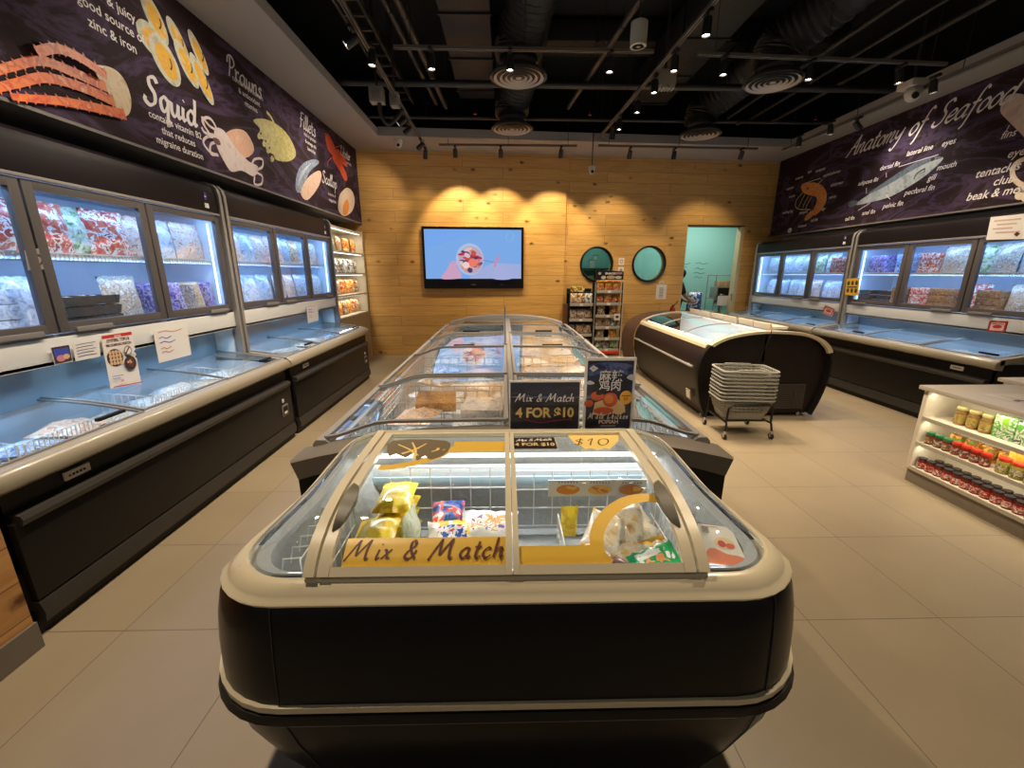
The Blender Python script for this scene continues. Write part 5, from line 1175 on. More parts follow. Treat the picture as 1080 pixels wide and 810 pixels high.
for z in (.10, .295, .485):
    b = B(); b.box(X0, YA + .03, z, X0 + .26, YB - .03, z + .018, disp, .003); b.box(X0 - .002, YA + .03, z - .004, X0 + .008, YB - .03, z + .022, mat('shelf edge strip', (.45, .41, .33), .4)); b.build('shelf', D)
for z in (.288, .478, .688):
    b = B(); b.box(X0 + .02, YA + .05, z - .002, X0 + .032, YB - .05, z + .004, led_w); b.build('light_strip', D)
    lamp('AREA', 'lamp', (X0 + .03, 2.2, z - .01), 1.5, (1, .86, .6), D, target=(X0 + .12, 2.2, z - .2), size=.02, size_y=1.2, along=(0, 1, 0))
D2 = thing('display_counter', 'stone topped display counter behind the first, cut by right frame edge', 'counter', (4.2, 2.8, 0))
b = B(); b.box(3.80, 2.0, .695, 4.3, 3.08, .725, stone, .006); b.build('top', D2)
b = B(); b.box(3.82, 2.02, .1, 4.28, 3.05, .695, disp, .003); b.build('body', D2)
b = B(); b.box(3.83, 2.03, 0, 4.27, 3.04, .1, kick); b.build('plinth', D2)
pr_ = thing('leaflet', 'white papers with blue marks lying on the stone counter top', 'papers', (3.35, 2.3, .725))
b = B(); b.box(3.16, 2.18, .7252, 3.42, 2.62, .7262, mat('glossy cream leaflet', (.62, .56, .48), .35)); b.build('sheet', pr_)
a = Art(lambda u, v, l: (3.16 + .26 * u, 2.18 + .44 * v, .7264 + l)); lav = mat('slate blue ink', (.16, .14, .2), .5)
a.ribbon([(.1, .62), (.3, .66), (.5, .60)], .07, lav); a.ribbon([(.1, .32), (.3, .38), (.5, .3)], .07, lav); a.ribbon([(.3, .9), (.32, .5), (.3, .1)], .02, lav); a.ribbon([(.7, .2), (.8, .25), (.9, .15)], .03, maroon); a.build('print', pr_)
glass_b = mat('brown jar contents', (.28, .15, .04), .25, coat=.5)
JB = Pool(jar('jar', .034, .125, glass_b, mat('pale gold lid', (.55, .50, .22), .35, .3), printm('brown jar label', [(.45, .30, .08), (.55, .42, .12), (.3, .18, .05)], 40), .022))
JG = Pool(jar('jar', .026, .088, mat('dark sauce', (.12, .03, .02), .25, coat=.5), mat('green lid', (.02, .16, .06), .35), printm('sauce label', [(.5, .12, .05), (.15, .12, .06), (.7, .6, .45)], 60), .018))
JR = Pool(jar('jar', .026, .088, mat('dark red sauce', (.20, .02, .01), .25, coat=.5), mat('red lid', (.62, .04, .02), .3), printm('red label', [(.5, .05, .03), (.12, .05, .04), (.7, .6, .5)], 60), .018))
JL = Pool(jar('jar', .033, .10, mat('yellow green sauce', (.35, .30, .05), .25, coat=.5), mat('red lid', (.62, .04, .02), .3), printm('yellow label', [(.45, .38, .05), (.7, .65, .5), (.15, .1, .04), (.35, .4, .06)], 50), .02))
JD = Pool(jar('jar', .0275, .082, mat('chilli oil', (.18, .015, .01), .22, coat=.6), mat('dark metal lid', (.06, .05, .055), .25, .6), printm('chilli label', [(.35, .03, .02), (.5, .06, .03), (.75, .65, .6), (.25, .02, .02)], 55), .014))
CO = Pool(carton('snack_box', .075, .05, .10, printm('orange box print', [(.7, .22, .03), (.8, .45, .08), (.25, .12, .04), (.15, .3, .08)], 30)))
GP_ = Pool(carton('noodle_pack', .115, .06, .145, printm('green white pack', [(.28, .6, .05), (.75, .8, .7), (.12, .45, .05), (.8, .82, .78), (.05, .1, .04)], 24), None, .006))
RB = Pool(carton('snack_box', .09, .05, .075, printm('red box print', [(.55, .03, .02), (.65, .1, .06), (.8, .6, .5)], 34)))
gl_ = 'jars and packs on the display counter'
for i in range(3): JB.put((3.10, 2.65 - i * .078, .503), (0, 0, i), 'brown jar with pale gold lid, %s from the far end of the top shelf' % ORDN[i], gl_)
for i in range(6): GP_.put((3.11, 2.39 - i * .122, .503), (0, 0, PI / 2 * -1), 'green and white pack, %s from the jars on the top shelf' % ORDN[i], gl_)
for i in range(3): JG.put((3.05, 2.765 - i * .060, .313), (0, 0, i), 'small jar with green lid, %s from the far end of the middle shelf' % ORDN[i], gl_)
for i in range(4): JR.put((3.05, 2.585 - i * .060, .313), (0, 0, i), 'small dark jar with red lid, %s beyond the green lids on the middle shelf' % ORDN[i], gl_)
for i in range(4): CO.put((3.15, 2.67 - i * .10, .313), (0, 0, -PI / 2), 'orange snack box behind the jars, %s from the far end, middle shelf' % ORDN[i], gl_)
Bx = carton('snack_box', .13, .06, .14, printm('bright orange box', [(.8, .35, .03), (.85, .5, .08), (.15, .3, .05)], 18)); tag(Bx, 'bright orange box standing among the red-lidded jars on the middle shelf', 'box', gl_); Bx.location = (3.14, 2.28, .313); Bx.rotation_euler = (0, 0, -PI / 2)
for i in range(8): JL.put((3.055, 2.31 - i * .074, .313), (0, 0, i), 'yellow labelled jar with red lid, %s from the orange box, front row' % ORDN[i], gl_)
for i in range(6): JL.put((3.14, 2.17 - i * .074, .313), (0, 0, i + 1), 'yellow labelled jar with red lid, %s from the orange box, back row' % ORDN[i], gl_)
for i in range(18): JD.put((3.05, 2.775 - i * .0605, .118), (0, 0, i), 'red jar with dark lid, %s from the far end of the bottom shelf, front row' % (ORDN + ['fifteenth', 'sixteenth', 'seventeenth', 'eighteenth'])[i], gl_)
for i in range(14): JD.put((3.115, 2.72 - i * .0605, .118), (0, 0, i), 'red jar with dark lid, %s from the far end of the bottom shelf, back row' % ORDN[i], gl_)
for i in range(5): RB.put((3.20, 2.20 - i * .10, .165), (0, 0, -PI / 2), 'small red box at the back of the bottom shelf, %s from the far end' % ORDN[i], gl_)
b = B(); b.box(3.17, 1.62, .118, 3.25, 2.26, .165, disp, .002); o = b.build('riser', D)

# ================================================================ white snack shelf in the far left corner
S = thing('snack_shelf', 'cream wall shelf with four lit niches of snacks in the far left corner', 'shelf', (-2.7, 7.0, 0))
ya, yb = 6.22, 7.84; xs0, xs1 = -2.92, -2.46; nz = [.84, 1.17, 1.50, 1.83, 2.17]
shw = mat('cream shelf laminate', (.66, .60, .48), .5)
b = B(); b.box(xs0, ya, .0, xs0 + .02, yb, 2.2, shw); b.box(xs0, ya, 0, xs1, ya + .03, 2.2, shw, .003); b.box(xs0, yb - .035, 0, xs1, yb, 2.2, shw, .003); b.build('frame', S)
for z in nz: b = B(); b.box(xs0 + .02, ya + .03, z - .03, xs1, yb - .035, z, shw, .003); b.build('shelf', S)
b = B(); b.box(xs1 - .03, ya + .03, 0, xs1 - .01, yb - .035, .81, mat('tan cupboard front', (.50, .37, .20), .5)); b.build('cupboard', S)
for i, z in enumerate(nz[1:]):
    b = B(); b.box(xs1 - .05, ya + .06, z - .036, xs1 - .035, yb - .07, z - .03, led_w); b.build('light_strip', S)
    lamp('AREA', 'lamp', (xs1 - .05, 7.0, z - .045), 3.2, (1, .88, .66), S, target=(xs1 - .2, 7.0, z - .33), size=.02, size_y=1.4, along=(0, 1, 0))
sg2 = {'red': [(.6, .04, .02), (.75, .5, .1), (.5, .03, .02), (.8, .7, .5)], 'green': [(.15, .35, .12), (.7, .7, .5), (.1, .25, .1)], 'white': [(.8, .8, .78), (.7, .7, .7), (.05, .05, .08), (.85, .85, .85)], 'orange': [(.85, .62, .12), (.75, .12, .03), (.85, .5, .1), (.9, .8, .5)], 'tan': [(.65, .5, .32), (.4, .22, .12), (.8, .72, .6)], 'brown': [(.3, .14, .07), (.75, .65, .5), (.2, .08, .04), (.55, .3, .15)], 'grey': [(.6, .6, .6), (.15, .12, .12), (.75, .74, .7)]}
sg2 = {k: printm(k + ' snack film', v, 17) for k, v in sg2.items()}
SN = {k: Pool(pouch('snack_bag', .155, .205, .075, sg2[k], sg2[k], 80 + i)) for i, k in enumerate(['red', 'green', 'white', 'orange', 'tan', 'brown', 'grey'])}
rows = [['red', 'brown', 'orange', 'brown', 'orange', 'red', 'tan'], ['brown', 'orange', 'tan', 'red', 'orange', 'red', 'brown'], ['white', 'grey', 'white', 'grey', 'white', 'white', 'grey'], ['red', 'green', 'tan', 'orange', 'orange']]
lv_ = ['lowest niche', 'second niche', 'third niche', 'top niche']
for i, r_ in enumerate(rows):
    for j, k in enumerate(r_):
        SN[k].put((xs1 - .14, ya + .18 + j * 1.3 / max(1, len(r_) - 1), nz[i] + .001), (-.1, 0, PI / 2 + .1 * (-1) ** j), '%s snack bag, %s from the left in the %s of the corner shelf' % (WORDS[k], ORDN[j], lv_[i]), 'snacks on the corner shelf', (1.2, 1.1, 1.12))

# ================================================================ two snack racks at the back wall
def rack(label, x0, x1, y, z1, levels, frame_m, base=None):
    t = thing('snack_rack', label, 'rack', ((x0 + x1) / 2, y, 0)); dp = .30
    b = B()
    for x in (x0, x1):
        for yy in (y, y + dp): b.box(x - .012, yy - .012, 0, x + .012, yy + .012, z1, frame_m, .003)
    b.box(x0, y + dp - .004, .05, x1, y + dp, z1, black_m); b.build('frame', t)
    for z in levels:
        b = B(); b.box(x0, y, z - .012, x1, y + dp, z, frame_m); b.box(x0, y - .012, z - .025, x1, y, z + .03, mat('price rail', (.42, .40, .38), .4), .002)
        b.box((x0 + x1) / 2 - .03, y - .015, z - .02, (x0 + x1) / 2 + .03, y - .012, z + .022, paper); b.build('shelf', t)
    return t
LVA = [.10, .38, .66, .94]; LVB = [.10, .31, .52, .73, .95, 1.17]
RA = rack('low dark snack rack left of the taller one at the back wall', 1.20, 1.64, 7.80, 1.22, LVA, black_m)
b = B(); b.box(1.12, 7.82, 0, 1.18, 8.1, .95, mat('brown rack side', (.10, .04, .02), .5), .004); b.build('side_panel', RA)
RBk = rack('tall snack rack with printed header left of the right island', 1.68, 2.16, 7.80, 1.34, LVB, black_m)
b = B(); b.prism([(1.66, 7.80, 1.385), (2.16, 7.80, 1.385), (2.16, 7.80, 1.53), (1.66, 7.80, 1.555)], (0, .02, 0), black_m); hd = b.build('header', RBk)
a = Art(lambda u, v, l: (1.66 + u * .5, 7.80 - l, 1.385 + v * .15)); gy = mat('header grey', (.55, .5, .48), .5)
a.poly([(.14 + .07 * math.cos(i * PI / 6) * (1 if i % 2 else .55), .72 + .2 * math.sin(i * PI / 6) * (1 if i % 2 else .55)) for i in range(12)], gy); a.text('SNACKS', .55, .62, .3, paper, 'c', bold=.04, sx=.38); a.rect(.72, .62, .95, .86, mat('faded rose', (.35, .2, .2), .5))
a.ell(.28, .25, .09, .2, gy); a.ell(.55, .28, .16, .2, mat('header tan', (.5, .33, .22), .5)); a.ell(.82, .26, .12, .18, gy); a.build('header_print', hd)
b = B(); b.box(1.655, 7.785, .0, 1.675, 7.80, 1.34, grey_l); b.box(2.165, 7.785, 0, 2.185, 7.80, 1.36, mat('pale rack edge', (.6, .5, .4), .5)); b.build('edge_strip', RBk)
b = B(); b.box(1.67, 7.76, .03, 2.16, 7.80, .085, mat('red base board', (.55, .05, .03), .4), .003); b.build('base_board', RBk)
def rowp(x0, x1, y, z, cols, lab, grp):
    n = len(cols)
    for j, k in enumerate(cols): SN[k].put((x0 + (x1 - x0) * (j + .5) / n, y + .07, z + .001), (-.12, 0, 0), '%s snack bag, %s from the left on %s' % (WORDS[k], ORDN[j], lab), grp, (1.0, 1, .98))
rowp(1.21, 1.63, 7.80, .94, ['tan', 'brown', 'white'], 'the top shelf of the low rack', 'snacks on the low rack')
rowp(1.21, 1.63, 7.80, .66, ['brown', 'tan', 'brown'], 'the second shelf of the low rack', 'snacks on the low rack')
rowp(1.21, 1.63, 7.80, .38, ['grey', 'tan', 'brown'], 'the third shelf of the low rack', 'snacks on the low rack')
rowp(1.21, 1.63, 7.80, .10, ['brown', 'red', 'grey'], 'the lowest shelf of the low rack', 'snacks on the low rack')
for z, c, nm in ((1.17, ['orange', 'orange', 'orange'], 'the top shelf of the tall rack'), (.95, ['red', 'orange', 'red'], 'the second shelf of the tall rack'), (.73, ['brown', 'red'], 'the third shelf of the tall rack'), (.52, ['tan', 'tan', 'grey'], 'the fourth shelf of the tall rack'), (.31, ['tan', 'orange'], 'the fifth shelf of the tall rack'), (.10, ['green', 'grey', 'green'], 'the lowest shelf of the tall rack')):
    rowp(1.69, 2.15, 7.80, z, c, nm, 'snacks on the tall rack')
yb_x = carton('snack_box', .26, .12, .10, printm('yellow snack box', [(.8, .65, .1), (.85, .75, .3), (.25, .12, .05), (.8, .68, .15)], 10)); tag(yb_x, 'yellow snack box lying on the top of the low rack', 'box'); yb_x.location = (1.36, 7.97, 1.16)
b = B(); b.box(1.2, 7.9, 1.14, 1.64, 8.1, 1.16, black_m); b.build('top_shelf', RA)
cn = thing('pinned_card', 'small white card with brown picture on the tall snack rack', 'card', (2.08, 7.785, .70))
b = B(); b.box(2.03, 7.778, .66, 2.14, 7.783, .78, paper); b.build('card', cn)
a = Art(lambda u, v, l: (2.03 + .11 * u, 7.778 - l, .66 + .12 * v)); a.ell(.5, .5, .3, .2, maroon); a.build('picture', cn)

# ================================================================ on the back wall
def wfn(x0, z0, w, h, off): return lambda u, v, l: (x0 + u * w, wall_y(x0 + u * w, off) - l, z0 + v * h)
def wpanel(b, x0, z0, x1, z1, off, th, m):
    b.prism([(x0, wall_y(x0, off), z0), (x1, wall_y(x1, off), z0), (x1, wall_y(x1, off), z1), (x0, wall_y(x0, off), z1)], (0, -th, 0), m)
TV = thing('television', 'wide television showing a fruit bowl on blue, mounted on the plank wall', 'television', (-.55, 8.05, 1.22))
x0, x1, z0, z1 = -1.44, .37, 1.225, 2.295
b = B(); wpanel(b, x0, z0, x1, z1, -.08, .05, black_g); b.build('casing', TV)
b = B(); wpanel(b, x0 + .04, 1.40, x1 - .045, z1 - .045, -.13, .003, glow('screen blue', (.20, .42, .90), 1.0)); scn = b.build('screen', TV)
sx0, sx1, sz0, sz1 = x0 + .04, x1 - .045, 1.40, z1 - .045
a = Art(wfn(sx0, sz0, sx1 - sx0, sz1 - sz0, -.134), .001, .0008)
G = lambda n_, c, s=.9: glow('screen ' + n_, c, s)
a.poly([(.0, 0), (.25, 0), (.6, .25), (1, .3), (1, 1), (.6, 1), (0, .6)], G('sky', (.24, .48, .95))); a.poly([(.45, 0), (1, 0), (1, .3), (.7, .33), (.5, .15)], G('lilac', (.42, .50, .85)))
a.ell(.46, .40, .145, .325, G('bowl rim', (.5, .62, .9)), n=32); a.ell(.47, .385, .128, .28, G('bowl in', (.62, .45, .55)), n=32)
fr = random.Random(4)
for i in range(34):
    t = fr.random() * 6.28; q = math.sqrt(fr.random()); c = [(.75, .12, .10), (.85, .35, .3), (.12, .06, .2), (.9, .7, .72), (.6, .05, .1), (.15, .1, .3)][i % 6]
    a.ell(.47 + .10 * q * math.cos(t), .39 + .22 * q * math.sin(t), .028, .055, G('fruit%d' % (i % 6), c, .8), fr.random() * 3, 9)
a.ell(.49, .33, .045, .09, G('strawberry', (.9, .22, .15), 1)); a.ell(.42, .28, .035, .07, G('pale fruit', (.95, .65, .6), 1))
hs = G('hand', (.72, .42, .62), .9)
a.poly([(.16, 0), (.20, .14), (.27, .30), (.31, .32), (.32, .22), (.36, .14), (.37, .05), (.33, 0)], hs, 4); a.ribbon([(.24, .24), (.29, .36), (.32, .28)], .02, hs); a.ribbon([(.27, .18), (.32, .3), (.345, .2)], .018, hs)
a.poly([(.70, 0), (.72, .2), (.78, .30), (.86, .2), (.90, 0)], G('far hand', (.45, .50, .85), .9), 4); a.ribbon([(.60, .38), (.68, .35), (.72, .33)], .008, G('stick', (.2, .2, .3), .6))
a.ribbon([(.72, .25), (.75, .44), (.78, .42)], .025, G('berry pink', (.8, .35, .55), .8)); a.ribbon([(.84, .9), (.88, .95), (.92, .9), (.91, .8), (.87, .76), (.84, .83), (.85, .9)], .006, G('logo ring', (.35, .58, .95), .9))
a.build('picture', scn)
b = B(); wpanel(b, -.60, 1.29, -.50, 1.30, -.132, .002, grey_m); wpanel(b, -.06, 1.29, .0, 1.30, -.132, .002, grey_m); b.build('logo', TV)
def wnotice(name, label, X0, Z0, X1, Z1, off, draw, cat='notice', m=None):
    t = thing(name, label, cat, ((X0 + X1) / 2, wall_y((X0 + X1) / 2, off), Z0)); b = B(); wpanel(b, X0, Z0, X1, Z1, off - .001, .004, m or paper); b.build('sheet', t)
    a = Art(wfn(X0, Z0, X1 - X0, Z1 - Z0, off - .006)); draw(a); a.build('print', t)
def n1(a):
    a.rect(.04, .86, .96, .97, mat('lemon band', (.75, .72, .05), .5)); a.text('NOTICE', .5, .885, .07, ink, 'c', sx=1.5)
    a.text('Business', .4, .72, .08, ink, 'c', sx=1.4); a.poly([(.75, .8), (.82, .84), (.92, .72), (.88, .7)], ink); a.rect(.03, .5, .97, .51, grey_m)
    for i in range(9): a.rect(.12, .44 - i * .045, .88 - .1 * (i % 3), .452 - i * .045, grey_m)
wnotice('notice_sheet', 'white notice with yellow top band right of the television', .79, 1.45, 1.10, 1.905, -.05, n1)
wnotice('notice_sheet', 'small white sheet with dark drawing below the yellow banded notice', .885, 1.09, 1.10, 1.42, -.05, lambda a: (a.rect(.05, .78, .9, .95, dk), a.ell(.35, .35, .25, .25, dk), a.ell(.4, .4, .15, .14, paper), a.ell(.7, .3, .16, .16, dk), a.ell(.55, .3, .1, .1, pk)))
wnotice('sticker', 'small dark sticker between the television and the yellow banded notice', .66, 1.54, .76, 1.65, -.05, lambda a: (a.poly([(.1, .1), (.4, .2), (.5, .9), (.9, .8), (.95, .1), (.6, .4)], dk), a.ell(.2, .4, .12, .12, dk)), 'sticker', mat('pale wood sticker', (.6, .42, .25), .5))
wnotice('notice_sheet', 'upper small white note between the two round windows', 2.20, 1.65, 2.31, 1.78, .02, lambda a: (a.rect(.25, .25, .75, .75, mat('rose ink', (.5, .25, .25), .5)), a.rect(.35, .35, .65, .65, paper)))
wnotice('notice_sheet', 'lower small white note between the two round windows', 2.20, 1.48, 2.31, 1.61, .02, lambda a: (a.ell(.5, .55, .28, .25, mat('rose ink', (.5, .25, .25), .5)), a.rect(.2, .12, .8, .2, ink)))
wnotice('notice_sheet', 'white form in a clear sleeve below the right round window', 2.99, 1.0, 3.20, 1.28, .02, lambda a: [a.rect(.3, .15 + i * .1, .7, .19 + i * .1, grey_m) for i in range(7)])
wnotice('notice_sheet', 'tiny white tag above the form sleeve', 3.04, 1.29, 3.14, 1.345, .02, lambda a: a.rect(.2, .4, .8, .6, grey_m))
E1 = thing('fire_extinguisher', 'small red fire extinguisher at the plank wall left of the doorway', 'extinguisher', (3.30, 8.28, .55))
b = B(); b.lathe([(0, .55), (.05, .55), (.058, .57), (.058, .80), (.045, .84), (.02, .86), (.02, .88), (0, .88)], mat('extinguisher red', (.45, .02, .02), .3), (3.30, 8.28, 0), 16); b.build('cylinder', E1)
b = B(); b.box(3.285, 8.24, .88, 3.315, 8.30, .90, black_m, .002); b.tube([(3.30, 8.22, .90), (3.34, 8.21, .95), (3.36, 8.20, .98)], .008, black_m); b.tube([(3.30, 8.24, .89), (3.24, 8.22, .86), (3.235, 8.23, .65)], .009, rubber); b.build('handle', E1)
b = B(); b.box(3.26, 8.335, .60, 3.34, 8.41, .62, black_m); b.box(3.27, 8.33, .55, 3.33, 8.34, .80, black_m); b.build('bracket', E1)
sw = thing('wall_switch', 'white switch box on the planks right of the doorway', 'switch', (4.95, 8.53, .80)); b = B(); wpanel(b, 4.90, .78, 5.0, .85, .02, .04, white_p); b.build('box', sw); b = B(); wpanel(b, 4.92, .80, 4.98, .83, -.02, .004, grey_l); b.build('rocker', sw)

# ================================================================ storeroom contents seen through the doorway
RK = thing('storage_rack', 'wire storage rack with microwave behind the doorway', 'rack', (5.0, 9.8, 0))
b = B()
for x in (4.72, 5.32):
    for y in (9.55, 9.95): b.cyl((x, y, 0), (x, y, 1.46), .012, grey_l, 8)
for x0_, x1_, y_ in ((4.72, 5.32, 9.55), (4.72, 5.32, 9.95)): b.cyl((x0_, y_, 1.455), (x1_, y_, 1.455), .01, grey_l, 8)
b.build('frame', RK)
for z in (.35, .95): b = B(); b.box(4.72, 9.55, z - .02, 5.32, 9.95, z, grey_l); b.build('shelf', RK)
MW = thing('microwave', 'steel microwave on the storage rack in the storeroom', 'microwave', (5.02, 9.75, .95))
b = B(); b.box(4.78, 9.58, .952, 5.26, 9.92, 1.20, grey_m, .006); b.build('casing', MW)
b = B(); b.box(4.80, 9.565, .975, 5.12, 9.58, 1.18, black_g, .003); b.build('door', MW)
b = B(); b.box(5.14, 9.57, .975, 5.24, 9.58, 1.18, mat('steel panel', (.35, .35, .33), .3, .6)); b.build('control_panel', MW)
TB = thing('carton_box', 'tan cardboard box on the microwave', 'box', (5.0, 9.75, 1.2)); b = B(); b.box(4.84, 9.62, 1.201, 5.12, 9.88, 1.33, mat('cardboard', (.42, .28, .15), .7), .004); b.build('box', TB); b = B(); b.box(4.96, 9.615, 1.2, 5.0, 9.885, 1.333, mat('brown tape', (.5, .38, .2), .3)); b.build('tape', TB)
FN = thing('standing_fan', 'black standing fan in the storeroom', 'fan', (4.78, 9.4, 0))
b = B(); b.cyl((4.78, 9.4, 0), (4.78, 9.4, .03), .17, black_m, 24); b.cyl((4.78, 9.4, .03), (4.78, 9.4, .80), .014, black_m); b.build('stand', FN)
b = B(); b.cyl((4.78, 9.36, .90), (4.78, 9.48, .90), .055, black_m, 16); b.cyl((4.78, 9.4, .78), (4.78, 9.42, .88), .02, black_m); b.build('motor', FN)
b = B()
for rr_ in (.06, .10, .14, .18): b.tube([(4.78 + rr_ * math.cos(t), 9.30, .90 + rr_ * math.sin(t)) for t in [i * PI / 12 for i in range(24)]], .004, black_m, 5, True)
for i in range(16): t = i * PI / 8; b.cyl((4.78 + .02 * math.cos(t), 9.295, .90 + .02 * math.sin(t)), (4.78 + .18 * math.cos(t), 9.31, .90 + .18 * math.sin(t)), .002, black_m, 4)
b.build('guard', FN)
for i in range(4):
    t = i * PI / 2; b = B(); b.add([(4.78 + .02 * math.cos(t), 9.33, .90 + .02 * math.sin(t)), (4.78 + .16 * math.cos(t - .3), 9.32, .90 + .16 * math.sin(t - .3)), (4.78 + .165 * math.cos(t + .3), 9.35, .90 + .165 * math.sin(t + .3))], [(0, 1, 2)], mat('fan blade', (.1, .12, .12), .4)); b.build('blade', FN, solid=.003)
BB = thing('plastic_bag', 'blue and white plastic bag hanging behind the doorway', 'bag', (4.12, 9.2, .7)); o = pouch('bag', .34, .40, .18, printm('blue white bag', [(.03, .10, .42), (.7, .74, .8), (.02, .06, .3), (.03, .12, .5)], 9), None, 90); o.parent = BB; o.location = (0, 0, 0)
b = B(); b.tube([(-.08, 0, .38), (-.06, 0, .46), (.06, 0, .46), (.08, 0, .38)], .006, white_p); b.build('handle', BB, local=True)
b = B(); b.box(3.98, 9.05, .66, 4.6, 9.5, .70, grey_l, .004)
TBL = thing('work_table', 'grey work table in the storeroom', 'table', (4.3, 9.28, 0)); b.build('table_top', TBL)
for x in (4.02, 4.56):
    for y in (9.09, 9.46): b = B(); b.box(x - .02, y - .02, 0, x + .02, y + .02, .66, grey_l); b.build('leg', TBL)
WP = thing('white_card', 'blank white card standing at the doorway', 'card', (4.50, 8.6, 0)); c0 = on_y(755, 331, 8.75); c1 = on_y(768, 315, 8.75)
b = B(); b.box(c0[0], 8.75, .85, c1[0] + .02, 8.756, 1.05, paper); b.build('card', WP)
b = B(); b.box(c0[0] + .08, 8.756, 0, c0[0] + .10, 8.776, 1.0, grey_m); b.box(c0[0] - .02, 8.70, 0, c0[0] + .2, 8.83, .015, grey_m); b.build('stand', WP)
BXT = thing('wall_writing', 'black handwriting on the teal storeroom wall', 'writing', (4.5, 10.34, 1.5))
a = Art(lambda u, v, l: (4.15 + u, 10.348 - l, 1.3 + v)); fi = mat('faded ink', (.08, .14, .14), .6)
for i, (u, v, w_) in enumerate([(.0, .42, .3), (.0, .34, .22), (.42, .42, .3), (.42, .30, .22), (.40, .20, .26), (.42, .10, .2)]): a.ribbon([(u, v), (u + w_ * .3, v + .02), (u + w_ * .6, v - .015), (u + w_, v + .01)], .011, fi)
a.build('writing', BXT)
cbx = thing('wall_box', 'small grey box on the storeroom wall at the left of the doorway', 'box', (4.02, 10.3, 1.98)); b = B(); b.box(3.98, 10.25, 1.95, 4.12, 10.348, 2.20, grey_l, .005); b.build('housing', cbx); b = B(); b.box(4.0, 10.245, 2.0, 4.1, 10.25, 2.1, grey_m); b.build('cover', cbx)

# person behind the doorway, black top, bending towards the table
def skin_body(name, pts, edges, rad, m, root=0, sub=2):
    me = bpy.data.meshes.new(name); me.from_pydata(pts, edges, []); me.materials.append(m); o = bpy.data.objects.new(name, me); COL.objects.link(o)
    md = o.modifiers.new('s', 'SKIN'); md.use_smooth_shade = True
    for i, r in enumerate(rad): me.skin_vertices[0].data[i].radius = (r, r) if not isinstance(r, tuple) else r
    me.skin_vertices[0].data[root].use_root = True
    s = o.modifiers.new('u', 'SUBSURF'); s.levels = sub; s.render_levels = sub
    return o
PX, PY = 3.62, 9.15
PE = thing('person', 'person in a black top bending behind the doorway edge', 'person', (PX, PY, 0))
skin_m = mat('skin', (.42, .24, .15), .5); cloth = mat('black cloth', (.012, .012, .014), .8)
pts = [(0, 0, .88), (.02, 0, 1.06), (.06, 0, 1.24), (.10, 0, 1.33), (.13, 0, 1.39), (.16, .0, 1.46),
       (.08, -.17, 1.28), (.16, -.22, 1.05), (.33, -.20, .92), (.41, -.19, .90), (.08, .17, 1.28), (.16, .22, 1.05), (.33, .20, .92), (.41, .19, .90),
       (0, -.09, .84), (.01, -.10, .46), (0, -.11, .08), (.11, -.11, .04), (0, .09, .84), (.01, .10, .46), (0, .11, .08), (.11, .11, .04)]
ed = [(0, 1), (1, 2), (2, 3), (3, 4), (4, 5), (2, 6), (6, 7), (7, 8), (8, 9), (2, 10), (10, 11), (11, 12), (12, 13), (0, 14), (14, 15), (15, 16), (16, 17), (0, 18), (18, 19), (19, 20), (20, 21)]
ra = [(.13, .16), (.12, .15), (.12, .17), .06, .055, .085, .055, .042, .032, .03, .055, .042, .032, .03, .085, .06, .042, .035, .085, .06, .042, .035]
bo = skin_body('body', pts, ed, ra, skin_m); bo.parent = PE
ct = skin_body('shirt', [pts[i] for i in (0, 1, 2, 6, 7, 10, 11)], [(0, 1), (1, 2), (2, 3), (3, 4), (2, 5), (5, 6)], [(.145, .175), (.135, .165), (.135, .185), .07, .06, .07, .06], cloth); ct.parent = PE
tr_ = skin_body('trousers', [pts[i] for i in (0, 14, 15, 16, 18, 19, 20)], [(0, 1), (1, 2), (2, 3), (0, 4), (4, 5), (5, 6)], [(.14, .17), .098, .075, .06, .098, .075, .06], cloth); tr_.parent = PE
b = B(); b.lathe([(0, 1.40), (.075, 1.42), (.098, 1.47), (.095, 1.53), (.06, 1.575), (0, 1.585)], mat('black hair', (.01, .009, .009), .6), (.15 - .01, 0, 0), 16); h = b.build('hair', PE, local=True)

SH = thing('storage_shelf', 'grey wall shelf with white tubs seen through the left round window', 'shelf', (1.85, 10.1, 1.6))
b = B(); b.box(1.3, 9.9, 1.58, 2.4, 10.34, 1.61, mat('dark shelf board', (.05, .08, .08), .5)); b.box(1.32, 10.3, 1.40, 1.36, 10.34, 1.6, grey_m); b.box(2.3, 10.3, 1.40, 2.34, 10.34, 1.6, grey_m); b.build('board', SH)
for i, (x, z, w_, h_) in enumerate(((2.05, 1.612, .14, .17), (2.12, 1.785, .09, .10), (2.02, 1.30, .16, .14), (2.2, 1.2, .12, .34))):
    t = thing('storage_tub', ['white tub on the storeroom shelf seen in left round window', 'small white tub on top of the tub in left round window', 'white tub hanging below the storeroom shelf in left round window', 'dark tub below the storeroom shelf in left round window'][i], 'tub', (x, 10.1, z))
    m_ = paper if i < 3 else mat('dark shelf board', (.05, .08, .08), .5); b = B(); b.loft([rr4(w_ * .42, .06, .02, 0), rr4(w_ * .5, .07, .02, h_)], m_, True, True, True); b.v = [(x + p[0], 10.1 + p[1], z + p[2]) for p in b.v]; b.build('tub', t)
    b = B(); b.loft([rr4(w_ * .52, .075, .02, h_), rr4(w_ * .52, .075, .02, h_ + .015)], grey_l, True, True, True); b.v = [(x + p[0], 10.1 + p[1], z + p[2]) for p in b.v]; b.build('lid', t)
b = B(); b.box(1.9, 9.95, 1.18, 2.35, 10.3, 1.20, mat('dark shelf board', (.05, .08, .08), .5)); b.build('board', SH)
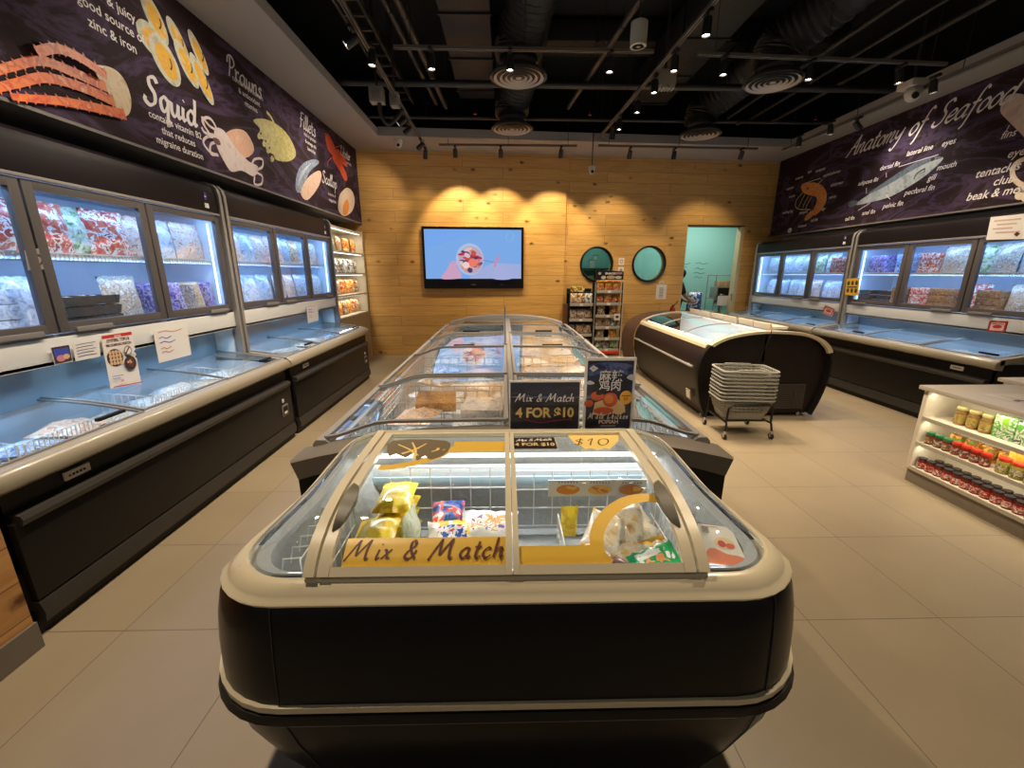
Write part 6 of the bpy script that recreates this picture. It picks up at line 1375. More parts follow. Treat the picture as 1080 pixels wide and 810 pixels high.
# ================================================================ ceiling services
def track(label, p0, p1):
    t = thing('lighting_track', label, 'track', p0); b = B(); P0, P1 = Vector(p0), Vector(p1); d = (P1 - P0).normalized(); q = Vector((-d.y, d.x, 0)) * .017
    for zz_, m in ((0, track_m),): b.prism([P0 + q, P0 - q, P1 - q, P1 + q], (0, 0, .026), m)
    b.build('rail', t); b = B(); q2 = q * .35; b.prism([P0 + q2 - Vector((0, 0, .002)), P0 - q2 - Vector((0, 0, .002)), P1 - q2 - Vector((0, 0, .002)), P1 + q2 - Vector((0, 0, .002))], (0, 0, .004), black_m); b.build('slot', t)
    n = max(2, int((P1 - P0).length / 1.1)); 
    for i in range(n + 1): p = P0.lerp(P1, (i + .15) / (n + .3)); b = B(); b.cyl(p + Vector((0, 0, .02)), (p.x, p.y, 4.6), .004, pipe_m, 6); b.build('hanger', t)
    return t
ZT = 3.40
track('long left ceiling track running towards the television wall', (-1.13, 1.0, ZT), (-1.22, 7.45, ZT))
track('long right ceiling track running towards the back wall', (1.66, 1.0, ZT), (1.40, 6.9, ZT))
track('cross ceiling track over the middle, left of the right long track', (-.95, 4.34, ZT), (1.35, 4.37, ZT))
track('cross ceiling track over the right island', (1.76, 4.40, ZT), (4.2, 4.55, ZT))
track('short back ceiling track in front of the television', (-.98, 7.24, ZT), (1.15, 7.26, ZT))
track('back ceiling track right of the hanging camera', (1.48, 7.24, ZT), (4.05, 7.36, ZT))
track('ceiling track along the right soffit', (4.48, 3.2, ZT), (4.48, 7.4, ZT))
def head_proto():
    t = thing('track_spotlight', 'x', 'spotlight')
    b = B(); b.box(-.06, -.018, -.022, .06, .018, 0, head_m, .003); b.cyl((0, 0, -.022), (0, 0, -.05), .008, head_m, 8); b.build('adaptor', t, local=True)
    return t
def head(loc, target, label, lit=True, energy=130, angle=95, color=(1, .80, .56), group='track spotlights', blend=.7):
    t = thing('track_spotlight', label, 'spotlight', loc, group)
    L = Vector(loc)
    b = B(); b.box(L.x - .016, L.y - .055, L.z - .028, L.x + .016, L.y + .055, L.z - .002, head_m, .003); b.cyl((L.x, L.y, L.z - .028), (L.x, L.y, L.z - .06), .007, head_m, 8); b.build('adaptor', t)
    c = L + Vector((0, 0, -.095)); d = (Vector(target) - c).normalized()
    a0 = c - d * .055; a1 = c + d * .065
    ax = d.orthogonal().normalized(); bx_ = d.cross(ax)
    def ring(p, r): return [p + ax * math.cos(2 * PI * k / 18) * r + bx_ * math.sin(2 * PI * k / 18) * r for k in range(18)]
    b = B(); b.loft([ring(a0, .022), ring(a0 + d * .004, .030), ring(a0 + d * .03, .034), ring(a1, .036), ring(a1, .030), ring(a1 - d * .012, .028)], head_m, True, True, False); b.build('housing', t)
    b = B(); b.loft([ring(a1 - d * .012, .0285), ring(a1 - d * .008, .018), ring(a1 - d * .007, .003)], lens_g if lit else black_g, True, False, True); b.build('lens', t)
    if lit: lamp('SPOT', 'lamp', a1 - d * .001 + d * .006, energy, color, t, target=Vector(target) , size=.03, angle=angle, blend=blend)
    return t
HP = []
def H_(px, py, z, tgt, label, **k):
    x, y = on_z(px, py, z - .15); head((x, y, z), (x + tgt[0], y + tgt[1], z + tgt[2]), label, **k)
dn = (0, .05, -1)
H_(393, 68, ZT, (-.1, 0, -1), 'lit spotlight on the left long track above the white sensor boxes', energy=150)
H_(455, 72, ZT, dn, 'lit spotlight at left end of the middle cross track')
H_(538, 73, ZT, dn, 'lit spotlight on the middle cross track in front of the round vent')
H_(643, 75, ZT, dn, 'lit spotlight on the middle cross track right of the round vent')
H_(745, 36, ZT, dn, 'lit spotlight highest in the photo on the right long track', energy=150)
H_(711, 74, ZT, dn, 'lit spotlight, second nearest on the right long track')
H_(690, 97, ZT, dn, 'lit spotlight, third nearest on the right long track')
H_(672, 118, ZT, dn, 'lit spotlight, fourth nearest on the right long track')
H_(653, 136, ZT, dn, 'lit spotlight, fifth nearest on the right long track', energy=80)
H_(646, 146, ZT, (0, .3, -1), 'lit spotlight, farthest on the right long track', energy=80)
H_(763, 78, ZT, dn, 'lit spotlight at left end of the right cross track')
H_(853, 83, ZT, dn, 'lit spotlight beside the right round vent on the right cross track')
H_(947, 87, ZT, (.1, 0, -1), 'lit spotlight at right end of the right cross track')
H_(983, 97, ZT, (.15, 0, -1), 'lit spotlight on the right soffit track beside the white camera', energy=110)
H_(875, 141, ZT, (.15, 0, -1), 'lit spotlight on the right soffit track, second from the back', energy=90)
H_(842, 154, ZT, (.1, .1, -1), 'lit spotlight on the right soffit track, nearest the back wall', energy=90)
for px, w_, nm in ((480, .95, 'left'), (528, .9, 'middle'), (592, 1.05, 'right')):
    x, y = on_z(px, 161, ZT - .1); head((x, 7.25, ZT), (x + .0, 8.1, 1.95), 'dark spotlight washing the planks, %s one of the short back track' % nm, energy=125 * w_, angle=78, color=(1, .74, .38), blend=.45)
for px, tx, nm, e in ((663, 2.0, 'first', 70), (781, 3.75, 'third', 55)):
    x, y = on_z(px, 164, ZT - .1); head((x, 7.28, ZT), (tx, 8.35, 1.7), 'dark spotlight on the right back track, %s from the left' % nm, energy=e, angle=78, color=(1, .76, .42), blend=.6)
x, y = on_z(716, 168, ZT - .15); head((x - .1, 7.3, ZT), (x - .1, 7.8, 1.5), 'lit spotlight facing the camera on the right back track', energy=60, angle=70)
head((-1.20, 6.9, ZT), (-2.4, 7.7, 2.6), 'dark spotlight near the back end of the left track', energy=45, angle=70, lit=True)
head((-1.215, 7.35, ZT), (-1.5, 8.1, 1.9), 'dark spotlight at the very back end of the left track', energy=14, angle=75, color=(1, .74, .36))
for i, (y, ty, e) in enumerate(((2.2, 2.2, 150), (4.0, 3.7, 60), (5.85, 5.6, 60), (6.2, 6.3, 55))):
    head((-1.15 - .014 * y, y, ZT), (-2.4, ty, 2.4 if i else 0), 'black spotlight on the left long track, %s from the camera, turned to the wall' % ORDN[i], energy=e, angle=100, color=(1, .84, .66))
for i, (y, ty) in enumerate(((3.7, 3.5), (5.9, 5.8))):
    head((4.48, y, ZT), (5.1, ty, 2.6) if i else (5.1, ty, 2.4), 'black spotlight on the right soffit track turned to the dark banner, %s' % ('near one' if not i else 'far one'), energy=34, angle=110, color=(1, .86, .72))
for i, (x, y) in enumerate(((-1.14, .9), (1.66, 1.6), (1.62, 2.6), (-1.14, 3.1))):
    head((x, max(1.05, y), ZT), (x + .1, y + .1, 0), 'spotlight overhead near the camera, %s' % ['at the left end', 'first on the right', 'second on the right', 'second on the left'][i], energy=150, angle=110)
# round air diffusers with flexible ducts
def diffuser(x, y, label, zd=3.42, r=.29):
    t = thing('air_vent', label, 'vent', (x, y, zd)); al = mat('vent aluminium', (.42, .37, .33), .45, .3)
    b = B(); b.lathe([(r, .0), (r * 1.0, .012), (r * .93, .02), (r * .88, .05), (r * .60, .10), (r * .60, .14)], mat('vent rim', (.10, .088, .08), .5, .2), (x, y, zd), 72, cap=False); b.build('rim', t)
    for q, (ra_, rb_) in enumerate(((.88, .79), (.67, .59), (.48, .41), (.30, .23))):
        b = B(); b.lathe([(r * rb_, .006), (r * ra_, -.004), (r * ra_ * .99, -.001), (r * rb_ * .985, .009), (r * rb_, .006)], al, (x, y, zd), 72, cap=False); b.build('ring', t)
    b = B(); b.lathe([(0, .030), (r * .86, .030), (r * .86, .034), (0, .034)], black_m, (x, y, zd), 40); b.build('shade_disc', t)  # black disc paints the shade inside the vent, seen between the rings
    b = B(); b.lathe([(0, .0), (r * .10, .0), (r * .11, .008), (0, .012)], al, (x, y, zd), 24); b.build('hub', t)
    return t
V = []
for px, py, lab, far in ((547, 83, 'round ceiling vent behind the middle spotlights', 0), (540, 137, 'round ceiling vent nearest the television wall', 1), (815, 88, 'round ceiling vent over the right island', 0), (738, 143, 'round ceiling vent near the back wall on the right', 1)):
    x, y = on_z(px, py, 3.42); diffuser(x, y, lab); V.append((x, y, far))
for i, (x, y, far) in enumerate(V):
    t = thing('flexible_duct', 'dark ribbed flexible duct above the %s' % ['middle front round vent', 'middle rear round vent', 'right front round vent', 'right rear round vent'][i], 'duct', (x, y, 3.56))
    dx = .12 if i < 2 else .30
    C_ = catmull([(x, y, 3.60), (x, y, 3.68), (x + dx * .2, y - .06, 3.80), (x + dx, y - .45, 3.98), (x + dx * 1.3, y - 1.15, 4.10), (x + dx * 1.4, y - 1.7, 4.12)], 14)
    rd = [(.235 if q % 2 else .218) * (1 if q > 3 else .85) for q in range(len(C_))]
    b = B(); b.tube(C_, rd, duct_m, 18); b.build('sleeve', t)
    b = B(); b.cyl((x, y, 3.555), (x, y, 3.60), .19, black_m, 20); b.build('collar', t)
def duct(label, x0, y0, z0, x1, y1, z1):
    t = thing('air_duct', label, 'duct', ((x0 + x1) / 2, (y0 + y1) / 2, z0)); b = B(); b.box(x0, y0, z0, x1, y1, z1, duct_m, .01); b.build('casing', t)
    along = (y1 - y0) > (x1 - x0); n = int((y1 - y0 if along else x1 - x0) / .9)
    for i in range(1, n + 1):
        b = B(); q = (y0 if along else x0) + i * .9
        if along: b.box(x0 - .018, q - .012, z0 - .018, x1 + .018, q + .012, z1 + .018, duct_m)
        else: b.box(q - .012, y0 - .018, z0 - .018, q + .012, y1 + .018, z1 + .018, duct_m)
        b.build('flange', t)
duct('dark rectangular duct running to the back above the double island', -.62, 2.2, 3.95, -.12, 7.0, 4.3)
duct('dark rectangular duct running to the back above the right aisle', 1.95, 2.6, 3.95, 2.45, 7.2, 4.3)
duct('dark cross duct in front of the back soffit', -.6, 6.2, 4.32, 4.4, 6.6, 4.55)
def pipe(label, p0, p1, r=.03, name='ceiling_pipe'):
    t = thing(name, label, 'pipe', p0); b = B(); b.cyl(p0, p1, r, pipe_m, 12); b.build('pipe', t); P0, P1 = Vector(p0), Vector(p1); n = max(1, int((P1 - P0).length / 2.2))
    for i in range(n): 
        p = P0.lerp(P1, (i + .5) / n); b = B(); b.cyl(p, (p.x, p.y, 4.6), .005, pipe_m, 6); b.tube([p + Vector((0, 0, r)) if False else p + Vector(((P1 - P0).normalized().y * r * 1.15 * math.cos(a_), -(P1 - P0).normalized().x * r * 1.15 * math.cos(a_), r * 1.15 * math.sin(a_))) for a_ in [k * PI / 6 for k in range(12)]], .004, pipe_m, 5, True); b.build('hanger', t)
pipe('dark pipe crossing the ceiling just in front of the middle vent', (-2.6, 5.75, 3.68), (5.0, 5.85, 3.68), .038)
pipe('thin dark sprinkler pipe crossing the ceiling nearest the back soffit', (-2.3, 6.7, 3.62), (5.0, 6.85, 3.62), .022)
pipe('dark pipe left of the left duct, running to the back', (-.98, 2.4, 3.76), (-.80, 6.75, 3.76), .03)
pipe('second dark pipe left of the left duct, running to the back', (-1.12, 2.4, 3.80), (-.93, 6.75, 3.80), .024)
pipe('dark slanting pipe right of the white cylinder', (1.35, 2.6, 3.75), (.92, 6.7, 3.75), .03)
for i in range(4): pipe('dark conduit above the right freezers, %s from the aisle' % ORDN[i], (3.2 + i * .34, 2.4, 3.86 - .03 * i), (3.15 + i * .34, 7.3, 3.86 - .03 * i), .02 + .006 * (i % 2), 'ceiling_conduit')
TRY = thing('cable_tray', 'dark ladder cable tray left of the rectangular duct', 'cable tray', (-1.5, 4.5, 3.85))
b = B()
for x in (-1.50, -1.28): b.box(x - .012, 2.4, 3.84, x + .012, 6.9, 3.90, pipe_m)
b.build('side_rails', TRY)
for i in range(18): b = B(); y = 2.5 + i * .25; b.box(-1.49, y, 3.845, -1.29, y + .03, 3.865, pipe_m); b.build('rung', TRY)
for y in (3.0, 5.0, 6.6): b = B(); b.cyl((-1.5, y, 3.9), (-1.5, y, 4.6), .005, pipe_m, 6); b.cyl((-1.28, y, 3.9), (-1.28, y, 4.6), .005, pipe_m, 6); b.build('hanger', TRY)
# white fittings
CYL = thing('ceiling_speaker', 'white cylindrical speaker hanging above the shop middle', 'speaker', (1.16, 4.2, 3.38))
b = B(); b.lathe([(.05, 0), (.068, .002), (.07, .01), (.07, .175), (.066, .18), (.02, .182), (0, .182)], mat('warm white plastic', (.50, .50, .44), .5), (1.16, 4.2, 3.37), 28); b.build('housing', CYL)
b = B(); b.lathe([(0, .006), (.05, .004), (.05, .0)], mat('green tinted baffle', (.45, .52, .38), .5), (1.16, 4.2, 3.37), 24); b.lathe([(0, -.001), (.02, -.001), (.022, .004)], grey_m, (1.16, 4.2, 3.37), 16); b.build('baffle', CYL)
b = B(); b.cyl((1.16, 4.2, 3.55), (1.16, 4.2, 4.6), .006, pipe_m, 6); b.build('cord', CYL)
def ceil_box(name, label, px0, py0, px1, py1, Y, cat, fins=0, hose=False):
    x0, z1 = on_y(px0, py0, Y); x1, z0 = on_y(px1, py1, Y); t = thing(name, label, cat, ((x0 + x1) / 2, Y, z0))
    b = B(); b.box(x0, Y, z0, x1, Y + .12, z1, mat('dull white box', (.33, .30, .26), .5), .008); b.build('housing', t)
    b = B(); b.cyl(((x0 + x1) / 2, Y + .06, z1), ((x0 + x1) / 2, Y + .06, 4.6), .012, pipe_m, 8); b.build('stem', t)
    if fins:
        for i in range(fins): b = B(); x = x0 + (x1 - x0) * (i + .2) / fins; b.box(x, Y - .004, z0 - .03, x + (x1 - x0) * .5 / fins, Y + .1, z0 + .005, mat('dull white box', (.3, .3, .3), .5)); b.build('fin', t)
    else: b = B(); b.box(x0 + (x1 - x0) * .2, Y - .004, z0 + (z1 - z0) * .2, x1 - (x1 - x0) * .2, Y, z1 - (z1 - z0) * .3, grey_m, .002); b.build('cover', t)
    return t
ceil_box('sensor_box', 'larger dull white box on the ceiling services at the left', 388, 90, 404, 107, 5.3, 'box')
ceil_box('sensor_box', 'smaller dull white box right of the larger one at the ceiling', 410, 96, 420, 111, 5.4, 'box')
ceil_box('junction_box', 'dull white finned box beside the right long track', 694, 72, 713, 89, 4.9, 'box', fins=6)
b = B(); hz = [on_y(400, 108, 5.32), on_y(401, 120, 5.32), on_y(408, 129, 5.32), on_y(418, 124, 5.4), on_y(424, 114, 5.4)]
b.tube(catmull([(x, 5.33 + .1 * i / 4, z) for i, (x, z) in enumerate(hz)], 5), .022, pipe_m, 10); o = b.build('cable_hose'); tag(o, 'dark drooping hose below the two dull white ceiling boxes', 'hose')
def dome(name, label, x, y, z, r, rod=None, turret=False):
    t = thing(name, label, 'camera', (x, y, z)); w_ = mat('camera white', (.62, .60, .56), .35)
    b = B(); b.lathe([(0, 0), (r * .8, 0), (r, -.015), (r, -.05), (r * .9, -.06)], w_, (x, y, z), 24); b.build('base', t)
    b = B(); b.lathe([(r * .85, -.055), (r * .8, -.085), (r * .5, -.115), (0, -.13)], w_, (x, y, z), 24); b.build('dome', t)
    b = B(); c = Vector((x, y - r * .55, z - .085)); b.cyl(c, c + Vector((0, -.03, -.012)), .022, black_g, 14); b.build('lens', t)
    if rod: b = B(); b.cyl((x, y, z), (x, y, rod), .007, black_m, 8); b.build('rod', t)
dome('security_camera', 'small white dome camera under the soffit left of the television', -1.61, 7.30, 3.50, .055)
dome('security_camera', 'white dome camera hanging on a black rod before the plank wall', 1.408, 7.30, 3.14, .055, 3.62)
b = B(); b.box(4.32, 5.02, 3.42, 4.50, 5.22, 3.49, mat('camera white', (.62, .60, .56), .35), .01); 
TC = thing('security_camera', 'large white camera on a bracket beside the right soffit', 'camera', (4.4, 5.1, 3.3)); b.build('bracket', TC)
b = B(); b.cyl((4.41, 5.12, 3.49), (4.41, 5.12, 4.6), .012, pipe_m, 8); b.build('stem', TC)
b = B(); b.lathe([(0, .09), (.05, .08), (.075, .05), (.08, .01), (.06, -.04), (.03, -.065), (0, -.07)], mat('camera white', (.62, .60, .56), .35), (4.40, 5.08, 3.35), 24); b.build('ball', TC)
b = B(); b.cyl((4.37, 5.02, 3.33), (4.35, 4.985, 3.31), .03, black_g, 16); b.build('lens', TC)
# sprinkler heads and small exit rod
for i, (px, py) in enumerate(((501, 120), (622, 121), (778, 131), (860, 126))):
    x, y = on_z(px, py, 3.56); t = thing('sprinkler_head', 'small sprinkler head on the thin cross pipe, %s from the left' % ORDN[i], 'sprinkler', (x, y, 3.55)); b = B(); b.cyl((x, y, 3.60), (x, y, 3.56), .012, chrome, 8); b.build('nozzle', t); b = B(); b.cyl((x, y, 3.553), (x, y, 3.556), .022, mat('red bulb', (.4, .05, .03), .4), 12); b.build('deflector', t)
# ================================================================ the two long printed banners
def banner(label, X, side, y0, y1, z0, z1):
    t = thing('seafood_banner', label, 'banner', (X, (y0 + y1) / 2, z0)); b = B(); b.box(X - .02 * side, y0, z0, X, y1, z1, MARBLE); b.build('panel', t)
    b = B(); b.box(X - .02 * side, y0, z0 - .018, X + .006 * side, y1, z0, gyp_b); b.build('lower_edge', t); return t
XBL, XBR = XB_L + .004, XB_R - .004
BL = banner('long dark marbled seafood banner on the left wall with crab legs and squid', XBL, 1, -1.5, 7.93, ZB_L + .01, 3.50)
BR = banner('long dark marbled Anatomy of Seafood banner on the right wall', XBR, -1, -1.5, 8.50, ZB_R + .01, 3.50)
fL = f_x(XBL, 1); fR = f_x(XBR, -1)
pl = lambda px, py: on_x(px, py, XBL)
def pr2(px, py): y, z = on_x(px, py, XBR); return (-y, z)
PL = lambda pts: [pl(*p) for p in pts]; PR = lambda pts: [pr2(*p) for p in pts]
def pm(name, cols, s=30): return printm(name, cols, s, .45, False)
crab = pm('crab orange print', [(.72, .12, .02), (.80, .20, .04), (.62, .07, .015), (.82, .36, .14)], 14); crab_w = pm('crab cream print', [(.70, .52, .30), (.75, .62, .42), (.60, .40, .22)], 18)
shell = pm('mussel shell print', [(.55, .56, .44), (.62, .62, .52), (.40, .42, .32)], 14); yolk = pm('mussel meat print', [(.80, .48, .06), (.75, .40, .04), (.85, .62, .25)], 16)
sq = pm('squid print', [(.66, .56, .54), (.72, .62, .60), (.55, .42, .42)], 12); sqo = pm('squid skin print', [(.72, .42, .26), (.68, .36, .22), (.75, .50, .34)], 14)
pg_ = pm('green prawn print', [(.55, .50, .16), (.62, .58, .24), (.45, .38, .10), (.66, .62, .35)], 22)
fb_ = pm('blue fish skin print', [(.06, .10, .20), (.35, .42, .52), (.12, .18, .30), (.5, .55, .62)], 20); ff_ = pm('fillet flesh print', [(.70, .45, .34), (.75, .55, .42), (.65, .38, .26)], 20)
lob = pm('lobster red print', [(.55, .04, .02), (.65, .10, .04), (.45, .02, .01)], 16); sca = pm('scallop print', [(.75, .60, .46), (.78, .66, .54), (.70, .50, .36)], 16)
def art(parent, fn, name, draw, l=.0015): a = Art(fn, l, .0005); draw(a); return a.build(name, parent)
spk = random.Random(3)
def leg(a, pts, w0, w1, m):
    w0 *= .62; w1 *= .66; P = PL(pts); a.ribbon(P, w0, m, taper=(1, w1 / w0), n=10)
    C_ = catmull([(p[0], p[1], 0) for p in P], 12)
    for i in range(2, len(C_) - 2, 2):
        d = (C_[i + 1] - C_[i - 1]).normalized(); q = Vector((-d.y, d.x, 0)); s_ = 1 if i % 4 else -1; w = (w0 + (w1 - w0) * i / len(C_)) / 2
        c = C_[i] + q * s_ * w * .85; tip = c + q * s_ * .016 - d * .008; a.raw([(c - d * .008)[:2], (c + d * .008)[:2], tip[:2]], [(0, 1, 2)], m)
def crabd(a):
    a.poly(PL([(98, 72), (108, 69), (122, 74), (132, 86), (138, 104), (137, 118), (131, 123), (124, 117), (114, 98)]), crab_w, 4)
    leg(a, [(-14, 78), (12, 70), (42, 64), (72, 74), (112, 92)], .055, .085, crab); leg(a, [(-12, 94), (14, 88), (46, 82), (84, 92), (118, 107)], .055, .09, crab)
    leg(a, [(6, 102), (30, 104), (62, 107), (98, 114), (128, 121)], .045, .09, crab); leg(a, [(31, 55), (52, 51), (76, 60), (106, 80)], .075, .075, crab)
art(BL, fL, 'crab_leg_picture', crabd)
def muss(a):
    def one(cx, cy, ang, s, L_):
        u, v = pl(cx, cy); a.ell(u, v, L_, s, shell, ang, 22); a.ell(u + .01, v - .005, L_ * .72, s * .70, yolk, ang, 18)
        a.ribbon([(u + L_ * .35 * math.cos(ang + t) , v + L_ * .35 * math.sin(ang + t)) for t in (0, .5, 1.0, 1.5)], .012, dk)
    one(163, 20, -1.0, .085, .15); one(160, 42, -.2, .10, .13); one(174, 64, -.9, .12, .16); one(187, 42, -.95, .065, .14); one(196, 68, -.95, .075, .16); one(212, 84, -1.0, .07, .18); one(208, 56, -1.0, .06, .15)
art(BL, fL, 'mussel_picture', muss)
def squid(a):
    a.poly(PL([(237, 143), (248, 136), (260, 140), (268, 158), (258, 167), (246, 160)]), sqo, 3)
    a.poly(PL([(226, 136), (236, 138), (250, 158), (262, 170), (272, 176), (268, 186), (255, 180), (244, 181), (236, 170), (228, 153)]), sq, 4)
    for pts in ([(230, 138), (221, 133), (213, 124), (216, 134)], [(230, 140), (224, 128), (218, 124), (213, 128), (220, 140)], [(229, 146), (219, 144), (214, 150), (221, 160), (230, 164)], [(230, 150), (222, 152), (222, 162), (229, 163)], [(228, 143), (216, 140), (212, 134)],
                [(268, 180), (276, 176), (276, 168), (268, 168), (265, 174)], [(270, 182), (276, 186), (275, 194), (268, 194), (268, 186)]): a.ribbon(PL(pts), .022, sq, n=8)
    a.poly(PL([(224, 145), (230, 147), (232, 153), (226, 151)]), mat('squid eye print', (.12, .05, .06), .5), 2)
art(BL, fL, 'squid_picture', squid)
def prawn(a):
    a.poly(PL([(267, 127), (276, 125), (288, 129), (300, 138), (308, 150), (312, 163), (305, 170), (292, 169), (288, 163), (281, 158), (278, 148), (272, 144), (274, 136)]), pg_, 4)
    a.ribbon(PL([(281, 118), (286, 124), (290, 133)]), .03, pg_, n=6)
    for p in ((275, 142), (280, 150), (284, 157), (288, 166)): u, v = pl(*p); a.ell(u - .03, v - .02, .05, .028, pg_, .6, 10); a.ell(u, v + .01, .02, .012, dk, .3, 8)
art(BL, fL, 'prawn_picture', prawn)
def fillet(a):
    a.poly(PL([(312, 200), (313, 184), (320, 172), (332, 168), (336, 172), (326, 182), (318, 202)]), fb_, 4); a.poly(PL([(317, 203), (324, 188), (336, 180), (339, 186), (335, 198), (324, 211)]), ff_, 4)
    for k in range(5): a.ribbon(PL([(314 + k * 1.2, 196 - k * 3), (318 + k * 2, 182 - k * 2), (328, 172)]), .008, pm('skin line', [(.5, .55, .62), (.6, .65, .7)], 9), n=4)
art(BL, fL, 'fish_fillet_picture', fillet)
def lobs(a):
    a.poly(PL([(343, 143), (349, 146), (354, 158), (352, 164), (346, 158)]), lob, 4); a.poly(PL([(352, 160), (360, 172), (366, 186), (364, 191), (357, 178), (351, 168)]), lob, 4); a.poly(PL([(356, 157), (364, 168), (366, 176), (360, 172), (354, 163)]), lob, 3)
    for pts in ([(350, 150), (347, 143), (342, 141)], [(352, 156), (359, 154), (362, 158)], [(350, 166), (346, 170), (345, 175)]): a.ribbon(PL(pts), .012, lob)
art(BL, fL, 'lobster_picture', lobs)
def scall(a):
    a.poly(PL([(359, 204), (366, 198), (372, 203), (374, 213), (371, 223), (363, 228), (357, 222), (357, 211)]), sca, 4); a.poly(PL([(362, 226), (362, 216), (366, 210), (368, 218), (366, 226)]), mat('coral print', (.78, .28, .06), .5), 3)
art(BL, fL, 'scallop_picture', scall)
def word(a, s, px, py, h, w=.15, sp=1., slant=.15, du=0): u, v = pl(px, py); art(BL, fL, 'lettering', lambda a: a.script(s, u + du, v, h, white_t, w=w, sp=sp, slant=slant), .003)
def small(a, lines, px, py, sz, lead, al='c', dx=0):
    u, v = pl(px, py)
    def dr(a):
        for i, s in enumerate(lines): a.text(s, u + dx * i, v - i * lead, sz, white_t, al, bold=.012)
    art(BL, fL, 'lettering', dr, .003)
def wordsL(a):
    word(a, 'leg', -9, 53, .115, .2, du=-.26); word(a, 'Squid', 153, 108, .098, .19, 1.05); word(a, 'Prawns', 240, 79, .090, .13, 1.0); word(a, 'Fillets', 316, 133, .090, .13, 1.0); word(a, 'Scallop', 340, 192, .080, .14, 1.0); word(a, 'Lobster', 359, 163, .072, .12, .9)
    small(a, ['tender & juicy,', 'a good source of', 'zinc & iron'], 112, 4, .078, .098); small(a, ['contains vitamin B2', 'that reduces', 'migraine duration'], 187, 136, .068, .078); small(a, ['contains potassium', '& antioxidant', 'vitamins'], 262, 96, .066, .078)
    small(a, ['rich in protein', '& omega oils', 'low in fat'], 327, 147, .06, .075); small(a, ['a source of', 'magnesium'], 350, 207, .06, .08); small(a, ['low in fat'], 368, 174, .055, .08)
wordsL(None)
# right banner: in its own plane u grows towards the camera
def smallR(a, s, px, py, sz, sh=.25, m=white_t): u, v = pr2(px, py); a.text(s, u, v, sz, m, 'l', sh, .012)
def wordsR(a):
    u, v = pr2(893, 167); art(BR, fR, 'lettering', lambda a: a.script('Anatomy of Seafood', u, v + .02, .118, white_t, w=.13, slant=.45, sp=1.0), .003)
    for s, px, py, sz in (('lateral line', 956, 165, .082), ('eyes', 993, 155, .09), ('dorsal fin', 928, 180, .08), ('mouth', 988, 180, .085), ('adipose fin', 905, 196, .078), ('gill', 978, 191, .09), ('pectoral fin', 954, 206, .085), ('pelvic fin', 931, 220, .085), ('anal fin', 909, 227, .078), ('tail fin', 891, 233, .072),
                          ('antenna', 839, 190, .062), ('eye', 852, 183, .062), ('carapace', 860, 182, .062), ('cephalothorax', 868, 187, .062), ('rostrum', 829, 201, .062), ('mouth', 832, 209, .062), ('abdomen', 876, 197, .066), ('telson', 874, 210, .062), ('walking leg', 825, 226, .066), ('pleopod', 843, 226, .062), ('legs', 866, 222, .062), ('uropod', 842, 240, .066), ('tail fin', 855, 234, .066),
                          ('fins', 1055, 147, .10), ('eyes', 1062, 167, .11), ('tentacles', 1028, 188, .115), ('club', 1047, 196, .115), ('beak & mouth', 1019, 212, .115)): art(BR, fR, 'caption', lambda a: smallR(a, s, px, py, sz), .003)
    for p in ([(863, 194), (868, 189)], [(905, 222), (918, 214)], [(939, 210), (934, 205)], [(967, 198), (967, 204)], [(948, 176), (990, 163)], [(914, 198), (914, 204)], [(935, 182), (935, 187)], [(1062, 178), (1072, 178)], [(1064, 191), (1074, 189)], [(1071, 201), (1078, 198)], [(1062, 137), (1065, 132)]): art(BR, fR, 'pointer_line', lambda a: a.ribbon(PR([p[0], ((p[0][0] + p[1][0]) / 2, (p[0][1] + p[1][1]) / 2), p[1]]), .008, white_t, n=2), .003)
wordsR(None)
org = pm('cooked shrimp print', [(.75, .28, .06), (.80, .38, .12), (.66, .18, .03), (.82, .50, .22)], 20)
def shr(a):
    a.poly(PR([(845, 196), (850, 193), (862, 193), (870, 199), (872, 209), (868, 219), (860, 227), (857, 224), (861, 214), (861, 208), (854, 206), (847, 203)]), org, 4); a.poly(PR([(860, 222), (856, 229), (849, 233), (850, 228), (856, 222)]), org, 3)
    a.ribbon(PR([(848, 194), (856, 191), (866, 188)]), .012, crab_w, n=5); u, v = pr2(852, 199); a.ell(u, v, .02, .02, dk)
    for p in ([(849, 205), (845, 213), (842, 219)], [(853, 207), (849, 214), (847, 219)], [(856, 208), (852, 215), (850, 220)], [(847, 203), (840, 212), (841, 220), (855, 221)]): a.ribbon(PR(p), .012, crab_w, n=5)
art(BR, fR, 'shrimp_picture', shr)
fsh = pm('silver fish print', [(.22, .27, .30), (.42, .48, .50), (.52, .58, .58), (.30, .36, .40)], 9); fsd = pm('dark fish back print', [(.05, .07, .10), (.15, .20, .25), (.08, .11, .15)], 16)
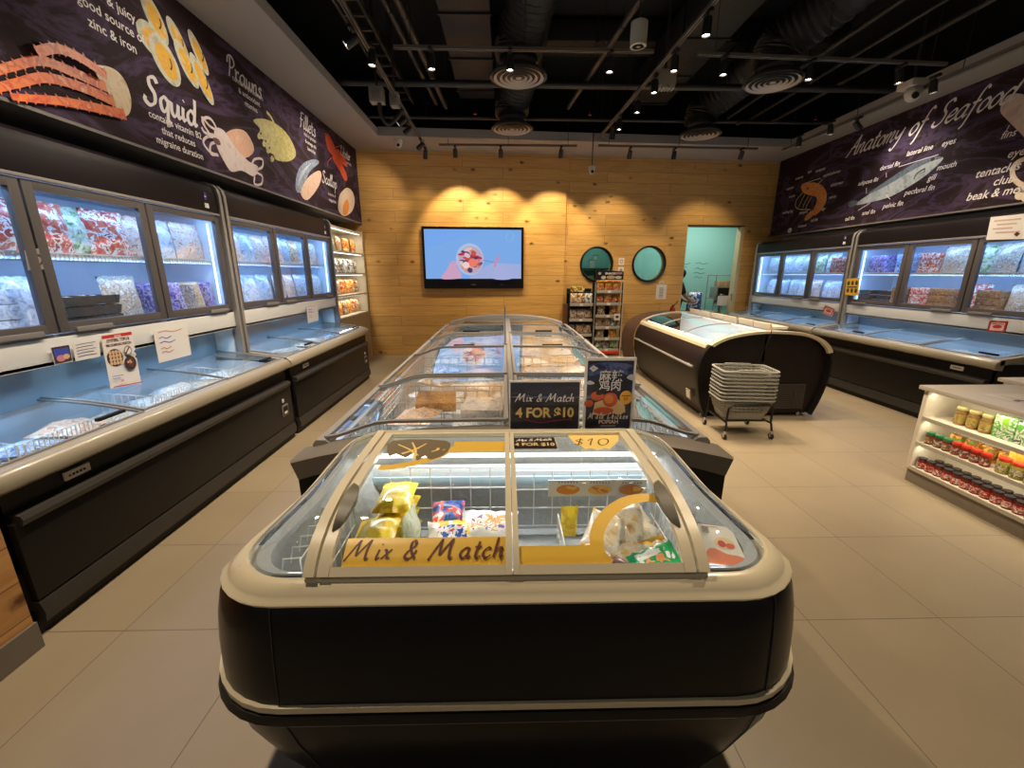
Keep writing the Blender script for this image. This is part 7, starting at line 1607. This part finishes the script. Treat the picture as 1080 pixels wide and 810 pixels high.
def fish(a):
    a.poly(PR([(902, 216), (915, 206), (930, 196), (950, 182), (970, 170), (982, 166), (995, 166), (988, 175), (975, 186), (960, 196), (940, 207), (920, 213)]), fsh, 4)
    a.poly(PR([(915, 205), (930, 194), (950, 181), (970, 169), (982, 165), (995, 166), (980, 171), (960, 181), (935, 196)]), fsd, 3)
    a.ribbon(PR([(964, 189), (968, 183), (976, 179)]), .05, mat('gill slit print', (.04, .05, .06), .5), taper=(.3, 1)); a.ribbon(PR([(965, 188), (969, 183), (975, 180)]), .02, fsh, taper=(.3, 1)); u, v = pr2(984, 168); a.ell(u, v, .025, .02, ink)
    a.poly(PR([(905, 214), (897, 219), (895, 214), (902, 211)]), fsd, 3)
art(BR, fR, 'fish_picture', fish)
sqr = pm('pink squid print', [(.62, .46, .42), (.68, .55, .50), (.52, .36, .34)], 8)
def sqd(a):
    a.poly(PR([(1055, 117), (1060, 104), (1068, 99), (1082, 101), (1092, 118), (1096, 150), (1088, 152), (1076, 140), (1064, 128)]), sqr, 4)
    a.ribbon(PR([(1088, 165), (1072, 172), (1068, 184), (1076, 194), (1092, 196)]), .045, sca, n=8); a.ribbon(PR([(1092, 205), (1080, 200), (1080, 210), (1090, 216)]), .035, sca, n=8); u, v = pr2(1078, 205); a.ell(u, v, .06, .05, sca)
art(BR, fR, 'squid_picture', sqd)
def tiny(a): u, v = pr2(833, 243); a.ell(u, v, .055, .04, paper, .2); a.ell(u - .02, v - .005, .012, .012, ink)
art(BR, fR, 'shrimp_eye_picture', tiny)
for q_ in POOLS:
    if not q_.used:
        for ch in list(q_.o.children): bpy.data.objects.remove(ch)
        bpy.data.objects.remove(q_.o)
# ================================================================ render look
SC.view_settings.view_transform = 'Standard'; SC.view_settings.look = 'None'; SC.view_settings.gamma = 1; SC.view_settings.use_curve_mapping = False
SC.view_settings.exposure = -0.12
SC.cycles.max_bounces = 7; SC.cycles.transparent_max_bounces = 16; SC.cycles.glossy_bounces = 4; SC.cycles.diffuse_bounces = 3
SC.cycles.caustics_reflective = False; SC.cycles.caustics_refractive = False; SC.cycles.sample_clamp_indirect = 4
